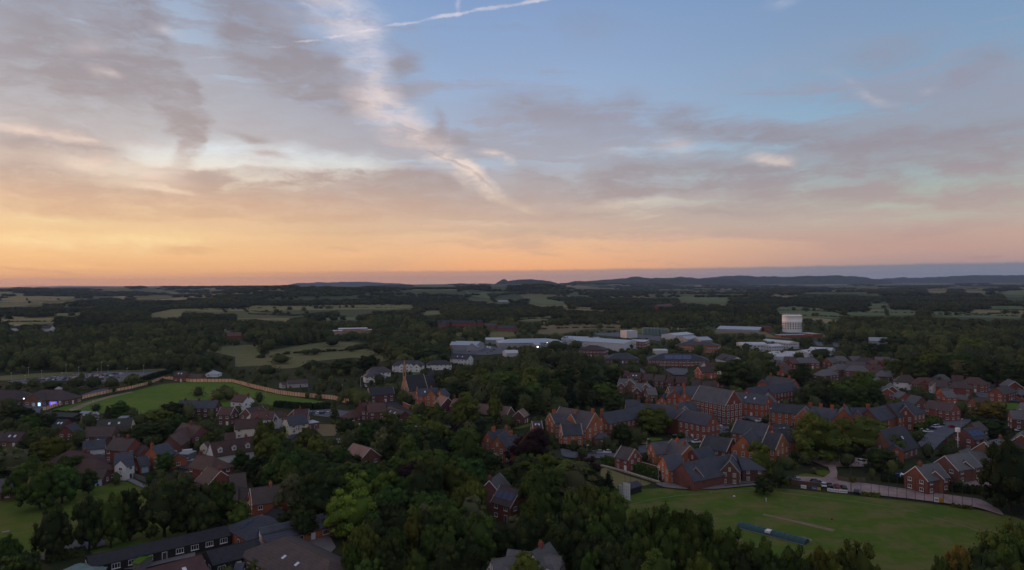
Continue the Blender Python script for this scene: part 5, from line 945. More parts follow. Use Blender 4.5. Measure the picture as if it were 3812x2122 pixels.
b_('village_house', 'dark-slated house with white verge behind the red brick lane house', 'house', 'brick_dark', 'slate_dark', [('@', 'B2', 262, 350, 62, 15, 8, 5, 8.8, 'b')])
b_('village_house', 'dark-roofed bungalow beside the brick garden wall', 'house', 'brick_dark', 'tile_brown', [('B2', 540, 600, 760, 665, 9, 2.8, 6, 's')])
b_('village_house', 'brown-tiled bungalow with white verge and dark lean-to by the lawn', 'house', 'brick_brown', 'tile_pink', [('B2', 60, 1105, 290, 1170, 9.5, 3, 6.8, 'b')], short='the brown-tiled bungalow')
b_('villa', 'white villa with hipped grey roofs in the trees left of the church', 'house', 'render_white', 'slate_purple', [('B2', 320, 60, 480, 55, 9, 5.5, 9, 'h'), ('B2', 280, 120, 380, 115, 8, 4.5, 7.6, 'h'), ('B2', 200, 195, 300, 190, 4, 2.4, 3.2, '')], chim=[(0, .5)], short='the hipped white villa')
b_('white_terrace', 'white house row with slate roof and four little white gables', 'house', 'render_white', 'slate', [('A1', 1430, 920, 1630, 918, 9, 5.4, 8.6, 'h'), ('@', 'A1', 1462, 950, 8, 4, 5, 5, 7, ''), ('@', 'A1', 1520, 948, 8, 4, 5, 5, 7, ''), ('@', 'A1', 1555, 948, 8, 4, 5, 5, 7, ''), ('@', 'A1', 1612, 950, 8, 4, 5, 5, 7, '')], chim=[(0, .1), (0, .75)], short='the four-gabled white row')
b_('villa', 'small white house with slate roof between the white row and the car yard', 'house', 'render_white', 'slate_dark', [('A1', 1760, 920, 1910, 916, 8, 4.6, 7.4, 'h')])
b_('villa', 'white gable-ended house with long slate roof and roof lights near the car yard', 'house', 'render_white', 'slate', [('A1', 1975, 852, 2150, 862, 9, 5.6, 9, 's')], short='the white gable-ended house')
b_('victorian_house', 'tall orange brick villa with steep gables, slate roofs and slender chimney', 'house', 'brick_orange', SL, [('B2', 1895, 950, 2120, 905, 9, 6.6, 11, ''), ('@', 'B2', 2025, 1005, 18, 12, 7, 6.6, 11, ''), ('B2', 2090, 1000, 2290, 985, 9, 6, 10, '')], st='v', chim=[(0, .35), (1, .95), (2, .6)], big=True, short='the orange brick villa')
b_('glass_porch', 'white glazed porch with lead roof in front of the orange villa gable', 'porch', 'render_white', 'lead', [('@', 'B2', 2005, 1235, 15, 3.5, 3.5, 3, 4.4, 'h')], st='l')
b_('detached_house', 'red brick house with large solar panels and white windows in the wood', 'house', 'brick_red', 'tile_brown', [('C2', 2065, 275, 2325, 345, 8.5, 5.2, 9.2, 'pb')], short='the solar-roofed house in the wood')
b_('detached_house', 'brick house with white verges and chimney half hidden by the willow', 'house', 'brick_dark', 'tile_grey', [('@', 'C2', 1910, 215, 20, 9, 8, 5, 9, 'b')], chim=[(0, .05)])
b_('black_white_house', 'black and white gabled house with grey roof and white dormers at the bottom edge', 'house', 'render_white', 'tile_grey', [('@', 'C2', 1940, 1305, 62, 11, 8, 4, 8.6, 'd2'), ('@', 'C3', 508, 1255, 290, 13, 8.5, 4, 8.8, 'd3'), ('C3', 110, 1190, 350, 1060, 8, 6, 9.8, 'n')], chim=[(2, .5)], short='the black and white house')
# huts at the bottom left
b_('long_hut', 'very long low black timber hut with felt roof and white windows', 'hut', 'timber_dark', 'felt', [('C0', 1190, 1250, 3075, 835, 8.5, 2.7, 4.0, '')], st='l', short='the long black hut')
b_('school_block', 'square orange brick block with hipped grey solar roof', 'building', 'brick_orange', 'slate', [('C1', 1130, 690, 1150, 700, 13, 3.4, 6.6, 'hp')], short='the hipped solar block')
b_('school_block', 'low brick classroom with dark metal roof and a white clerestory band', 'building', 'brick_orange', 'slate', [('C1', 1160, 905, 2020, 700, 9, 3, 4.6, 'j'), ('C1', 1160, 870, 2020, 672, 1.2, 4.9, 5.7, 'wn')], st='l', short='the clerestory classroom')
b_('school_block', 'brown-roofed hall building with roof lights at the bottom edge', 'building', 'brick_brown', 'tile_brown', [('C1', 1480, 990, 2120, 1310, 16, 3.2, 7.0, 'hs')], st='l', short='the brown-roofed hall block')
b_('school_block', 'long low dark-roofed corridor building between yard and hall', 'building', 'timber_dark', 'felt', [('C1', 440, 1180, 1130, 1010, 9, 3, 5.0, '')], st='l')
b_('school_block', 'red-brown tiled roof with two roof lights cut by the bottom edge', 'building', 'brick_brown', 'tile_red', [('C0', 1950, 1440, 2740, 1230, 11, 3, 5.8, 's')], st='l')
b_('play_canopy', 'teal tent-like canopy beside the hut end', 'canopy', 'timber_grey', 'copper_green', [('C0', 1010, 1370, 1100, 1345, 6, 2.2, 4, 'h'), ('C0', 1110, 1405, 1240, 1390, 5, 2.2, 3.6, 'h')])
b_('play_shed', 'small shed with green mossy roof before the black hut', 'shed', 'timber_grey', 'turf_bright', [('C0', 1895, 1265, 1990, 1275, 4.2, 2.2, 2.6, 'n')])
b_('garden_shed', 'little blue-grey roofed shed in the hall block courtyard', 'shed', 'timber_dark', 'slate', [('C1', 835, 1345, 945, 1340, 3.4, 2.2, 3.2, '')])
b_('cricket_shed', 'dark net shed beside the white sight screens', 'shed', 'timber_dark', 'slate_dark', [('C3', 1350, 272, 1540, 218, 4, 2.4, 3.4, 'n')])
b_('carport', 'flat-roofed open carport with a car beneath it', 'carport', 'timber_grey', 'metal_grey', [('B1', 110, 1235, 240, 1240, 6, 2.5, 2.5, 'fn')])
b_('flat_building', 'low building with white flat roof beside the tan yard', 'building', 'brick_dark', 'metal_roof', [('B1', 1760, 830, 1935, 805, 7, 3, 3, 'f')])
# ---- mid-distance works and offices --------------------------------------------------------------------------------
FARB = [
 ('industrial_shed', 'very large pale warehouse with blue-white sheet roof', 'warehouse', 'metal_white', 'metal_roof', [('D0', 1130, 150, 1960, 200, 34, 8.5, 11, 'n'), ('D0', 880, 132, 1420, 150, 26, 7, 9, 'n')], 'the pale warehouse'),
 ('office_block', 'square brick office at the end of the pale warehouse', 'office', 'brick_red', 'metal_roof', [('D0', 1925, 205, 2190, 212, 26, 9, 9, 'f')], None),
 ('office_block', 'hipped dark-roofed brick office with white arched entrance', 'office', 'brick_dark', 'tile_brown', [('D0', 1260, 280, 1400, 285, 16, 7, 10.5, 'h')], 'the arched-entrance office'),
 ('office_block', 'low hipped dark roof left of the solar-roofed office', 'office', 'brick_dark', 'slate_dark', [('D0', 1690, 405, 1860, 405, 20, 3.4, 8, 'h')], None),
 ('office_block', 'wide hipped dark office roof with solar panels and white porch beam', 'office', 'brick_red', 'slate_dark', [('D1', 60, 500, 470, 505, 26, 5, 9.5, 'hp')], 'the solar-roofed office'),
 ('office_block', 'orange-brown brick office with dark hipped roof behind trees', 'office', 'brick_orange', 'tile_brown', [('D1', 400, 335, 700, 345, 20, 7, 10, 'h')], None),
 ('warehouse_unit', 'low white unit with a blue shutter door', 'warehouse', 'metal_white', 'metal_white', [('D1', -60, 440, 115, 440, 16, 5, 5.6, 'n')], None),
 ('industrial_shed', 'long low blue-grey roofed warehouse in front of the brown field', 'warehouse', 'metal_grey', 'metal_roof', [('D0', 30, 180, 560, 172, 34, 5, 8, 'h'), ('D0', 360, 235, 455, 232, 14, 4, 6, 'n')], None),
 ('industrial_shed', 'white box-shaped warehouse behind the pale warehouse', 'warehouse', 'metal_white', 'metal_white', [('D0', 1810, 50, 1975, 45, 18, 9, 9, 'fn')], None),
 ('industrial_shed', 'white wedge-roofed shed beside the silos', 'warehouse', 'metal_white', 'metal_white', [('D1', 140, 225, 390, 205, 22, 6, 8, 'n')], None),
 ('industrial_shed', 'pale multi-ridge shed with green base band', 'warehouse', 'metal_grey', 'metal_roof', [('D1', 330, 265, 500, 255, 18, 5, 8, 'n'), ('D1', 520, 275, 680, 270, 20, 5, 8, 'n')], None),
 ('greenhouse', 'very long low glasshouse with a line of roof vents', 'greenhouse', 'metal_grey', 'metal_roof', [('D1', 850, 122, 1420, 138, 40, 3.4, 6.4, 'n')], 'the long glasshouse'),
 ('brick_works', 'red brick block at the east end of the glasshouse', 'building', 'brick_red', 'tile_brown', [('D1', 1440, 122, 1545, 122, 14, 6, 8, 'n')], None),
 ('tower_works', 'long low brick buildings with flat roofs at the foot of the water tower', 'building', 'brick_red', 'metal_grey', [('D1', 1640, 246, 1990, 240, 14, 3.4, 3.4, 'f'), ('D1', 1995, 215, 2190, 235, 14, 4, 4, 'f')], 'the tower-foot buildings'),
 ('white_factory', 'white two-storey factory with square dark windows', 'factory', 'metal_white', 'metal_white', [('D1', 1110, 345, 1450, 345, 24, 7, 8.5, ''), ('D1', 1480, 375, 1640, 365, 14, 6, 7.5, '')], 'the white factory'),
 ('white_factory', 'long white ribbon-windowed factory block behind the first', 'factory', 'metal_white', 'metal_white', [('D1', 1470, 300, 1860, 335, 16, 6.5, 8, '')], None),
 ('industrial_shed', 'white barrel-roofed shed below the factories', 'warehouse', 'metal_white', 'metal_white', [('D1', 1600, 465, 1850, 470, 20, 4, 8, 'hn')], None),
 ('industrial_shed', 'white long roof stepping right below the tower', 'warehouse', 'metal_white', 'metal_white', [('D1', 1950, 455, 2080, 440, 18, 4, 6, 'n'), ('D1', 2090, 410, 2400, 425, 20, 5, 7, 'n')], None),
 ('industrial_shed', 'grey curved sheet roof in the trees right of the tower', 'warehouse', 'metal_grey', 'metal_grey', [('A3', 1030, 685, 1220, 690, 26, 5, 8, 'n')], None),
 ('house', 'dark roofed building with small bright white gable among trees', 'house', 'render_white', 'slate_dark', [('D1', 880, 500, 1085, 545, 14, 5, 9, 'n')], None),
 ('retail_shed', 'orange-ended retail shed with pale grey roof and glazed gable porch', 'shop', 'metal_grey', 'metal_roof', [('A1', 2010, 723, 2250, 728, 26, 6.5, 9.5, 'n'), ('A1', 1960, 730, 2008, 730, 24, 6, 8.6, 'nO'), ('@', 'A1', 2165, 745, 5, 12, 12, 5, 9, 'n')], 'the orange-ended shed'),
 ('retail_shed', 'pale curved canopy building behind the car yard', 'building', 'metal_grey', 'metal_white', [('A1', 2300, 690, 2480, 688, 22, 5, 6.5, 'n')], None),
 ('retail_shed', 'white-roofed low unit right of the car yard', 'building', 'metal_white', 'metal_white', [('A1', 2490, 815, 2600, 812, 18, 4, 6, 'n')], None),
 ('office_block', 'long flat white-roofed office on brick walls beyond the meadow', 'office', 'brick_buff', 'metal_white', [('A1', 830, 600, 1120, 594, 24, 7, 7, 'f'), ('A1', 750, 620, 870, 618, 16, 6, 6, 'f'), ('A1', 1060, 614, 1200, 606, 16, 5, 5, 'f')], 'the white-roofed office'),
 ('brick_flats', 'row of red brick flats with dark roofs among the far trees', 'flats', 'brick_red', 'slate_dark', [('A1', 1760, 512, 2190, 520, 14, 7, 11, 'n'), ('A1', 1830, 540, 1900, 538, 10, 6, 9, 'n'), ('A1', 2220, 512, 2270, 512, 10, 7, 11, 'n')], None),
 ('brick_flats', 'lower terraces with grey roofs at the end of the brick flats', 'flats', 'brick_red', 'slate', [('A1', 2290, 545, 2420, 550, 12, 5, 9, 'n'), ('A1', 2440, 565, 2600, 570, 12, 5, 9, 'n')], None),
 ('country_house', 'distant brick mansion with tall chimneys in dark woods', 'house', 'brick_red', 'tile_brown', [('A2', 1450, 362, 1600, 352, 14, 9, 13, 'n')], None),
 ('farmhouse', 'red-roofed farmhouse in the trees on the far left', 'house', 'brick_red', 'tile_red', [('A0', 2270, 640, 2410, 636, 12, 5, 9, 'n')], None),
 ('farmhouse', 'white farmhouse in the trees on the far left', 'house', 'render_white', 'slate_dark', [('A0', 430, 570, 525, 572, 9, 5, 8.5, 'n')], None),
 ('farmhouse', 'long white cottage left of the white farmhouse', 'house', 'render_white', 'slate_dark', [('A0', 105, 575, 195, 573, 9, 4, 7, 'n')], None),
 ('farmhouse', 'tall pale house between dark trees above the meadow', 'house', 'render_cream', 'slate_dark', [('A0', 2250, 588, 2310, 585, 9, 5, 8.5, 'n')], None),
 ('farm_shed', 'distant long white shed near the right edge of the plain', 'barn', 'metal_white', 'metal_white', [('A3', 2510, 186, 2620, 186, 60, 8, 12, 'n')], None),
 ('farm_shed', 'distant pale farm shed before the far fields', 'barn', 'metal_white', 'metal_white', [('A3', 2175, 245, 2290, 245, 30, 6, 9, 'n')], None),
 ('farm_shed', 'distant white barn on the wooded ridge', 'barn', 'metal_white', 'metal_white', [('A1', 820, 290, 852, 290, 16, 5, 8, 'n')], None),
 ('farm_shed', 'pale barns beside the green hill field', 'barn', 'metal_grey', 'metal_roof', [('A1', 2430, 318, 2530, 318, 20, 5, 8, 'n')], None),
 ('office_unit', 'white roof between dark trees left of the big cedars', 'building', 'metal_white', 'metal_white', [('D0', 575, 495, 745, 492, 14, 4, 5.5, 'n')], None),
 ('office_unit', 'white roof at the wood edge beside the church trees', 'building', 'metal_white', 'metal_white', [('D0', -60, 362, 115, 360, 14, 4, 6, 'n')], None)]
for nm, lb, ct, wm, rm, wg, sh in FARB: b_(nm, lb, ct, wm, rm, wg, st='c' if 'office' in nm or 'factory' in nm else 'l', short=sh)
# ================================================================== water tower
def ringmesh(prof, n=48, a0=0.0):
    mb = MB(); pts = []; fs = []
    for r_, z_ in prof: pts += [(r_ * math.cos(a0 + 2 * math.pi * i / n), r_ * math.sin(a0 + 2 * math.pi * i / n), z_) for i in range(n)]
    for j in range(len(prof) - 1): fs += [(j * n + i, j * n + (i + 1) % n, (j + 1) * n + (i + 1) % n, (j + 1) * n + i) for i in range(n)]
    return mb.poly(pts, fs)
p0 = at(*P('A3', 264, 632)); rt = (357 - 172) / 2 * S1 * p0[1] / F; ht = HC - (HC) * ((P('A3', 0, 458)[1] - 1036) / (P('A3', 0, 636)[1] - 1036))
tw = bpy.data.objects.new('water_tower', None); col.objects.link(tw); tw.location = tuple(p0); tag(tw, 'round white concrete water tower with slot windows and aerials on its roof', 'water tower')
body = ringmesh([(rt * .985, -1), (rt * .985, ht * .60), (rt * 1.0, ht * .61), (rt * 1.015, ht * .62), (rt * 1.015, ht * .645), (rt * 1.0, ht * .66), (rt * 1.0, ht * .95), (rt * 1.012, ht * .955), (rt * 1.012, ht), (rt * .97, ht), (rt * .97, ht - .8), (.2, ht - .3)])
me = body.build('drum', ['tower_white'], True); obj('drum', me, tw)
mb = MB()
for i in range(24):
    a_ = 2 * math.pi * (i + .5) / 24; M_ = lambda q, a_=a_: (q[0] * math.cos(a_) - q[1] * math.sin(a_), q[0] * math.sin(a_) + q[1] * math.cos(a_), q[2])
    mb.box(rt * .97, -.14, 1, rt * .994, .14, ht * .60, 0, M_)
obj('rib', mb.build('rib', ['tower_white']), tw)['label'] = 'slim white pilasters round the tower drum'
slot = MB().box(-.55, -.12, -1.0, .55, .05, 1.0).build('window', ['glass'])
for i in range(24):
    a_ = 2 * math.pi * i / 24
    if math.sin(a_) > .25: continue
    for z_ in (.24, .37, .50): obj('window', slot, tw, (rt * 1.0 * math.cos(a_), rt * 1.0 * math.sin(a_), ht * z_), a_ + math.pi / 2)
g = random.Random(3)
for i in range(14):
    a_ = g.uniform(0, 6.28); r_ = rt * g.uniform(.80, .94); h_ = g.uniform(1.2, 3.2); q = (r_ * math.cos(a_), r_ * math.sin(a_), ht - .6)
    mb = MB().cyl((0, 0, 0), (0, 0, h_), .12, .09, 6); mb.box(-.22, -.22, h_ * .55, .22, .22, h_ * .95); obj('aerial', mb.build('aerial', ['metal_grey' if i % 2 else 'trim']), tw, q)
# ================================================================== silos
silo = MB(); silo.cyl((0, 0, 0), (0, 0, 9.5), 2.7, 2.7, 18); silo.cyl((0, 0, 9.502), (0, 0, 11), 2.7, .4, 18)
for z_ in (2.4, 4.8, 7.2): silo.cyl((0, 0, z_), (0, 0, z_ + .15), 2.78, 2.78, 18)
silo = silo.build('silo', ['copper_green']); lad = MB().box(-.3, -.1, 0, -.24, .05, 10).box(.24, -.1, 0, .3, .05, 10)
for q in range(12): lad.box(-.24, -.05, .6 + q * .75, .24, .0, .68 + q * .75)
lad = lad.build('ladder', ['steel']); SIL = ['first', 'second', 'third', 'fourth', 'fifth', 'sixth', 'seventh', 'eighth']
for i, x_ in enumerate((1335, 1368, 1403, 1437, 1470, 1508, 1535, 1558)):
    p = at(*P('A2', x_, 664)); o = obj('silo', silo, None, tuple(p)); obj('ladder', lad, o, (0, -2.75, 0)); s_ = 1.0 if x_ < 1500 else .86; o.scale = (s_, s_, s_ * .95)
    tag(o, '%s grey-green storage silo from the left in the row behind the pale warehouse' % SIL[i], 'silo', 'storage silos')
# ================================================================== lamp posts and poles
def post_mesh(h_, arm): 
    mb = MB().cyl((0, 0, -.2), (0, 0, h_), .13, .07, 6)
    if arm: mb.cyl((0, 0, h_), (arm, 0, h_ + .25), .06, .05, 5)
    return mb.build('pole', ['steel'])
HEAD = MB().box(-.45, -.16, -.08, .45, .16, .08).build('lamp_head', ['trim'])
PM = {}
def post(r, x_, yt, yb, label, arm=0.0, grp='lamp posts'):
    p = at(*P(r, x_, yb)); h_ = max(3.5, (yb - yt) * REG[r][2] * p[1] / F); k_ = (round(h_), arm)
    if k_ not in PM: PM[k_] = post_mesh(k_[0], arm)
    o = obj('lamp_post', PM[k_], None, tuple(p), random.Random(int(x_)).uniform(-.3, .3)); o['label'] = label; o['category'] = 'lamp post'; o['group'] = grp; obj('lamp_head', HEAD, o, (arm, 0, k_[0] + (.27 if arm else .05)))
for i, (x_, yt, yb) in enumerate([(155, 140, 250), (390, 70, 190), (570, 100, 235), (848, 130, 245), (905, 30, 165), (1078, 60, 185), (1335, 100, 155), (1387, 0, 130), (1480, 45, 180), (1738, 95, 145), (1840, -10, 100), (1968, 30, 175), (2268, 0, 72), (345, 170, 250)]):
    post('B0', x_, yt, yb, '%s slim pale lamp post from the left of the car park behind the shop' % (['first', 'third', 'fourth', 'fifth', 'sixth', 'seventh', 'eighth', 'ninth', 'tenth', 'eleventh', 'twelfth', 'thirteenth', 'last', 'second'][i]), 0, 'car park lamp posts')
for r, x_, yt, yb, lb, arm in [('B3', 1922, -10, 130, 'tall lamp post beside the office car park', .8), ('B3', 2232, -20, 95, 'tall lamp post beside the roundabout', .8), ('B3', 2400, 75, 215, 'lamp post in front of the red gable house', .8), ('B3', 865, 1150, 1270, 'pale lamp post by the bay pavilion hedge', .3), ('B3', 1685, 1045, 1180, 'lamp post beside the yellow car', .6), ('B3', 2224, 940, 1090, 'lamp post in the school yard', .6), ('B4', 975, 640, 850, 'lamp post above the three parked cars', .6),
        ('B5', 1162, 900, 1030, 'lamp post at the end of the estate parking row', .4), ('B5', 1370, 640, 780, 'lamp post beside the cream-bayed terrace', .6), ('B5', 1714, 780, 890, 'lamp post between the red car and the solar roof', .6), ('B5', 1899, 640, 770, 'lamp post at the estate junction', .8), ('B5', 2510, 650, 900, 'lamp post at the far right terrace', .6), ('B2', 160, 200, 380, 'lamp post in the trees left of the church', .8), ('B2', 915, 880, 1190, 'white pole among the garden trees', 0), ('B1', 2296, 300, 390, 'pole behind the east end of the timber fence', 0), ('B1', 2545, 210, 340, 'lamp post above the fence end', .8),
        ('B0', 2440, 1050, 1200, 'telegraph pole beside the slate house drive', 0), ('B1', 45, 1000, 1200, 'telegraph pole behind the carport', 0), ('B1', 1243, 385, 520, 'dark pole in the green paddock', 0), ('B0', 1275, 520, 620, 'thin pole standing in the paddock corner', 0), ('B3', 540, 120, 250, 'pale pole rising from the dark wood', 0), ('D2', 865, 440, 650, 'thin pole at the bowling green hedge', 0), ('A1', 2364, 720, 800, 'lamp post in the car yard', .5), ('A3', 1378, 790, 865, 'pale pole among the trees right of the estate', 0), ('A3', 600, 640, 680, 'pole beside the tower road', .5)]:
    post(r, x_, yt, yb, lb, arm, 'street lamp posts')
# ================================================================== cars
def car_parts(kd):
    L, W, H = dict(hatch=(4.1, 1.75, 1.45), saloon=(4.6, 1.8, 1.42), van=(5.2, 2.0, 2.2))[kd]
    if kd == 'van': prof = [(-L / 2, .35), (-L / 2, H - .1), (-L / 2 + .15, H), (L / 2 - 1.6, H), (L / 2 - .75, 1.25), (L / 2 - .1, 1.0), (L / 2, .6), (L / 2 - .05, .35)]; cab = None
    else:
        prof = [(-L / 2, .38), (-L / 2 + .02, .75), (-L / 2 + .1, .92), (L / 2 - 1.15, .93), (L / 2 - .25, .76), (L / 2, .55), (L / 2 - .05, .32)]
        cab = [(-L / 2 + (.12 if kd == 'hatch' else .75), .90), (-L / 2 + (.5 if kd == 'hatch' else 1.3), H), (L / 2 - 2.0, H), (L / 2 - 1.15, .90)]
    b = MB(); n = len(prof)
    def ext(pr, w0, w1, mi, mb):
        n = len(pr); zmin = min(z for _, z in pr); zmax = max(z for _, z in pr)
        def ww(z): return w0 + (w1 - w0) * (z - zmin) / (zmax - zmin + 1e-6)
        pts = [(x_, -ww(z_) / 2, z_) for x_, z_ in pr] + [(x_, ww(z_) / 2, z_) for x_, z_ in pr]
        mb.poly(pts, [tuple(range(n)), tuple(range(2 * n - 1, n - 1, -1))] + [(i, i + n, (i + 1) % n + n, (i + 1) % n) for i in range(n)], mi)
    ext(prof, W, W * .94, 0, b); body = b
    w_ = None
    if cab:
        w_ = MB(); ext(cab, W * .90, W * .74, 0, w_)
        x0, x1 = cab[1][0] + .05, cab[2][0] - .02; body.box(x0, -W * .37, H - .015, x1, W * .37, H + .03)       # roof skin
        for sx_ in (-1, 1): body.box((x0 + x1) / 2 - .05, sx_ * W * .36 - .02 + sx_ * .04, .9, (x0 + x1) / 2 + .05, sx_ * W * .36 + .02 + sx_ * .06, H)
    else:
        w_ = MB().box(L / 2 - 1.55, -W * .475, 1.3, L / 2 - 1.0, W * .475, 1.85); w_.poly([(L / 2 - 1.56, -.8, H - .1), (L / 2 - .78, -.85, 1.3), (L / 2 - .78, .85, 1.3), (L / 2 - 1.56, .8, H - .1), (L / 2 - 1.5, -.8, H - .06), (L / 2 - .7, -.85, 1.3), (L / 2 - .7, .85, 1.3), (L / 2 - 1.5, .8, H - .06)], [(4, 5, 6, 7), (0, 1, 5, 4), (2, 3, 7, 6), (0, 4, 7, 3)])
    wh = MB().cyl((0, -.1, 0), (0, .1, 0), .32, .32, 12); wh.cyl((0, -.115, 0), (0, .115, 0), .18, .18, 8, 1)
    lt = MB().box(-.04, -.2, -.07, .05, .2, .07)
    me = body.build('body', ['paint_white']); me_fix(me); gm = w_.build('glazing', ['glass']); me_fix(gm)
    return me, gm, wh.build('wheel', ['tyre', 'steel']), lt.build('headlight', ['trim']), L, W
CARS = {k_: car_parts(k_) for k_ in ('hatch', 'saloon', 'van')}; NCAR = [0]; CARP = []
def car(p, head, colr, label, kd='hatch', grp='parked cars', parts=True, s_=1.0):
    me, gm, wh, lt, L, W = CARS[kd]; o = obj('parked_van' if kd == 'van' else 'parked_car', me, None, (p[0], p[1], .08), head, (s_, s_, s_)); tag(o, label, 'van' if kd == 'van' else 'car', grp)
    o.material_slots[0].link = 'OBJECT'; o.material_slots[0].material = MATS['paint_' + colr]; obj('glazing', gm, o)
    if parts:
        for sx_ in (-1, 1):
            for sy_ in (-1, 1): obj('wheel', wh, o, (sx_ * L * .30, sy_ * (W / 2 - .12), .26))
        for sy_ in (-1, 1): obj('headlight', lt, o, (L / 2 - .06, sy_ * W * .34, .64))
    CARP.append((p[0], p[1])); return o
def carpx(r, x_, y_, head, colr, label, kd='hatch', grp='parked cars', parts=True): return car(at(*P(r, x_, y_)), R(head), colr, label, kd, grp, parts)
for a_ in [('B0', 1410, 1245, 200, 'white', 'white car on the drive before the brown-roofed brick house'), ('B0', 1465, 1262, 205, 'silver', 'silver car beside the white one on the brick house drive'), ('B0', 2510, 1340, 30, 'silver', 'silver car under the trees right of the slate house'), ('B0', 2540, 1265, 200, 'white', 'white car behind the garages of the slate house', 'van'),
           ('B1', 120, 1365, 30, 'grey', 'grey car beside the carport'), ('B1', 195, 1358, 30, 'silver', 'silver car next to the carport hedge'), ('B1', 955, 1010, 10, 'blue', 'dark blue car on the lane above the dormered cottage'), ('B1', 1040, 918, 20, 'white', 'white van roof beside the cream cottage', 'van'), ('B1', 1425, 855, 10, 'white', 'white car at the lane mouth by the cream gable'),
           ('B1', 1880, 700, 60, 'light_blue', 'pale blue car first in the village car park'), ('B1', 1940, 700, 60, 'grey', 'grey car second in the village car park'), ('B1', 1978, 702, 60, 'white', 'white car third in the village car park'), ('B1', 2030, 702, 60, 'blue', 'blue car fourth in the village car park'), ('B1', 2112, 705, 60, 'silver', 'silver car last in the village car park'), ('B1', 2175, 755, 10, 'silver', 'silver car under the wall of the village car park'),
           ('B1', 2195, 1110, 20, 'white', 'white caravan-like van behind the big garden tree', 'van'), ('B1', 2330, 1105, 15, 'silver', 'pale van next to the white one behind the garden tree', 'van'), ('B2', 95, 862, 5, 'white', 'white car before the red brick lane house', 'hatch'), ('B2', 1335, 915, 35, 'white', 'white van on the lane beside the dark red tree', 'van'), ('B2', 985, 98, 0, 'white', 'white car on the drive of the white house row'), ('B2', 905, 98, 0, 'blue', 'dark blue car on the drive of the white house row'), ('B2', 230, 335, 0, 'white', 'white car between trees left of the church'),
           ('B3', 930, 1255, 165, 'grey', 'grey car parked left of the gate lodge road'), ('B3', 1018, 1242, 165, 'silver', 'silver car beside the lodge road hedge'), ('B3', 1135, 1240, 170, 'white', 'white car beside the gate lodge'), ('B3', 1625, 1120, 175, 'yellow', 'yellow car between the lodge and the long range', 'saloon'), ('B3', 2050, 1018, 170, 'black', 'black car in the upper school yard'), ('B3', 2250, 1015, 165, 'blue', 'blue car in the upper school yard'), ('B3', 2320, 1040, 165, 'grey', 'dark grey car in the upper school yard', 'saloon'), ('B3', 2365, 1100, 20, 'white', 'white estate car below the upper school yard', 'saloon'),
           ('B4', 655, 775, 5, 'grey', 'grey car at the foot of the tall hall'), ('B4', 830, 812, 170, 'white', 'white car on the lawn edge east of the hall'), ('B4', 905, 822, 170, 'black', 'black car between two pale cars on the lawn edge'), ('B4', 980, 828, 170, 'silver', 'silver car third on the lawn edge'), ('B4', 330, 930, 10, 'silver', 'silver car in the yard below the hall windows', 'saloon'), ('B4', 405, 945, 10, 'grey', 'grey car half behind the yard hall roof'), ('B4', 270, 875, 10, 'white', 'white car close to the hall wall'),
           ('B5', 1262, 955, 10, 'white', 'white car nearest in the estate parking row', 'saloon'), ('B5', 1320, 922, 15, 'blue', 'dark blue car second in the estate parking row'), ('B5', 1372, 892, 15, 'white', 'white car third in the estate parking row'), ('B5', 1410, 885, 15, 'silver', 'silver car fourth in the estate parking row'), ('B5', 1432, 865, 15, 'black', 'black car farthest in the estate parking row'), ('B5', 1595, 898, 0, 'red', 'red car driving on the estate road'), ('B5', 1180, 718, 10, 'black', 'black car left of the cream-bayed terrace'), ('B5', 1330, 732, 175, 'blue', 'dark blue car parked before the terrace'), ('B5', 1540, 1095, 90, 'red', 'red car beside the solar-roofed brick house'), ('B5', 2520, 940, 5, 'white', 'white car beside the lamp at the right edge'), ('B5', 1270, 390, 5, 'white', 'white car near the half-timbered white garage'), ('B5', 1330, 385, 5, 'red', 'maroon car by the half-timbered white garage'), ('B5', 2180, 445, 60, 'white', 'white car beside the black and white house front'),
           ('B5', 190, 30, 10, 'white', 'white van among the red estate roofs', 'van'), ('C5', 1490, 262, 170, 'black', 'black car on the drive of the nearest close house', 'saloon'), ('C5', 1670, 195, 0, 'light_blue', 'bright blue car before the wide close house', 'saloon'), ('C5', 2040, 8, 5, 'white', 'white car behind the wide close house'), ('C5', 1985, 40, 5, 'black', 'black car behind the wide close house'),
           ('C4', 1350, 225, 80, 'silver', 'silver car parked behind the brick wall of the cricket field'), ('C4', 1205, 215, 10, 'grey', 'grey car left of the silver one behind the brick wall'), ('C4', 1608, 255, 0, 'blue', 'blue car on the track behind the advert boards'), ('C4', 1700, 295, 75, 'white', 'white car first in the row at the field gate'), ('C4', 1785, 305, 75, 'black', 'black car second in the row at the field gate'), ('C4', 1885, 318, 75, 'red', 'dark red car third in the row at the field gate'), ('C4', 1978, 332, 75, 'black', 'black car last in the row at the field gate'),
           ('B4', 1600, 1305, 20, 'white', 'white car under the left side of the great oak'), ('B4', 1640, 1285, 170, 'silver', 'silver car under the great oak canopy'), ('B4', 2030, 1330, 0, 'white', 'white car right of the oak trunk'), ('B4', 2245, 1370, 20, 'white', 'white car at the dark end of the oak parking'), ('C4', 2155, 385, 60, 'black', 'black bin-like car by the track fence', 'hatch')]:
    r, x_, y_, hd, c_, lb = a_[:6]; carpx(r, x_, y_, hd, c_, lb, a_[6] if len(a_) > 6 else 'hatch')
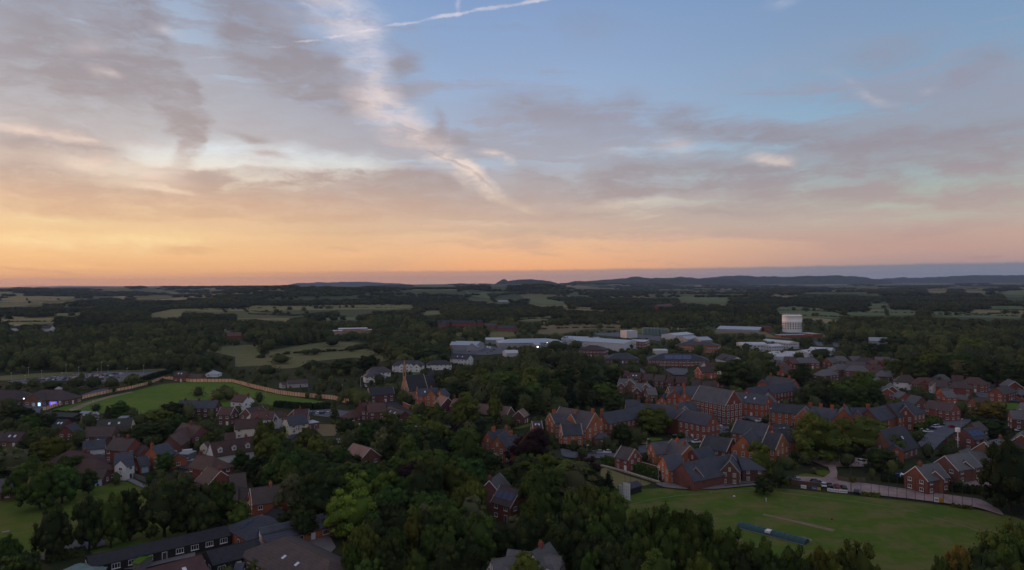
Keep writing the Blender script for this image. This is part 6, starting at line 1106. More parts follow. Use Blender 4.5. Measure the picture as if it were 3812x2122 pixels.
# the full car park behind the fence: rows of small cars
g = random.Random(11); CC = ['white', 'silver', 'grey', 'black', 'blue', 'silver', 'white', 'red', 'light_blue']
ROWN = ['front', 'second', 'third', 'fourth']; ORD = ['first', 'second', 'third', 'fourth', 'fifth', 'sixth', 'seventh', 'eighth', 'ninth', 'tenth', 'eleventh', 'twelfth', 'thirteenth', 'fourteenth', 'fifteenth', 'sixteenth', 'seventeenth', 'eighteenth', 'nineteenth', 'twentieth', 'twenty-first', 'twenty-second', 'twenty-third', 'twenty-fourth']
for ri, (xa, ya, xb, yb, n_) in enumerate([(560, 246, 1330, 228, 24), (600, 228, 1420, 205, 24), (720, 210, 1560, 182, 24), (900, 190, 1700, 160, 22)]):
    for i in range(n_):
        t_ = (i + g.uniform(-.1, .1)) / n_; 
        if g.random() < .12: continue
        c_ = g.choice(CC); p = at(*P('B0', xa + (xb - xa) * t_, ya + (yb - ya) * t_)); car(p, R(88 + g.uniform(-3, 3)), c_, '%s car, %s from the left in the %s row of the big car park' % (c_.replace('_', ' '), ORD[i], ROWN[ri]), 'hatch', 'cars in the big car park', False)
for i, (x_, y_) in enumerate([(2050, 808), (2085, 812), (2120, 818), (2160, 822), (2190, 812), (2230, 815), (2320, 795), (2345, 800), (2385, 815), (2440, 805), (2140, 835), (2320, 850), (2360, 830)]):
    car(at(*P('A1', x_, y_)), R(g.uniform(60, 120)), ['white', 'white', 'silver', 'white', 'silver', 'red', 'white', 'white', 'blue', 'silver', 'grey', 'red', 'blue'][i], '%s vehicle, %s from the left in the yard of the orange-ended shed' % (['white', 'white', 'silver', 'white', 'silver', 'red', 'white', 'white', 'blue', 'silver', 'grey', 'red', 'blue'][i], ORD[[0, 1, 2, 4, 5, 6, 7, 9, 11, 12, 3, 8, 10][i]]), 'van' if i in (6, 7, 1) else 'hatch', 'vehicles in the car yard', False)
for i, (x_, y_) in enumerate([(720, 790), (770, 800), (850, 778), (845, 800), (920, 795), (372, 792), (70, 822)]):
    car(at(*P('A0', x_, y_)), R(g.uniform(0, 40)), 'white', 'white caravan, %s from the left in the woods left of the meadow' % ORD[[2, 3, 5, 4, 6, 1, 0][i]], 'van', 'caravans in the woods', False, 1.6)
# ================================================================== fences, walls, hedges
def line_pts(pts, r, step):
    W_ = [at(*P(r_, x_, y_))[:2] for r_, x_, y_ in pts] if r is None else [at(*P(r, x_, y_))[:2] for x_, y_ in pts]
    out = [W_[0]]; acc = 0
    for a_, b2 in zip(W_, W_[1:]):
        L = np.linalg.norm(b2 - a_); n = max(1, int(round(L / step)))
        for i in range(1, n + 1): out.append(a_ + (b2 - a_) * i / n)
    return out
PAN = None
def panel_fence(name, label, r, pts, m_, h_=1.9, step=2.6, postm='fence_old'):
    P_ = line_pts(pts, r, step); o0 = P_[len(P_) // 2]; root = bpy.data.objects.new(name, None); col.objects.link(root); root.location = (o0[0], o0[1], 0); tag(root, label, 'fence', 'boarded fences of the paddock' if m_ == 'fence_new' else None)
    mb = MB(); x0 = -.5
    for q in range(12): mb.box(-.5 + q / 12 + .003, -.02 - .012 * (q % 2), .08, -.5 + (q + 1) / 12 - .003, .015, h_)
    mb.box(-.5, .016, .4, .5, .05, .5); mb.box(-.5, .016, h_ - .4, .5, .05, h_ - .3); mb.box(-.5, -.05, h_ + .002, .5, .05, h_ + .05)
    pm = mb.build('panel', [m_]); po = MB().box(-.09, -.12, -.2, .09, .09, h_ + .12).build('post', [postm])
    for i, (a_, b2) in enumerate(zip(P_, P_[1:])):
        c_ = (a_ + b2) / 2 - o0; d = b2 - a_; L = np.linalg.norm(d); an = math.atan2(d[1], d[0]); obj('panel', pm, root, (c_[0], c_[1], 0), an, (L - .34, 1, 1)); obj('post', po, root, (a_[0] - o0[0], a_[1] - o0[1], 0), an)
    return root
panel_fence('timber_fence', 'fresh orange timber fence climbing from the shop yard to the farmhouse corner', 'B0', [(580, 655), (640, 650), (760, 605), (1000, 535), (1200, 480), (1370, 440), (1500, 412), (1800, 357), (1920, 325), (2070, 286), (2140, 256), (2220, 228), (2300, 230)], 'fence_new', 1.9, 2.8)
panel_fence('timber_fence', 'fresh orange timber fence across the top of the green paddock', None, [('B0', 2300, 230), ('B0', 2400, 240), ('B0', 2570, 262), ('B1', 200, 266), ('B1', 400, 266), ('B1', 600, 266), ('B1', 780, 268), ('B1', 830, 280), ('B1', 900, 300)], 'fence_new', 2.3, 2.6)
panel_fence('timber_fence', 'fresh orange timber fence descending to the village at the right of the paddock', 'B1', [(900, 300), (1060, 345), (1250, 390), (1420, 430), (1640, 460), (1880, 480), (2100, 500), (2200, 512), (2290, 545), (2390, 556)], 'fence_new', 2.6, 2.4)
def wall_run(name, label, r, pts, h_, w_, m_, cat='wall', cap=None, keep=True):
    W_ = [at(*P(r, x_, y_)) for x_, y_ in pts]; o0 = W_[0]; mb = MB()
    for i, (a_, b2) in enumerate(zip(W_, W_[1:])):
        d = (b2 - a_)[:2]; L = np.linalg.norm(d); u_ = d / L; n_ = np.array([-u_[1], u_[0]]); M_ = lambda q: (a_[0] - o0[0] + u_[0] * q[0] + n_[0] * q[1], a_[1] - o0[1] + u_[1] * q[0] + n_[1] * q[1], q[2])
        mb.box(0, -w_ / 2 - i * .003, -.3, L, w_ / 2 + i * .003, h_, 0, M_)
        if cap: mb.box(0, -w_ / 2 - .07 - i * .003, h_ + .002, L, w_ / 2 + .07 + i * .003, h_ + .12, 1, M_)
    o = obj(name, mb.build(name, [m_, cap or m_]), None, (o0[0], o0[1], 0)); return tag(o, label, cat)
wall_run('brick_wall', 'red brick garden wall running from the gate lodge to the pavilion', 'D2', [(420, 395), (560, 420), (830, 500), (925, 525)], 2.1, .35, 'brick_red', 'wall', 'stone')
wall_run('brick_wall', 'red brick wall behind the advertising boards of the cricket field', 'C4', [(1050, 245), (1250, 270), (1450, 300), (1665, 318)], 1.8, .35, 'brick_dark', 'wall', 'tile_grey')
wall_run('brick_wall', 'orange brick garden wall beside the dark bungalow', 'B2', [(735, 610), (800, 640), (880, 672)], 3.0, .4, 'brick_orange', 'wall', 'stone')
wall_run('brick_wall', 'low brick wall along the lane under the golden trees', 'B2', [(1190, 815), (1290, 860), (1380, 890)], 1.8, .4, 'brick_red', 'wall', 'stone')
wall_run('brick_wall', 'orange garden wall at the right edge below the dark red house', 'B5', [(2410, 505), (2600, 540)], 1.8, .35, 'brick_orange', 'wall', 'stone')
wall_run('stone_kerb', 'pale stone edging of the bowling green', 'D2', [(-60, 405), (0, 418), (300, 495), (600, 590), (880, 675)], .5, 1.1, 'stone', 'edging')
wall_run('board_fence', 'grey boarded fence along the footpath by the playing field', 'C0', [(1770, 165), (1860, 195), (2010, 245)], 1.8, .1, 'timber_grey', 'fence')
wall_run('board_fence', 'brown boarded fence round the tree-shaded parking by the gravel track', 'C4', [(1890, 175), (1905, 225), (2050, 250), (2270, 250)], 1.9, .12, 'fence_old', 'fence')
# leafy hedges
def hedge(label, r, pts, h_, w_, lf, name='hedge'):
    P_ = line_pts(pts, r, 1.0); g = np.random.default_rng(int(abs(P_[0][0]) * 7) % 9999); Vs, Fs, off = [], [], 0; o0 = P_[0]; C_ = []
    for a_, b2 in zip(P_, P_[1:]):
        n = int(9 * h_ * .8 + 6 * w_); t_ = g.random(n)[:, None]; side = g.random(n)
        c_ = a_ + (b2 - a_) * t_; d = (b2 - a_) / np.linalg.norm(b2 - a_); nn = np.array([-d[1], d[0]]); off_ = np.where(side < .38, -w_ / 2, np.where(side < .5, w_ / 2, g.uniform(-w_ / 2, w_ / 2, n))); z_ = np.where(side < .5, g.uniform(.1, h_, n), h_ * g.uniform(.9, 1.12, n))
        off_ = off_ * g.uniform(.8, 1.1, n); C_.append(np.column_stack([c_[:, 0] + nn[0] * off_ - o0[0], c_[:, 1] + nn[1] * off_ - o0[1], z_]))
    C_ = np.concatenate(C_); nrm = g.normal(size=C_.shape) + np.array([0, -.5, .8]); Vq, Fq = leaf_quads(C_, nrm, .42, g); Vs = [Vq]; Fs = [Fq]; off = len(Vq)
    cv = []; cf = []
    for q in P_: cv.append((q[0] - o0[0], q[1] - o0[1]))
    for i in range(len(cv) - 1):
        d = np.subtract(cv[i + 1], cv[i]); d = d / np.linalg.norm(d); nn = np.array([-d[1], d[0]]) * w_ * .42; b0 = off + i * 8
        pts8 = [(*(np.array(cv[i]) - nn), -.2), (*(np.array(cv[i]) + nn), -.2), (*(np.array(cv[i]) + nn), h_ * .88), (*(np.array(cv[i]) - nn), h_ * .88), (*(np.array(cv[i + 1]) - nn), -.2), (*(np.array(cv[i + 1]) + nn), -.2), (*(np.array(cv[i + 1]) + nn), h_ * .88), (*(np.array(cv[i + 1]) - nn), h_ * .88)]
        Vs.append(np.array(pts8)); Fs.append(np.array([(0, 4, 7, 3), (1, 2, 6, 5), (3, 7, 6, 2)]) + b0)
    V_ = np.concatenate(Vs); F_ = np.concatenate(Fs); o = obj(name, np_mesh(name, V_, F_, lf, g.random(len(F_)))); o.location = (o0[0], o0[1], 0); return tag(o, label, 'hedge')
hedge('clipped green hedge between the bowling green and the brick garden wall', 'D2', [(-20, 360), (180, 410), (420, 455), (700, 540), (915, 625)], 2.6, 3.2, 'leaf_green')
hedge('long dark hedge between the gravel track and the grey-roofed close', 'C5', [(620, 225), (860, 240), (1100, 260), (1350, 310), (1600, 365), (1990, 400)], 2.4, 2.5, 'leaf_dark')
hedge('dark hedge along the left top of the playing field', 'C0', [(-60, 470), (100, 455), (400, 400), (900, 340), (1330, 250)], 2.6, 4, 'leaf_dark')
hedge('dark hedge behind the orange fence beside the farmhouse', 'B0', [(1900, 275), (2100, 205), (2300, 150), (2430, 105)], 3.0, 3, 'leaf_conifer')
hedge('dark hedge at the foot of the paddock behind the village car park', 'B1', [(1380, 600), (1600, 620), (1900, 640), (2130, 620)], 3.0, 4, 'leaf_conifer')
hedge('dark hedge along the paddock foot behind the green-roofed building', 'B0', [(740, 740), (900, 760), (1100, 745)], 3.2, 3, 'leaf_conifer')
hedge('hedge in front of the purple-slated west block', 'B3', [(520, 1165), (700, 1200), (860, 1260)], 1.4, 2.5, 'leaf_dark')
hedge('hedge bank along the estate parking row', 'B5', [(1060, 930), (1180, 880), (1330, 820), (1380, 800)], 2.2, 5, 'leaf_mid')
hedge('dark block hedge before the dormered cottage', 'B1', [(560, 1240), (620, 1255), (680, 1250)], 4.2, 4, 'leaf_conifer')
hedge('dark hedge above the dormered cottage lane', 'B1', [(760, 950), (900, 960), (1030, 950)], 2.6, 2.6, 'leaf_dark')
hedge('dark hedge right of the telegraph pole by the dormered cottage', 'B1', [(60, 1185), (200, 1180), (330, 1160)], 2.2, 2.4, 'leaf_conifer')
hedge('low hedge below the long black hut', 'C0', [(620, 1330), (800, 1290), (1050, 1250), (1180, 1225)], 1.8, 3, 'leaf_dark')
# tall ball-stop net fence along the track
def net_fence():
    P_ = [at(*P('C5', x_, y_))[:2] for x_, y_ in [(205, 418), (340, 410), (480, 422), (588, 440), (714, 458), (832, 470), (960, 490), (1080, 505), (1206, 522), (1330, 545), (1462, 560), (1590, 575), (1722, 590), (1855, 612)]]
    root = bpy.data.objects.new('net_fence', None); col.objects.link(root); root.location = (P_[0][0], P_[0][1], 0); tag(root, 'tall ball-stop fence of slim dark posts along the pink gravel track', 'fence'); o0 = P_[0]
    pm = MB().cyl((0, 0, -.2), (0, 0, 7.5), .07, .055, 6).build('post', ['steel_dark']); pb = MB().cyl((0, 0, -.2), (0, 0, 11), .13, .1, 6).build('post', ['steel_dark'])
    for i, q in enumerate(P_): obj('post', pb if i == 0 else pm, root, (q[0] - o0[0], q[1] - o0[1], 0))
    mb = MB()
    for a_, b2 in zip(P_, P_[1:]):
        for z_ in (.4, 3.6, 7.3): mb.cyl((a_[0] - o0[0], a_[1] - o0[1], z_), (b2[0] - o0[0], b2[1] - o0[1], z_), .02, .02, 4)
    obj('wire', mb.build('wire', ['steel_dark']), root)
    g = np.random.default_rng(5)
    for (xa, ya, xb, yb, lb) in [(340, 412, 600, 438, 'first'), (1560, 572, 1850, 610, 'second')]:
        hedge('%s clump of weeds at the foot of the ball-stop fence' % lb, 'C5', [(xa, ya), ((xa + xb) / 2, (ya + yb) / 2), (xb, yb)], .9, 1.0, 'leaf_olive', 'weed_clump')
net_fence()
P_ = [at(*P('D2', x_, y_))[:2] for x_, y_ in [(330, 770), (415, 740), (580, 725), (700, 700), (745, 690), (810, 770), (920, 790), (1100, 790), (1430, 800)]]
root = bpy.data.objects.new('net_fence', None); col.objects.link(root); root.location = (P_[0][0], P_[0][1], 0); tag(root, 'ball-stop posts between the bowling green and the cricket sheds', 'fence')
for q in P_[:7]: obj('post', MB().cyl((0, 0, 0), (0, 0, 5), .06, .05, 5).build('post', ['steel_dark']), root, (q[0] - P_[0][0], q[1] - P_[0][1], 0))
# white field fence left of the boards, advert boards
for i, (x0, y0, x1, y1, m_, lb) in enumerate([(1395, 320, 1470, 330, 'trim', 'white advertising board at the brick wall, first from the left'), (1540, 338, 1612, 350, 'paint_light_blue', 'pale blue advertising board second along the brick wall'), (1616, 348, 1668, 356, 'paint_yellow', 'yellow advertising board beside the pale blue one'), (1755, 362, 1832, 374, 'trim', 'white advertising board before the four parked cars'), (1836, 374, 1905, 382, 'trim', 'second white advertising board before the parked cars'), (1910, 382, 2030, 394, 'trim', 'longest white advertising board nearest the tall net post'), (1070, 275, 1112, 282, 'trim', 'small white board at the left end of the brick wall')]):
    a_, b2 = at(*P('C4', x0, y0)), at(*P('C4', x1, y1)); d = b2 - a_; L = np.linalg.norm(d); mb = MB().box(0, -.04, .1, L, .04, 1.2, 0)
    mb.box(.2, -.055, .45, L - .2, -.041, .75, 1)
    for q in (.1, L - .2): mb.box(q, .042, -.1, q + .1, .12, 1.25, 2)
    tag(obj('advert_board', mb.build('advert_board', [m_, 'render_grey', 'steel_dark']), None, tuple(a_), math.atan2(d[1], d[0])), lb, 'board', 'advertising boards by the field')
a_, b2 = at(*P('C5', 1338, 525)), at(*P('C5', 1466, 540)); d = b2 - a_; L = np.linalg.norm(d)
mb = MB().box(0, -.03, .5, L * .5, .03, 1.9, 0).box(L * .5 + .01, -.03, .5, L, .03, 1.9, 1).box(L * .6, -.045, .7, L * .85, -.031, 1.7, 2).box(.2, -.045, 1.0, L * .45, -.031, 1.4, 3)
tag(obj('banner', mb.build('banner', ['trim', 'paint_yellow', 'orange_clad', 'paint_grey']), None, tuple(a_), math.atan2(d[1], d[0])), 'white and yellow banner tied to the ball-stop fence', 'banner')
# sight screens
for i, (xa, ya, xb, yb, lb) in enumerate([(300, 950, 412, 972, 'larger white sight screen at the corner of the cricket field'), (235, 925, 290, 945, 'smaller white sight screen half behind the trees')]):
    a_, b2 = at(*P('D2', xa, ya)), at(*P('D2', xb, yb)); d = b2 - a_; L = np.linalg.norm(d); mb = MB(); h_ = 5.8 if i == 0 else 4.8
    mb.box(0, -.05, .3, L, .05, h_, 0)
    for q in range(1, 5): mb.box(0, -.065, .3 + q * h_ / 5.3, L, -.0505, .34 + q * h_ / 5.3, 1)
    for q in range(1, 4): mb.box(L * q / 4 - .02, -.0655, .3, L * q / 4 + .02, -.051, h_, 1)
    o = obj('sight_screen', mb.build('sight_screen', ['trim', 'metal_grey']), None, tuple(a_), math.atan2(d[1], d[0])); tag(o, lb, 'sight screen', 'sight screens'); obj('leg', MB().box(.1, .05, 0, .2, 1.2, .2).box(L - .2, .05, 0, L - .1, 1.2, .2).build('leg', ['steel']), o)
# pitch covers: a row of low green mobile tents
a_, b2 = at(*P('C4', 520, 860)), at(*P('C4', 1445, 1105)); d = (b2 - a_)[:2]; L = np.linalg.norm(d); root = bpy.data.objects.new('pitch_cover', None); col.objects.link(root); root.location = tuple(a_); root.rotation_euler = (0, 0, math.atan2(d[1], d[0])); tag(root, 'long ribbed teal wheeled pitch cover parked on the cricket field', 'pitch cover')
mat('cover_teal', (.012, .060, .062), .5, .12, .3, .4)
seg = 13
for q in range(seg):
    x0, x1 = L * q / seg, L * (q + 1) / seg; mb = MB(); arc = [(-.1, .25), (.25, .75), (.9, 1.15), (1.8, 1.35), (2.7, 1.15), (3.35, .75), (3.7, .25)]
    for (y0, z0), (y1, z1) in zip(arc, arc[1:]): mb.poly([(x0 + .05, y0, z0), (x1 - .05, y0, z0), (x1 - .05, y1, z1), (x0 + .05, y1, z1)], [(0, 1, 2, 3)])
    mb.box(x0 + .0, -.13, .2, x0 + .1, 3.7, .28); mb.poly([(x1 - .051, y_, z_) for y_, z_ in arc], [tuple(range(len(arc)))]) if q == seg - 1 else None
    obj('canopy', mb.build('canopy', ['cover_teal']), root)
mb = MB(); mb.box(0, -.16, .1, L, -.10, .26, 0)
obj('rail', mb.build('rail', ['metal_grey']), root)
obj('panel', MB().box(L * .43, .0, .80, L * .50, 1.9, 1.42).build('panel', ['trim']), root)['label'] = 'white patch panel on the cover'
# boundary rope
pts = [at(*P('C3', x_, y_), .10) for x_, y_ in [(1450, 540), (1800, 460), (2100, 420), (2560, 385)]] + [at(*P('C4', x_, y_), .10) for x_, y_ in [(150, 370), (600, 345), (950, 358), (1300, 400), (1700, 448), (2000, 485), (2300, 525)]] + [at(*P('C5', x_, y_), .10) for x_, y_ in [(520, 540), (800, 590), (1200, 675), (1500, 760), (1800, 850), (2000, 925), (2150, 990)]]
o0 = pts[0]; mb = MB()
for a_, b2 in zip(pts, pts[1:]): mb.cyl(a_ - o0, b2 - o0, .032, .032, 5)
tag(obj('boundary_rope', mb.build('boundary_rope', ['render_grey']), None, tuple(o0)), 'thin white boundary rope curving round the cricket field', 'rope')
# gazebo with blue panels, bins and small garden things
def gazebo(r, x_, y_, label, m1, w_=3.2):
    p = at(*P(r, x_, y_)); mb = MB(); h_ = 2.1
    root = obj('gazebo', None, None, tuple(p)); tag(root, label, 'gazebo')
    for sx_ in (-1, 1):
        for sy_ in (-1, 1): obj('leg', MB().box(-.04, -.04, 0, .04, .04, h_).build('leg', ['trim']), root, (sx_ * w_ / 2, sy_ * w_ / 2, 0))
    c4 = [(-w_ / 2 - .1, -w_ / 2 - .1, h_), (w_ / 2 + .1, -w_ / 2 - .1, h_), (w_ / 2 + .1, w_ / 2 + .1, h_), (-w_ / 2 - .1, w_ / 2 + .1, h_), (0, 0, h_ + 1)]
    mb.poly(c4 + [(a, b3, c_ - .25) for a, b3, c_ in c4[:4]], [(0, 1, 4), (2, 3, 4)] + [(0, 5, 6, 1), (1, 6, 7, 2), (2, 7, 8, 3), (3, 8, 5, 0)], 0); mb.poly(c4, [(1, 2, 4), (3, 0, 4)], 1); obj('canopy', mb.build('canopy', ['trim', m1]), root)
gazebo('C5', 890, 225, 'blue and white striped gazebo beside the nearest close house', 'metal_blue', 4.2)
def simple_thing(name, label, cat, r, x_, y_, fn, m_, rz=0, grp=None):
    o = obj(name, fn(MB()).build(name, m_), None, tuple(at(*P(r, x_, y_))), R(rz)); tag(o, label, cat, grp); return o
def picnic(mb):
    mb.box(-.9, -.35, .70, .9, .35, .75); 
    for s_ in (-1, 1): mb.box(-.9, s_ * .72 - .12, .42, .9, s_ * .72 + .12, .46); mb.box(s_ * .7 - .04, -.8, .36, s_ * .7 + .04, .8, .42); mb.box(s_ * .7 - .04, -.05, 0, s_ * .7 + .04, .05, .70); mb.box(s_ * .7 - .04, -.6, 0, s_ * .7 + .04, -.5, .36); mb.box(s_ * .7 - .04, .5, 0, s_ * .7 + .04, .6, .36)
    return mb
k_ = 0
for (x_, y_, c_) in [(1985, 640, 0), (2060, 655, 0), (2140, 640, 0), (2200, 665, 0), (1960, 735, 0), (2040, 725, 0), (2240, 705, 0), (2320, 700, 0), (2400, 690, 0), (2150, 715, 0)]:
    simple_thing('picnic_table', 'grey picnic table, %s along the pavilion terrace' % ORD[k_], 'table', 'D2', x_, y_, picnic, ['timber_grey'], 15, 'picnic tables by the pavilion'); k_ += 1
for i, (r, x_, y_, s_, lb) in enumerate([('D2', 1945, 610, 1.6, 'white folded parasol on the pavilion terrace'), ('D2', 1530, 655, 1.6, 'white scoreboard box before the pavilion gable')]):
    simple_thing('parasol' if i == 0 else 'score_box', lb, 'parasol' if i == 0 else 'box', r, x_, y_, (lambda mb: mb.cyl((0, 0, 0), (0, 0, 2.5), .04, .04, 5).cyl((0, 0, .9), (0, 0, 2.4), .28, .06, 8)) if i == 0 else (lambda mb: mb.box(-.7, -.15, .6, .7, .15, 2.2).box(-.6, -.1, 0, -.5, .1, .6).box(.5, -.1, 0, .6, .1, .6)), ['trim'])
simple_thing('white_gate', 'small white gate post and board left of the pavilion steps', 'gate', 'D2', 945, 640, lambda mb: mb.box(-.6, -.08, 0, -.45, .08, 3).box(-.4, -.05, 1.2, .8, .05, 2.6), ['trim'])
simple_thing('satellite_drum', 'big white drum-shaped tank above the solar-roofed house gable', 'tank', 'B5', 1668, 1213, lambda mb: mb.box(-.12, -.12, 0, .12, .12, 8.2).cyl((0, 0, 8.2), (0, 0, 9.8), .95, .95, 16), ['trim'])
def goal(mb):
    mb.cyl((-1.8, 0, 0), (-1.8, 0, 2), .06, .06, 6).cyl((1.8, 0, 0), (1.8, 0, 2), .06, .06, 6).cyl((-1.8, 0, 2), (1.8, 0, 2), .06, .06, 6).cyl((-1.8, 0, 2), (-1.8, 1, 0), .04, .04, 5).cyl((1.8, 0, 2), (1.8, 1, 0), .04, .04, 5); return mb
simple_thing('goal_frame', 'small pale goal frame in the garden behind the brown-tiled bungalow', 'goal', 'B2', 112, 1110, goal, ['steel'], 10); simple_thing('goal_frame', 'small pale goal frame beside the garden tree by the bungalow lawn', 'goal', 'B2', 470, 1130, goal, ['steel'], -8)
simple_thing('trampoline', 'round white-netted trampoline frame on the bungalow lawn', 'trampoline', 'B2', 505, 1140, lambda mb: mb.cyl((0, 0, .7), (0, 0, .8), 1.3, 1.3, 14).cyl((-1.2, 0, 0), (-1.2, 0, 2.2), .05, .05, 5).cyl((1.2, 0, 0), (1.2, 0, 2.2), .05, .05, 5).cyl((0, 1.2, 0), (0, 1.2, 2.2), .05, .05, 5), ['trim'])
# lit lamps and the neon doorway
lamp_w = emis('lamp_warm', (1, .82, .55), 8); lamp_c = emis('lamp_cool', (.92, .94, 1), 4); neon = emis('neon', (.07, .06, 1), 1.8); neon2 = emis('sign_blue', (.35, .62, 1), 2.2); lit = emis('lit_room', (.9, .62, .45), .2)
def lamp(r, x_, y_, z_, m_, label, rad=.32):
    p = at(*P(r, x_, y_), z_); mb = MB()
    mb.cyl((0, 0, -rad * .7), (0, 0, 0), rad * .8, rad, 10, 0); mb.cyl((0, 0, 0), (0, 0, rad * .7), rad, rad * .6, 10, 0); mb.cyl((0, 0, -z_), (0, 0, -rad * .7), .06, .05, 5, 1); tag(obj('lit_lamp', mb.build('lit_lamp', [m_, 'steel']), None, tuple(p)), label, 'lamp')
lamp('B0', 210, 532, 2.8, 'lamp_warm', 'glowing warm lamp at the care home entrance'); lamp('B0', 326, 492, 4.2, 'lamp_cool', 'glowing white lamp between the care home and the shop porch', .34); lamp('B0', 278, 520, 2.6, 'lamp_warm', 'dim warm lamp under the care home eaves', .16)
lamp('D0', 435, 305, 6, 'lamp_warm', 'bright street lamp in the dark trees left of the warehouse', .7); lamp('D0', 1047, 270, 6, 'lamp_warm', 'small lit lamp between trees by the arched-entrance office', .42); lamp('D0', 587, 238, 5, 'lamp_cool', 'white light beside the low blue-grey warehouse', .4)
lamp('C0', 2316, 1110, 2.9, 'lamp_warm', 'bright security lamp on the long black hut', .22)
def flat_sign(name, label, cat, r, x0, x1, yb, z0, z1, m_, dy=-.1, parts=None):
    a_ = at(*P(r, x0, yb)); b2 = at(*P(r, x1, yb)); L = np.linalg.norm(b2 - a_); mb = MB().box(0, dy, z0, L, dy + .15, z1); o = obj(name, mb.build(name, [m_] if isinstance(m_, str) else m_), None, tuple(a_)); return tag(o, label, cat)
door_ = flat_sign('lit_doorway', 'purple neon-framed doorway of the shop', 'doorway', 'B0', 682, 775, 592, 2.2, 2.5, 'neon'); L_ = 13.5 * .0 + np.linalg.norm(at(*P('B0', 775, 592)) - at(*P('B0', 682, 592)))
obj('neon_tube', MB().box(0, -.12, 0, .7, .04, 2.19).box(L_ - .7, -.12, 0, L_, .04, 2.19).build('neon_tube', ['neon']), door_); obj('glass_panel', MB().box(.72, .0, 0, L_ - .72, .08, 2.18).build('glass_panel', ['lit_room']), door_)
flat_sign('lit_sign', 'lit pale blue panel beside the shop porch', 'sign', 'B0', 522, 552, 606, .6, 2.4, 'sign_blue')
flat_sign('lit_window', 'bright white arched entrance right of the neon doorway', 'window', 'B0', 805, 868, 592, .3, 3.4, 'render_white')
flat_sign('notice_board', 'small white notice panel before the shop porch', 'notice', 'B0', 445, 480, 605, .3, 2.2, 'trim')
flat_sign('bin_store', 'white screen with blue shapes before the pale warehouse', 'screen', 'D0', 1740, 1830, 385, 0, 3, 'paint_light_blue')
# chapel-like cupola on the shop roof
simple_thing('roof_cupola', 'white louvred cupola on the red-brown shop roof', 'cupola', 'B0', 805, 548, lambda mb: mb.box(-1.3, -1.3, 6.6, 1.3, 1.3, 8.6).poly([(-1.7, -1.7, 8.6), (1.7, -1.7, 8.6), (1.7, 1.7, 8.6), (-1.7, 1.7, 8.6), (0, 0, 9.9)], [(0, 1, 4), (1, 2, 4), (2, 3, 4), (3, 0, 4)]), ['render_grey'])
# church bellcote and turret belong to the church
ch = [b3 for b3 in BLD if b3['short'] == 'the church'][0]; cr_o = ch['root']; a_ = ch['foot'][0][0] - ch['c']; 
obj('bellcote', MB().box(-.9, -.9, 12, .9, .9, 17.5).poly([(-1.0, -1.0, 17.5), (1.0, -1.0, 17.5), (1.0, 1.0, 17.5), (-1.0, 1.0, 17.5), (0, 0, 25)], [(0, 1, 4), (1, 2, 4), (2, 3, 4), (3, 0, 4), (3, 2, 1, 0)]).box(-.3, -.95, 14.6, .3, .95, 16.8, 1).build('bellcote', ['sandstone', 'glass']), cr_o, (a_[0], a_[1], 0))
p = at(*P('B2', 1090, 350)) ; obj('vestry_turret', MB().box(-2, -2, 0, 2, 2, 7.5).poly([(-2.3, -2.3, 7.5), (2.3, -2.3, 7.5), (2.3, 2.3, 7.5), (-2.3, 2.3, 7.5), (0, 0, 13.5)], [(0, 1, 4), (1, 2, 4), (2, 3, 4), (3, 0, 4), (3, 2, 1, 0)], 1).build('vestry_turret', ['brick_dark', 'slate_dark']), cr_o, (p[0] - ch['c'][0], p[1] - ch['c'][1] + 12, 0))
# timber framing on the black and white house gables
bw = [b3 for b3 in BLD if b3['short'] == 'the black and white house'][0]
for wi in (0, 1):
    a0, u_, n_, s_, e_, hw, he, hr = bw['foot'][wi]; a0 = a0 - bw['c']; t0 = -.07; mb = MB(); M_ = lambda q: (a0[0] + u_[0] * q[0] + n_[0] * q[1], a0[1] + u_[1] * q[0] + n_[1] * q[1], q[2])
    for v_ in np.linspace(-hw * .8, hw * .8, 9):
        zt = hr - .4 - (hr - he) * abs(v_) / hw; mb.box(t0, v_ - .08, .2, t0 + .06, v_ + .08, zt, 0, M_)
    for z_ in (2.6, he, he + 2.2):
        w2 = hw if z_ <= he else hw * (1 - (z_ - he) / (hr - he)); mb.box(t0 - .012, -w2 + .1, z_ - .1, t0 + .055, w2 - .1, z_ + .1, 0, M_)
    obj('timber_framing', mb.build('timber_framing', ['timber_black']), bw['root'])
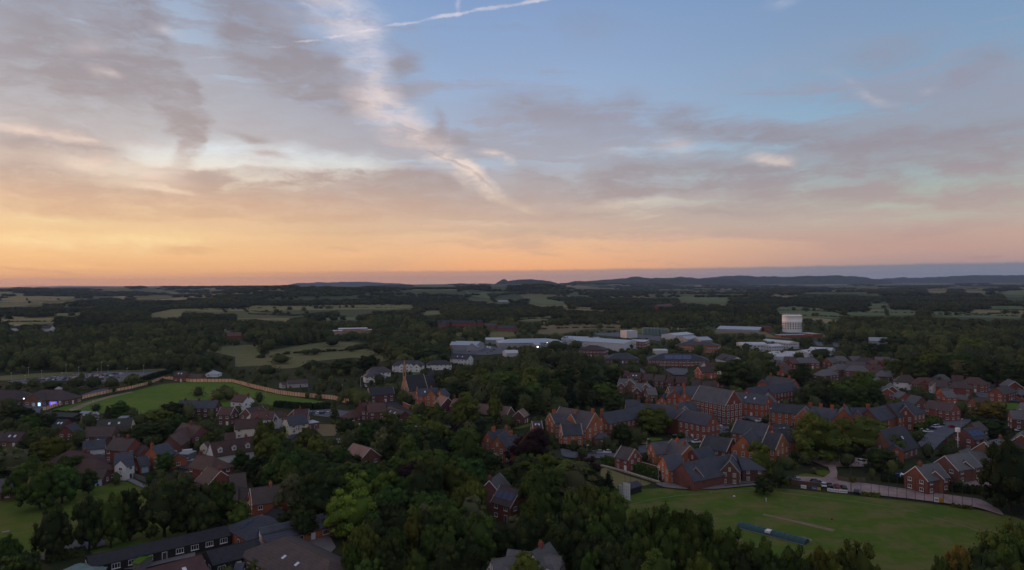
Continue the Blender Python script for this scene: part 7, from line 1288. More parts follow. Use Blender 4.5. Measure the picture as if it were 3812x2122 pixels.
# ================================================================== people
mat('skin', (.36, .19, .13), .6, .05, 1); mat('cloth_white', (.62, .62, .64), .9, .05, 1); mat('cloth_dark', (.02, .02, .025), .9, .1, 1); mat('cloth_red', (.32, .07, .05), .9, .1, 1); mat('cloth_tan', (.28, .16, .08), .9, .1, 1); mat('hair', (.03, .018, .01), .8, .1, 1)
def person(r, x_, y_, face, label, top, bot, pose, grp=None):
    """one skinned body: joints with radii, clothing sleeved over it"""
    st_ = .30 if pose == 'run' else (.12 if pose == 'walk' else .05); bend = 1.0 if pose == 'run' else .35
    J = dict(pel=(0, 0, .95), wai=(0, .01, 1.10), che=(0, .02, 1.32), nec=(0, .02, 1.50), hed=(0, .03, 1.62), top=(0, .02, 1.74))
    Rr_ = dict(pel=.145, wai=.125, che=.165, nec=.058, hed=.095, top=.075); E = [('pel', 'wai'), ('wai', 'che'), ('che', 'nec'), ('nec', 'hed'), ('hed', 'top')]
    for s_, nm in ((-1, 'l'), (1, 'r')):
        f = s_ * st_
        J['hip' + nm] = (s_ * .10, 0, .90); J['kne' + nm] = (s_ * .11, f * .55 + .05, .50); J['ank' + nm] = (s_ * .11, f * 1.15 - .03, .09 if s_ > 0 or pose != 'run' else .24); J['toe' + nm] = (s_ * .12, f * 1.15 + .14, .045 if s_ > 0 or pose != 'run' else .16)
        J['sho' + nm] = (s_ * .19, .02, 1.42); J['elb' + nm] = (s_ * .26, -f * .5 - .02, 1.15); J['wri' + nm] = (s_ * .25, -f * 1.0 + .16 * bend, .92 + .14 * bend); J['han' + nm] = (s_ * .25, -f * 1.1 + .24 * bend, .86 + .17 * bend)
        for q in range(5): J['fg%d%s' % (q, nm)] = (s_ * (.25 + (q - 2) * .018), -f * 1.1 + .30 * bend + (.0 if q else -.04), .80 + .18 * bend + (.05 if q == 0 else -.004 * abs(q - 2)))
        Rr_.update({'hip' + nm: .105, 'kne' + nm: .062, 'ank' + nm: .042, 'toe' + nm: .038, 'sho' + nm: .068, 'elb' + nm: .045, 'wri' + nm: .030, 'han' + nm: .034}); Rr_.update({'fg%d%s' % (q, nm): .010 for q in range(5)})
        E += [('pel', 'hip' + nm), ('hip' + nm, 'kne' + nm), ('kne' + nm, 'ank' + nm), ('ank' + nm, 'toe' + nm), ('che', 'sho' + nm), ('sho' + nm, 'elb' + nm), ('elb' + nm, 'wri' + nm), ('wri' + nm, 'han' + nm)] + [('han' + nm, 'fg%d%s' % (q, nm)) for q in range(5)]
    ks = list(J); me = bpy.data.meshes.new('person'); me.from_pydata([J[k2] for k2 in ks], [(ks.index(a), ks.index(b3)) for a, b3 in E], []); me.materials.append(MATS['skin'])
    o = obj('person', me, None, tuple(at(*P(r, x_, y_))), R(face)); sk = o.modifiers.new('Skin', 'SKIN'); sk.use_smooth_shade = True
    for i, k2 in enumerate(ks): v = me.skin_vertices[0].data[i]; v.radius = (Rr_[k2], Rr_[k2] * (.72 if k2 in ('pel', 'wai', 'che') else 1)); v.use_root = (k2 == 'pel')
    o.modifiers.new('Sub', 'SUBSURF').levels = 1; o.modifiers['Sub'].render_levels = 1; tag(o, label, 'person', grp)
    def lathe(nm, segs, m_):
        mb = MB()
        for c0, c1, r0, r1 in segs: mb.cyl(c0, c1, r0, r1, 10)
        obj(nm, mb.build(nm, [m_], True), o)
    lathe('shirt', [(J['pel'], J['wai'], .165, .155), (J['wai'], J['che'], .155, .195), (J['che'], (0, .02, 1.47), .195, .09)] + [(J['sho' + n2], tuple(np.array(J['sho' + n2]) * .35 + np.array(J['elb' + n2]) * .65), .085, .07) for n2 in 'lr'], top)
    lathe('shorts' if pose == 'run' else 'trousers', [((0, 0, .82), (0, 0, 1.0), .185, .165)] + [(J['hip' + n2], tuple(np.array(J['hip' + n2]) * .2 + np.array(J['kne' + n2]) * .8), .125, .095) for n2 in 'lr'] + ([(J['kne' + n2], J['ank' + n2], .085, .06) for n2 in 'lr'] if pose != 'run' else []), bot)
    lathe('hair', [((0, -.01, 1.66), (0, -.01, 1.78), .10, .055)], 'hair'); return o
person('C4', 922, 510, 90, 'person in white shirt standing in the middle of the cricket field', 'cloth_white', 'cloth_white', 'walk'); person('C4', 1818, 782, 60, 'person in red top and dark shorts jogging on the right of the cricket field', 'cloth_red', 'cloth_dark', 'run')
person('C4', 868, 352, -60, 'person in tan clothes walking at the far edge of the cricket field', 'cloth_tan', 'cloth_tan', 'walk'); person('C4', 1064, 306, 20, 'person in dark top and pale trousers at the brick wall end', 'cloth_dark', 'cloth_white', 'stand'); person('C0', 1563, 262, 0, 'person in pale top at the far end of the playing field', 'cloth_white', 'cloth_dark', 'stand')
person('D2', 1395, 795, 10, 'person in dark clothes standing outside the pavilion gable', 'cloth_dark', 'cloth_dark', 'stand'); person('D2', 1360, 792, -20, 'second person in dark clothes at the pavilion corner post', 'cloth_dark', 'cloth_dark', 'walk')
simple_thing('kit_bag', 'white kit bag lying on the grass left of the white-shirted person', 'bag', 'C4', 485, 436, lambda mb: mb.cyl((-.35, 0, .18), (.35, 0, .18), .18, .18, 8).box(-.1, -.03, .3, .1, .03, .42), ['trim'])
simple_thing('marker_block', 'pale block lying on the playing field near the left edge', 'block', 'C0', 75, 925, lambda mb: mb.box(-.9, -.25, 0, .9, .25, .35).box(-.8, -.2, .352, .8, .2, .42), ['stone'], 40)
# ================================================================== trees seen one by one
L_ = dict(d='leaf_dark', m='leaf_mid', g='leaf_green', l='leaf_lime', o='leaf_olive', y='leaf_yellow', c='leaf_copper', n='leaf_conifer', r='leaf_grey', a='leaf_gold'); K_ = dict(B='broad', O='oval', P='poplar', W='willow', C='conifer', D='cedar', R='round')
TT = {
'C0': 'Bd 665 570 440 14|Bd 1180 425 430 15|Bm 1470 400 460 15|Od 1735 270 400 16|Bd 2190 235 640 16|Bd 2520 225 560 16|Bg 60 960 300 10|Bg 170 1040 260 9|Bd 380 1150 320 8|Bm 160 1230 420 7|Bm 500 70 460 13|Bg 800 0 480 13|Rd 1180 50 300 9|Bm 250 -30 420 12|Ro 2200 185 190 5|Rm 1570 90 160 5|Rg 2480 110 260 7|Bd 60 1330 500 6|Rm 1450 480 120 4',
'C1': 'Bd 320 240 420 16|Bm 600 180 420 15|Om 890 480 280 10|Br 1640 140 440 13|Bd 2080 60 420 14|Bd 1900 -80 420 14|Rm 130 110 260 6|Rd 850 50 160 5|Rg 60 210 240 8|Bd 1200 60 260 8|Rm 1300 180 200 5|Rd 1500 640 260 7|Rm 1080 1290 200 4|Rd 700 1380 240 4|Bd 1750 560 320 10',
'C2': 'Bl 30 345 640 14|Bl 90 85 420 13|Bl 440 95 380 13|Bg 720 125 360 12|Bg 560 300 520 11|Od 950 -60 340 18|Bo 1430 -60 520 15|Wo 1690 215 400 14|Wo 1500 300 300 13|Wo 150 820 480 15|Oo 860 520 230 12|Bd 1080 630 300 12|Bd 550 480 460 11|Oy 860 680 260 12|Bg 1130 790 340 13|Bg 1330 850 330 12|Bm 1760 690 500 14|Wm 600 850 360 12|Bm 930 1170 320 10|Bg 230 1270 380 9|Wm 60 1040 360 12|Bd 480 1010 420 12|Bd 1300 1100 420 11|Bd 1620 980 460 12|Oo 2420 1140 400 13|Bm 2570 60 400 17|Bm 2560 440 400 16|Bd 2150 850 400 10|Bd 760 1240 420 8|Bd 1560 1240 500 8|Bd 330 620 360 10|Bd 1250 480 360 12|Wm 1250 1300 380 7|Bd 80 1300 420 7',
'C3': 'Bm 260 10 560 15|Bm 250 350 440 16|Bm 650 335 300 16|Bo 870 300 320 15|Bm 1060 270 300 15|Bm 1260 385 420 16|Bm 1560 555 420 17|Bm 1890 500 380 18|Bm 2120 590 320 17|Bm 2370 610 420 18|Bd 480 620 460 16|Bd 800 560 420 16|Bm 1040 620 420 17|Bd 1380 780 420 15|Bd 900 900 460 14|Bm 1620 900 420 16|Bm 2000 880 420 16|Bm 2300 950 420 16|Bd 1200 1000 420 14|Rg 880 1170 380 12|Rd 1180 1250 380 10|Bd 640 880 420 12|Cn 1160 70 250 11|Bd 60 700 420 14|Bd 1500 1180 460 13|Bm 1850 1180 460 14|Bo 2450 1180 460 15|Bd 300 700 420 12',
'C4': 'Bm 60 620 440 17|Bm 420 840 440 16|Bm 870 1005 360 15|Bm 1290 1095 420 15|By 1700 1105 320 15|Bo 1900 1220 320 14|Bd 620 1150 420 14|Bm 200 1080 440 15|Bd 1080 1260 420 13|Bd 1480 1300 420 13|Bd 2100 1290 360 12|Rd 1120 -60 300 10|Bd 900 130 260 7',
'C5': 'Bo 330 1065 480 15|Ba 1730 1050 320 15|Bm 1440 1230 230 13|Bd 2010 1010 240 14|Bm 2330 880 560 17|Bo 2530 720 420 18|Bd 2050 1200 480 14|Bd 1650 1300 420 11|Rg 1700 195 110 3.5',
'B0': 'By 650 985 450 13|Br 120 1180 560 12|Bm 920 1270 380 9|Oo 1090 790 180 8|Rg 1060 915 270 8|Bm 500 870 320 9|Bd 220 590 500 10|Bg 370 700 270 11|Bd 640 700 320 8|Rm 740 870 220 7|Bg 1180 700 300 8|Bg 1590 530 320 10|Cd 1460 590 180 9|Rd 1800 610 200 8|Bo 2120 620 340 9|Bd 2330 540 320 10|Rr 1500 190 280 8|Br 1790 150 300 9|Bd 640 240 420 7|Bd 1000 200 320 8|Bd 1240 185 280 9|Rd 1010 340 180 7|Rd 180 250 260 7|Ro 430 210 240 7|Oo 1110 125 100 9|Rg 2230 1225 280 8|Rl 2330 965 80 4|Ro 2120 1010 150 4|Bd 80 480 180 8|Rd 150 490 170 7|Bd 1900 830 420 9|Bd 2200 800 360 9|Bg 2420 700 260 10|Rr 60 900 300 7|Ro 560 1380 420 9|Bd 850 1010 200 7|Bd 360 1050 380 10|Rm 1540 760 170 5|Bd 1900 700 240 7|Rd 1300 560 150 5',
'B1': 'Rd 310 320 200 7|Bd 660 295 270 9|Rm 580 380 220 7|Rg 735 340 210 8|Rd 1150 395 150 7|Ry 165 550 240 9|Ro 490 640 120 5|Rc 60 960 140 7|Bo 1230 745 340 19|Bo 1330 915 480 17|Oo 1800 845 310 15|Oo 1905 950 340 15|Rd 2335 748 270 10|Ro 2460 330 160 10|Rg 860 580 140 6|Rm 990 520 130 5|Rd 1090 530 140 7|Bd 1240 560 260 7|Rm 1430 640 190 6|Bd 420 780 320 6|Ro 430 960 320 7|Rg 900 1190 280 8|Bd 1080 1280 320 9|Bg 2250 1170 320 9|Bd 2420 1250 320 9|Cn 2180 530 130 10|Rd 1500 860 150 4|Rd 1640 830 200 5|Bd 1450 1180 260 8|Cn 1010 1250 60 8|Rg 300 1060 130 5|Ro 2500 380 160 10',
'B2': 'Rg 60 330 200 10|Ro 190 380 260 9|Om 600 270 220 10|Ro 730 365 190 9|Bd 400 150 170 9|Rc 550 180 210 9|Oc 1000 515 140 10|Bo 1180 600 300 11|Oo 1590 395 390 17|Oo 1980 400 200 17|Rg 1860 730 280 9|Rd 2170 700 260 8|Bc 1490 840 260 9|Ro 910 555 180 8|Bo 560 680 320 11|Bd 320 750 340 10|Bo 900 690 280 10|Bg 700 860 330 10|Bd 430 850 280 9|Wo 880 890 240 11|Wo 1140 790 420 14|Rg 1400 930 240 9|Bd 1770 960 280 8|Bg 1560 1020 440 12|Bm 1000 1190 540 13|Bc 2500 900 580 17|Bg 600 980 260 8|Bd 1270 1090 320 9|Bd 250 1340 420 9|Bm 700 1290 420 11|Bd 1900 1200 360 9|Ro 1500 560 200 15|Bd 1350 660 200 9|Bd 1730 800 240 8|Rd 1180 700 240 8|Ro 1200 520 110 9|Bd 2420 330 300 14|Bo 1850 60 260 15|Bo 1600 90 300 15|Bo 2350 60 380 16|Bd 2100 250 300 14|Bo 2480 200 300 16|Bd 1300 180 340 10|Bd 1050 60 220 9|Rd 820 440 160 6',
'B3': 'Oo 80 25 340 20|Bd 300 110 280 19|Dm 420 205 260 17|Cn 640 250 230 17|Dd 840 262 260 17|Bm 1090 250 400 14|Bd 1210 440 280 10|Bd 560 60 320 19|Bd 900 20 360 19|Bd 1210 50 320 15|Bo 1800 612 460 13|Bd 1370 840 320 9|Bd 1560 870 220 9|Rd 1140 1010 180 6|Rd 690 1055 180 5|Bo 310 1215 400 12|Bc 870 1268 380 12|Bm 60 1250 300 12|Rd 1700 330 60 4|Cd 1658 465 80 6|Cd 1780 475 90 7|Rd 1400 420 90 6|Cd 1545 420 90 6|Rm 1870 430 60 6|Rd 1850 240 90 5|Rd 1730 235 100 5|Rm 1230 1080 120 5|Rd 1650 1230 160 4|Rg 1520 1080 140 5|Rg 1060 1070 120 4|Bg 1750 30 260 10|Bm 1500 20 260 10|Ro 2370 20 110 7|Dd 200 420 240 13|Bd 450 560 280 9',
'B4': 'Bo 1720 705 740 19|Bo 2330 772 760 15|Ro 870 1078 420 13|Bl 2300 120 340 17|Bd 1720 185 380 16|Bm 1990 225 380 16|Bm 2200 300 340 14|Dd 1450 5 440 19|Bd 560 -50 580 21|Bd 1000 -40 240 18|Bd 1330 90 260 14|Bd 1620 330 300 12|Rd 1360 340 140 10|Bd 1850 330 320 13|Bd 2420 330 260 12|Rg 100 180 120 5|Ro 2000 40 180 7|Rd 950 735 200 3.5|Rd 350 950 140 3.5|Rd 1600 440 200 10|Bd 2520 1180 420 9|Bd 2050 1230 260 6|Bd 1200 1280 320 5',
'B5': 'Bd 1060 -70 460 20|Dr 1700 -50 300 18|Dd 2340 0 320 18|Bo 1250 95 120 9|Rd 1430 185 110 8|Rg 1130 310 250 9|Ro 870 480 180 7|Ro 670 205 210 8|Rm 1730 520 200 8|Ba 2120 520 400 10|Bd 2160 760 420 9|By 2460 1150 320 9|Rd 2420 950 200 8|Rd 1270 1090 210 7|Rd 1520 1110 230 7|Bd 1450 -60 320 19|Bd 2000 -80 360 20|Bd 2560 -20 320 19|Bm 800 -40 280 16|Bo 1300 -130 240 17|Bd 2450 1085 660 22|Bd 1900 -20 260 17|Rg 1140 920 200 5|Rg 1800 830 100 3|Rd 900 340 110 5|Ro 2330 545 40 3|Bd 1300 440 160 5|Rd 1650 1130 200 5|Bd 2220 -60 260 19|Rd 2330 640 140 5|Bd 650 430 220 8',
'D0': 'Bd 1290 125 230 13|Bd 880 140 160 9|Bd 720 75 180 9|Bd 1560 320 140 7|Bd 1900 230 160 9|Bo 1980 320 240 10|Bd 2180 150 90 7|Bd 750 190 420 13|Bd 1050 190 260 11|Bd 2060 330 240 9|Rg 1950 500 200 7|Bg 2300 560 260 9|Bd 1150 300 140 8|Rd 1700 480 130 5|Bo 2450 150 130 10|Bd 480 90 200 9',
'D1': 'Bd 250 280 160 11|Bd 450 150 160 10|Bd 650 150 150 9|Bo 560 370 190 12|Bd 920 230 230 12|Bd 1130 210 150 11|Bd 1330 210 180 12|Bd 1210 350 160 9|Bd 1350 410 130 7|Bd 1120 430 240 10|Bd 870 290 130 9|Bd 1690 450 150 9|Bd 1940 470 200 9|Bd 2350 235 130 11|Bd 2050 280 180 9|Bd 2250 430 330 10|Bd 1870 270 70 7|Rg 680 490 150 8|Bd 820 330 160 10|Bd 1500 480 240 9|Bd 950 540 150 8',
'A1': 'Bd 980 635 110 9|Bd 700 640 120 8|Bd 760 660 200 13|Bd 500 800 110 6|Bd 590 790 140 7|Bd 130 690 190 14|Rd 1050 745 130 6|Bd 960 770 110 6|Bd 340 372 70 12|Bd 605 362 60 12|Bd 655 366 50 11|Bd 735 362 80 12|Cd 845 358 28 12|Bd 190 372 50 10|Bd 485 376 56 12|Rd 250 436 36 6|Rd 110 405 50 7|Rd 40 380 60 8|Om 1480 815 90 9|Bd 1330 580 260 15|Bo 1590 545 280 16|Bd 1300 660 260 15|Bm 1500 660 280 14|Bd 1740 800 320 14|Bd 1950 640 150 12|Cd 1950 525 90 13|Bd 1230 730 260 13|Bd 240 850 240 9|Bd 100 960 260 9|Bd 560 905 180 10|Bd 700 980 150 10|Bd 860 900 260 12|Bd 1130 860 220 14|Rd 970 620 110 8',
'A3': 'Bd 410 375 90 12|Bd 640 365 180 13|Rd 980 350 70 9|Bd 1110 300 70 14|Rd 1185 358 60 9|Bd 2030 418 60 6|Bg 640 650 100 11|Bd 290 680 60 6|Rd 540 690 40 5|Bo 2100 690 260 17|Bo 1680 780 240 18|Bd 1450 860 260 18|Dr 1930 900 200 16|Dd 2430 915 220 17|Bd 1330 660 260 16|Bd 1150 745 300 15|Bd 1750 650 260 15'}
for r, s_ in TT.items():
    for e_ in s_.split('|'):
        q = e_.split(); w_, h_ = float(q[3]), float(q[4])
        tree(r, float(q[1]), float(q[2]), w_, h_, K_[q[0][0]], L_[q[0][1]])
# thin far fields, farmland seen edge on
gs = random.Random(77)
for i in range(70):
    px_ = gs.uniform(-60, 3860); yb_ = 1062 - px_ * .0053 + 6 + 52 * gs.random() ** 1.3; w2 = gs.uniform(40, 190) * (.6 + (yb_ - 1045) / 90); h2 = gs.uniform(1.0, 2.2) + (yb_ - 1045) * .03
    if abs(yb_ - 1050) > 75: continue
    sheet('field', 'F', [(px_ - w2, yb_ + gs.uniform(-1, 1)), (px_ - w2 * .4, yb_ - h2), (px_ + w2 * .7, yb_ - h2 * gs.uniform(.5, 1)), (px_ + w2, yb_), (px_ + w2 * .3, yb_ + h2 * .4)], gs.choice(['field_tan', 'field_green', 'field_green', 'meadow', 'field_brown', 'field_tan']), .2)
# ================================================================== the rest of the planting
def inpoly(px, py, poly):
    x_ = np.asarray(px); y_ = np.asarray(py); c_ = np.zeros(x_.shape, bool); n = len(poly); j = n - 1
    for i in range(n):
        xi, yi = poly[i]; xj, yj = poly[j]
        if yi != yj: c_ ^= ((yi > y_) != (yj > y_)) & (x_ < (xj - xi) * (y_ - yi) / (yj - yi) + xi)
        j = i
    return c_
def blocked(X, Y, H, RAD, Z0=None, kf=.75):
    """true where a crown would stand on, or hide, something the view must keep open"""
    Z0 = np.zeros_like(X) if Z0 is None else Z0; bad = np.zeros(len(X), bool)
    base = projn(np.stack([X, Y, Z0], 1)); S_ = [base, projn(np.stack([X, Y, Z0 + H * .97], 1)), projn(np.stack([X, Y, Z0 + H * .55], 1)), projn(np.stack([X - RAD * kf, Y, Z0 + H * .6], 1)), projn(np.stack([X + RAD * kf, Y, Z0 + H * .6], 1)), projn(np.stack([X - RAD * kf * .5, Y, Z0 + H * .88], 1)), projn(np.stack([X + RAD * kf * .5, Y, Z0 + H * .88], 1))]
    for poly in SHEETS:
        px = [p[0] for p in poly]; py = [p[1] for p in poly]; x0, x1, y0, y1 = min(px), max(px), min(py), max(py)
        for s_ in S_:
            k2 = np.where(~bad & (s_[:, 0] > x0) & (s_[:, 0] < x1) & (s_[:, 1] > y0) & (s_[:, 1] < y1))[0]
            if len(k2): bad[k2] |= inpoly(s_[k2, 0], s_[k2, 1], poly)
    dep = base[:, 2]
    for B_ in BLD:
        for poly, dz in B_['hulls']:
            px = [p[0] for p in poly]; py = [p[1] for p in poly]; x0, x1, y0, y1 = min(px), max(px), min(py), max(py)
            for s_ in S_:
                k2 = np.where(~bad & (dep < dz + 3) & (s_[:, 0] > x0) & (s_[:, 0] < x1) & (s_[:, 1] > y0) & (s_[:, 1] < y1))[0]
                if len(k2): bad[k2] |= inpoly(s_[k2, 0], s_[k2, 1], poly)
        for f in B_['foot']:
            q0 = X - f[0][0]; q1 = Y - f[0][1]; t_ = q0 * f[1][0] + q1 * f[1][1]; v_ = q0 * f[2][0] + q1 * f[2][1]; m2 = .8 + RAD * .45
            bad |= (t_ > f[3] - m2) & (t_ < f[4] + m2) & (np.abs(v_) < f[5] + m2)
    for cx_, cy_ in CARP: bad |= (np.hypot(X - cx_, Y - cy_) < RAD * .6 + 1.5)
    return bad
# keep clear views of cars in the small yards, the tower and the silos
for r, x0, y0, x1, y1 in [('A3', 168, 440, 362, 640), ('A2', 1315, 605, 1570, 668), ('B5', 1190, 840, 1480, 970), ('B5', 1560, 860, 1640, 910), ('C5', 1390, 160, 1760, 290), ('C5', 815, 120, 970, 225), ('B3', 880, 1200, 1200, 1270), ('B3', 1570, 1085, 1690, 1145), ('B4', 775, 770, 1040, 840), ('D2', 940, 500, 1420, 790), ('D2', 1420, 400, 2400, 760), ('B1', 1860, 660, 2150, 730), ('B0', 1370, 1200, 1520, 1290), ('B0', 190, 420, 930, 610), ('B2', 1290, 850, 1460, 945), ('D0', 415, 285, 455, 330), ('D0', 1030, 255, 1062, 285), ('B0', 560, 560, 1500, 640), ('D2', 220, 740, 420, 940)]:
    SHEETS.append([P(r, x0, y0), P(r, x1, y0), P(r, x1, y1), P(r, x0, y1)])
WOOD = [[(1080, 1690), (1300, 1640), (1700, 1620), (1960, 1640), (2150, 1760), (2280, 1850), (2300, 2200), (1150, 2200), (1000, 1950)], [(1560, 1400), (1850, 1330), (2300, 1330), (2330, 1470), (2080, 1560), (1900, 1545), (1700, 1500)], [(2680, 1330), (3000, 1330), (3350, 1230), (3860, 1230), (3860, 1400), (3400, 1410), (3250, 1480), (3100, 1510), (2950, 1490), (2700, 1450)], [(2250, 1960), (3300, 2090), (3860, 2030), (3860, 2200), (2250, 2200)], [(-60, 1640), (250, 1650), (400, 1760), (300, 1800), (-60, 1850)]]
g = np.random.default_rng(42); cx_, cy_ = [], []
d = 150.0
while d < 1250:
    sp = 8.2 if d < 480 else 10.4 + (d - 520) / 730 * 3.5; n = int(1.76 * d / sp); a_ = -.88 + (np.arange(n) + g.uniform(-.42, .42, n)) * 1.76 / n; dd = d + g.uniform(-.45, .45, n) * sp; cx_.append(dd * np.sin(a_)); cy_.append(dd * np.cos(a_)); d += sp * .92
X = np.concatenate(cx_); Y = np.concatenate(cy_); D_ = np.hypot(X, Y); b0 = projn(np.stack([X, Y, X * 0], 1))
wood = (b0[:, 1] < 1385) | (b0[:, 0] > 3900) | (b0[:, 0] < -700)
for poly in WOOD: wood |= inpoly(b0[:, 0], b0[:, 1], poly)
H = np.where(wood, g.uniform(9, 16.5, len(X)), g.uniform(2.2, 7.5, len(X)))
nz = vnoise(X / 70 + 9, Y / 70, 12); H = np.where(wood & (D_ > 480), H * (.50 + .85 * nz), H)
RAD = H * g.uniform(.34, .54, len(X)); RAD = np.where(wood, np.maximum(RAD, 4.4) * g.choice([.8, 1.0, 1.25, 1.5], len(X)), RAD)
ind = inpoly(b0[:, 0], b0[:, 1], [(1900, 1250), (2300, 1230), (2700, 1210), (3100, 1210), (3100, 1330), (2850, 1350), (2300, 1350), (1900, 1320)])
H = np.where(ind, H * .62, H); RAD = np.where(ind, RAD * .75, RAD)
keep = np.where(wood, g.random(len(X)) < np.where(ind, .62, .93), g.random(len(X)) < .68)
X, Y, H, RAD, wood, nz = X[keep], Y[keep], H[keep], RAD[keep], wood[keep], nz[keep]
bad = blocked(X, Y, H, RAD)
# a second chance, smaller
H2 = H * .5; R2 = RAD * .6; b2_ = blocked(X, Y, H2, R2); use2 = bad & ~b2_; H = np.where(use2, H2, H); RAD = np.where(use2, R2, RAD); bad &= b2_
MX = np.array([(t['x'], t['y'], t['rad']) for t in TREES])
dm = np.hypot(X[:, None] - MX[None, :, 0], Y[:, None] - MX[None, :, 1]); bad |= (dm < (MX[None, :, 2] * .75 + RAD[:, None] * .35)).any(1)
X, Y, H, RAD, wood, nz = X[~bad], Y[~bad], H[~bad], RAD[~bad], wood[~bad], nz[~bad]
LW = ['leaf_dark', 'leaf_mid', 'leaf_mid', 'leaf_dark', 'leaf_green', 'leaf_green', 'leaf_mid', 'leaf_grey', 'leaf_conifer', 'leaf_dark', 'leaf_copper']; LG = ['leaf_mid', 'leaf_green', 'leaf_olive', 'leaf_dark', 'leaf_grey', 'leaf_mid', 'leaf_yellow', 'leaf_green']
for i in range(len(X)):
    q = g.random()
    if wood[i]: kd = 'broad' if q < .55 else 'oval' if q < .86 else 'conifer' if q < .92 else 'willow' if q < .95 else 'round'; lf = LW[int(g.integers(0, 11 if g.random() < .3 else 10))]
    else: kd = 'bush' if H[i] < 4.2 else 'round' if q < .6 else 'broad' if q < .85 else 'oval' if q < .93 else 'conifer'; lf = LG[int(g.integers(0, 8))]
    TREES.append(dict(x=X[i], y=Y[i], h=H[i], rad=RAD[i], kd=kd, lf=lf, label=None, man=False))
# rank by how large each shows
for t in TREES:
    pj = proj((t['x'], t['y'], t['h'] * .6)); t['px'], t['py'], t['dep'] = pj; t['size'] = t['rad'] * t['h'] / t['dep'] ** 2 * (1.6 if t.get('man') else 1); t['in'] = -40 < pj[0] < 3850 and pj[1] < 2200
    if t['kd'] in ('conifer',) : t['rad'] = min(t['rad'], t['h'] * .32)
cand = [t for t in TREES if t['in'] and t['kd'] != 'bush']; cand.sort(key=lambda t: -t['size']); single = cand[:298]
# drop from the counted ones any that stand wholly behind nearer crowns
bush = [t for t in TREES if t['in'] and t['kd'] == 'bush']; bush.sort(key=lambda t: -t['size']); bushes = bush[:150]
ids = set(id(t) for t in single + bushes); rest = [t for t in TREES if id(t) not in ids]
# landmarks for the labels
LM = [(b3['short'], b3['c'], b3['dist']) for b3 in BLD if b3['short']]
LMP = []
for nm, c_, ds in LM: pj = proj((c_[0], c_[1], 6)); LMP.append((nm, pj[0], pj[1], pj[2]))
for nm, x_, y_, r in [('the bowling green', 380, 620, 'D2'), ('the timber fence', 1400, 410, 'B1'), ('the big car park', 1100, 200, 'B0'), ('the white water tower', 264, 600, 'A3'), ('the gravel track', 1100, 400, 'C5'), ('the playing field', 700, 600, 'C0'), ('the open meadow', 700, 850, 'A1'), ('the teal pitch cover', 900, 950, 'C4'), ('the boundary rope', 1500, 760, 'C5'), ('the copper beech', 0, 1000, 'B3'), ('the great oak', 1720, 1000, 'B4')]:
    p = at(*P(r, x_, y_)); LMP.append((nm, *P(r, x_, y_), float(p[1])))
groups = {}
for t in single + bushes:
    best = min(LMP, key=lambda l: math.hypot(l[1] - t['px'], (l[2] - t['py']) * 1.4) + (60 if t['dep'] < l[3] - 60 or t['dep'] > l[3] + 120 else 0)); dd = t['dep'] - best[3]
    rel = 'in front of' if dd < -9 else 'behind' if dd > 9 else ('left of' if t['px'] < best[1] else 'right of'); t['lm'], t['rel'] = best[0], rel; groups.setdefault((best[0], rel, t['kd'] == 'bush'), []).append(t)
def tone_name(t): return '%s %s' % (CNAME[t['lf']], SNAME[t['kd']])
for (nm, rel, isb), ts in groups.items():
    ts.sort(key=lambda t: t['px']); w_ = 'bush' if isb else 'tree'
    for i, t in enumerate(ts):
        if len(ts) == 1: t['label'] = '%s %s %s %s' % (tone_name(t), w_, rel, nm)
        elif len(ts) == 2: t['label'] = '%s %s, the %s of two %s %s' % (tone_name(t), w_, 'left' if i == 0 else 'right', rel, nm)
        elif i == len(ts) - 1: t['label'] = '%s %s, rightmost of those %s %s' % (tone_name(t), w_, rel, nm)
        elif i == 0: t['label'] = '%s %s, leftmost of those %s %s' % (tone_name(t), w_, rel, nm)
        else: t['label'] = '%s %s, %s from left %s %s' % (tone_name(t), w_, ORD[i] if i < len(ORD) else str(i + 1) + 'th', rel, nm)
        if len(t['label'].split()) > 16: t['label'] = ' '.join(t['label'].replace('drooping ', '').replace('spreading ', '').split()[:16])
for q, t in enumerate(single + bushes):
    kd = t['kd']; v_ = q % KV[kd]; root = bpy.data.objects.new(KNAME[kd], None) if kd != 'bush' else None
    sx_ = t['rad'] / KR[kd]; rz_ = random.uniform(0, 6.28)
    if kd == 'bush':
        root = obj(KNAME[kd], HI[kd, v_], None, (t['x'], t['y'], -.05), rz_, (sx_, sx_ * random.uniform(.9, 1.1), t['h'])); co = root
    else:
        col.objects.link(root); root.location = (t['x'], t['y'], 0); root.rotation_euler = (0, 0, rz_); root.scale = (sx_, sx_ * random.uniform(.92, 1.08), t['h'])
        co = obj('crown', HI[kd, v_], root); obj('trunk', TRK[kd, v_], root)
    co.material_slots[0].link = 'OBJECT'; co.material_slots[0].material = MATS[t['lf']]
    tag(root, t['label'], CATN.get(kd, 'tree'), 'garden bushes' if kd == 'bush' else ('trees of the woods' if t['dep'] > 420 or not t.get('man') else 'large trees among the houses and in the near wood'))
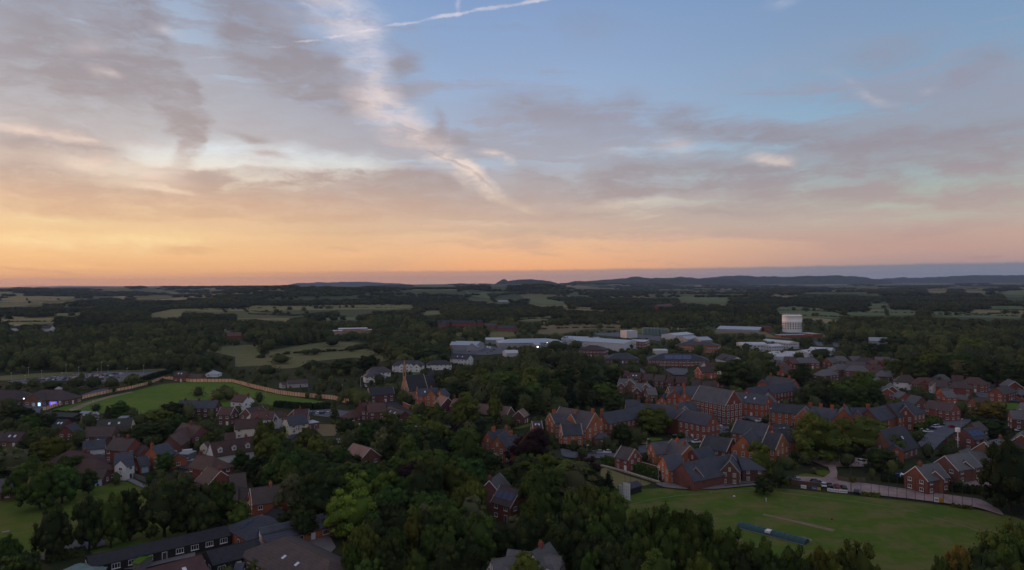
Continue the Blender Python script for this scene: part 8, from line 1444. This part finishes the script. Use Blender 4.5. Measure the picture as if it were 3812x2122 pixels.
# everything beyond the counted ones: one mass of woodland per tone
TS = dict(leaf_dark=.0, leaf_mid=.40, leaf_green=.45, leaf_lime=.9, leaf_olive=.8, leaf_yellow=.9, leaf_copper=-.2, leaf_conifer=-.1, leaf_grey=.6, leaf_gold=.9)
def scatter(name, label, lst, protos, mat_, kindname='stuff'):
    Vs, Fs, Ts, off = [], [], [], 0; gg = np.random.default_rng(1)
    keys = {}
    for k2 in protos: keys.setdefault(k2[0], []).append(k2)
    for (x_, y_, z_, h_, rad, kd, tn) in lst:
        kk = keys.get(kd) or keys['broad']; V_, F_, T_ = protos[kk[gg.integers(0, len(kk))]]; a_ = gg.uniform(0, 6.28); ca, sa = math.cos(a_), math.sin(a_); s_ = rad / KR[kd if kd in keys else 'broad']
        W_ = np.empty_like(V_); W_[:, 0] = (V_[:, 0] * ca - V_[:, 1] * sa) * s_ + x_; W_[:, 1] = (V_[:, 0] * sa + V_[:, 1] * ca) * s_ + y_; W_[:, 2] = V_[:, 2] * h_ + z_; Vs.append(W_.astype(np.float32)); Fs.append(F_ + off); Ts.append(T_ * .45 + tn); off += len(V_)
    if not Vs: return None
    return kind(obj(name, np_mesh(name, np.concatenate(Vs), np.concatenate(Fs), mat_, np.clip(np.concatenate(Ts), -.3, 1.4))), kindname)
scatter('woodland', '', [(t['x'], t['y'], 0, t['h'], t['rad'], t['kd'], TS[t['lf']] * .55 + random.uniform(-.15, .25) + .7 * (float(vnoise(np.array(t['x'] / 45.), np.array(t['y'] / 45.), 31)) - .5)) for t in rest], LO, 'leaf_far')
# far woods, copses and hedgerows out to the skyline
FX, FY = [], []; d = 1250.0; sizes = []
while d < 9800:
    sp = 11 + (d - 1250) / 8500 * 52; n = int(1.70 * d / sp); a_ = -.85 + (np.arange(n) + g.uniform(-.48, .48, n)) * 1.70 / n; dd = d + g.uniform(-.5, .5, n) * sp * 1.5; FX.append(dd * np.sin(a_)); FY.append(dd * np.cos(a_)); sizes.append(np.full(n, sp)); d += sp * (1.15 + (d - 1250) / 8500 * 1.0)
X = np.concatenate(FX); Y = np.concatenate(FY); SP = np.concatenate(sizes); D_ = np.hypot(X, Y); A_ = np.arctan2(X, Y)
mk = vnoise(X / 330, Y / 210, 21) * .6 + vnoise(X / 130, Y / 90, 22) * .4; ridge_ = (np.abs(D_ - 3500) < 1100) & (A_ > -.5) & (A_ < .1)
hl = np.minimum(np.abs(((Y + X * .22) / 190 + vnoise(X / 400, Y / 400, 5) * 1.5) % 1 - .5), np.abs(((X - Y * .3) / 420 + vnoise(X / 300, Y / 300, 6) * 1.5) % 1 - .5) * 1.4)
thr = np.where(D_ < 2300, .36, np.where(D_ < 4500, .45, .50)); thr = np.where(ridge_, .16, thr)
keep = (mk > thr) | (hl < .035) | (g.random(len(X)) < .04)
X, Y, SP, D_, mk = X[keep], Y[keep], SP[keep], D_[keep], mk[keep]
Z = terr(X, Y); H = g.uniform(8, 14, len(X)) * (.8 + .4 * mk); H = np.where(D_ > 4000, H * .9 + 1.5, H); RAD = np.maximum(SP * g.uniform(.48, .74, len(X)), 5)
bad = blocked(X, Y, H, RAD * .7, Z); X, Y, Z, H, RAD = X[~bad], Y[~bad], Z[~bad], H[~bad], RAD[~bad]
X = list(X); Y = list(Y); Z = list(Z); H = list(H); RAD = list(RAD)
def hedgerow(r, pts, h_=3.2, gap=.12):
    W_ = [at(*P(r, a_, b3)) for a_, b3 in pts]
    for a_, b3 in zip(W_, W_[1:]):
        n = int(np.linalg.norm(b3 - a_) / 6.5)
        for i in range(n):
            if g.random() < gap: continue
            q = a_ + (b3 - a_) * (i + g.random()) / n; hh = h_ * g.uniform(.7, 1.2) if g.random() > .05 else g.uniform(7, 11)
            X.append(q[0]); Y.append(q[1] + g.normal(0, 1)); Z.append(float(terr(q[0], q[1]))); H.append(hh); RAD.append(max(3.8, hh * .55))
for r, pts in [('A1', [(-60, 398), (400, 392), (640, 396), (1000, 402), (1400, 396)]), ('A1', [(-40, 432), (200, 444), (380, 470)]), ('A1', [(-60, 456), (380, 474), (640, 446), (830, 430)]), ('A1', [(950, 368), (980, 404)]), ('A1', [(640, 372), (700, 400)]), ('A1', [(1090, 366), (1130, 380), (1580, 384)]), ('A1', [(200, 380), (260, 398)]),
        ('A0', [(2000, 420), (2300, 418), (2576, 412)]), ('A0', [(2200, 398), (2260, 440)]), ('A0', [(2400, 402), (2480, 438)]), ('A0', [(0, 318), (400, 318), (600, 332)]), ('A0', [(250, 300), (270, 338)]), ('A0', [(-60, 362), (440, 362)]), ('A0', [(60, 532), (560, 530)]),
        ('A1', [(0, 900), (250, 862), (480, 838), (650, 838)]), ('A1', [(660, 835), (900, 820), (1210, 790)]), ('A1', [(240, 772), (430, 756), (640, 742)]), ('A1', [(0, 872), (130, 862)]), ('A1', [(880, 800), (1150, 770)]),
        ('A2', [(40, 520), (220, 500), (400, 505)]), ('A2', [(260, 610), (560, 596), (900, 590), (1180, 600)]), ('A2', [(520, 396), (1050, 404)]), ('A2', [(1680, 320), (2180, 318)]), ('A2', [(280, 566), (700, 548), (1180, 560)]), ('A2', [(300, 530), (760, 530), (1100, 548)]),
        ('A3', [(90, 420), (400, 420), (800, 442)]), ('A3', [(560, 402), (830, 470)]), ('A3', [(800, 436), (1530, 444)]), ('A3', [(1650, 470), (2200, 466), (2600, 482)]), ('A3', [(1640, 452), (2400, 452)]), ('A3', [(1200, 412), (1220, 470)]), ('A3', [(2010, 396), (2600, 396)]), ('A3', [(360, 470), (760, 486)])]: hedgerow(r, pts)
print('singles', len(single), 'bushes', len(bushes), 'rest', len(rest), 'far', len(X))
scatter('woodland', '', [(X[i], Y[i], Z[i] - .5, H[i], RAD[i], 'broad' if g.random() < .8 else 'oval' if RAD[i] < 9 else 'broad', g.uniform(-.2, .4) + .9 * (float(vnoise(np.array(X[i] / 160.), np.array(Y[i] / 160.), 33)) - .4)) for i in range(len(X))], FAR, 'leaf_far')
add_haze()
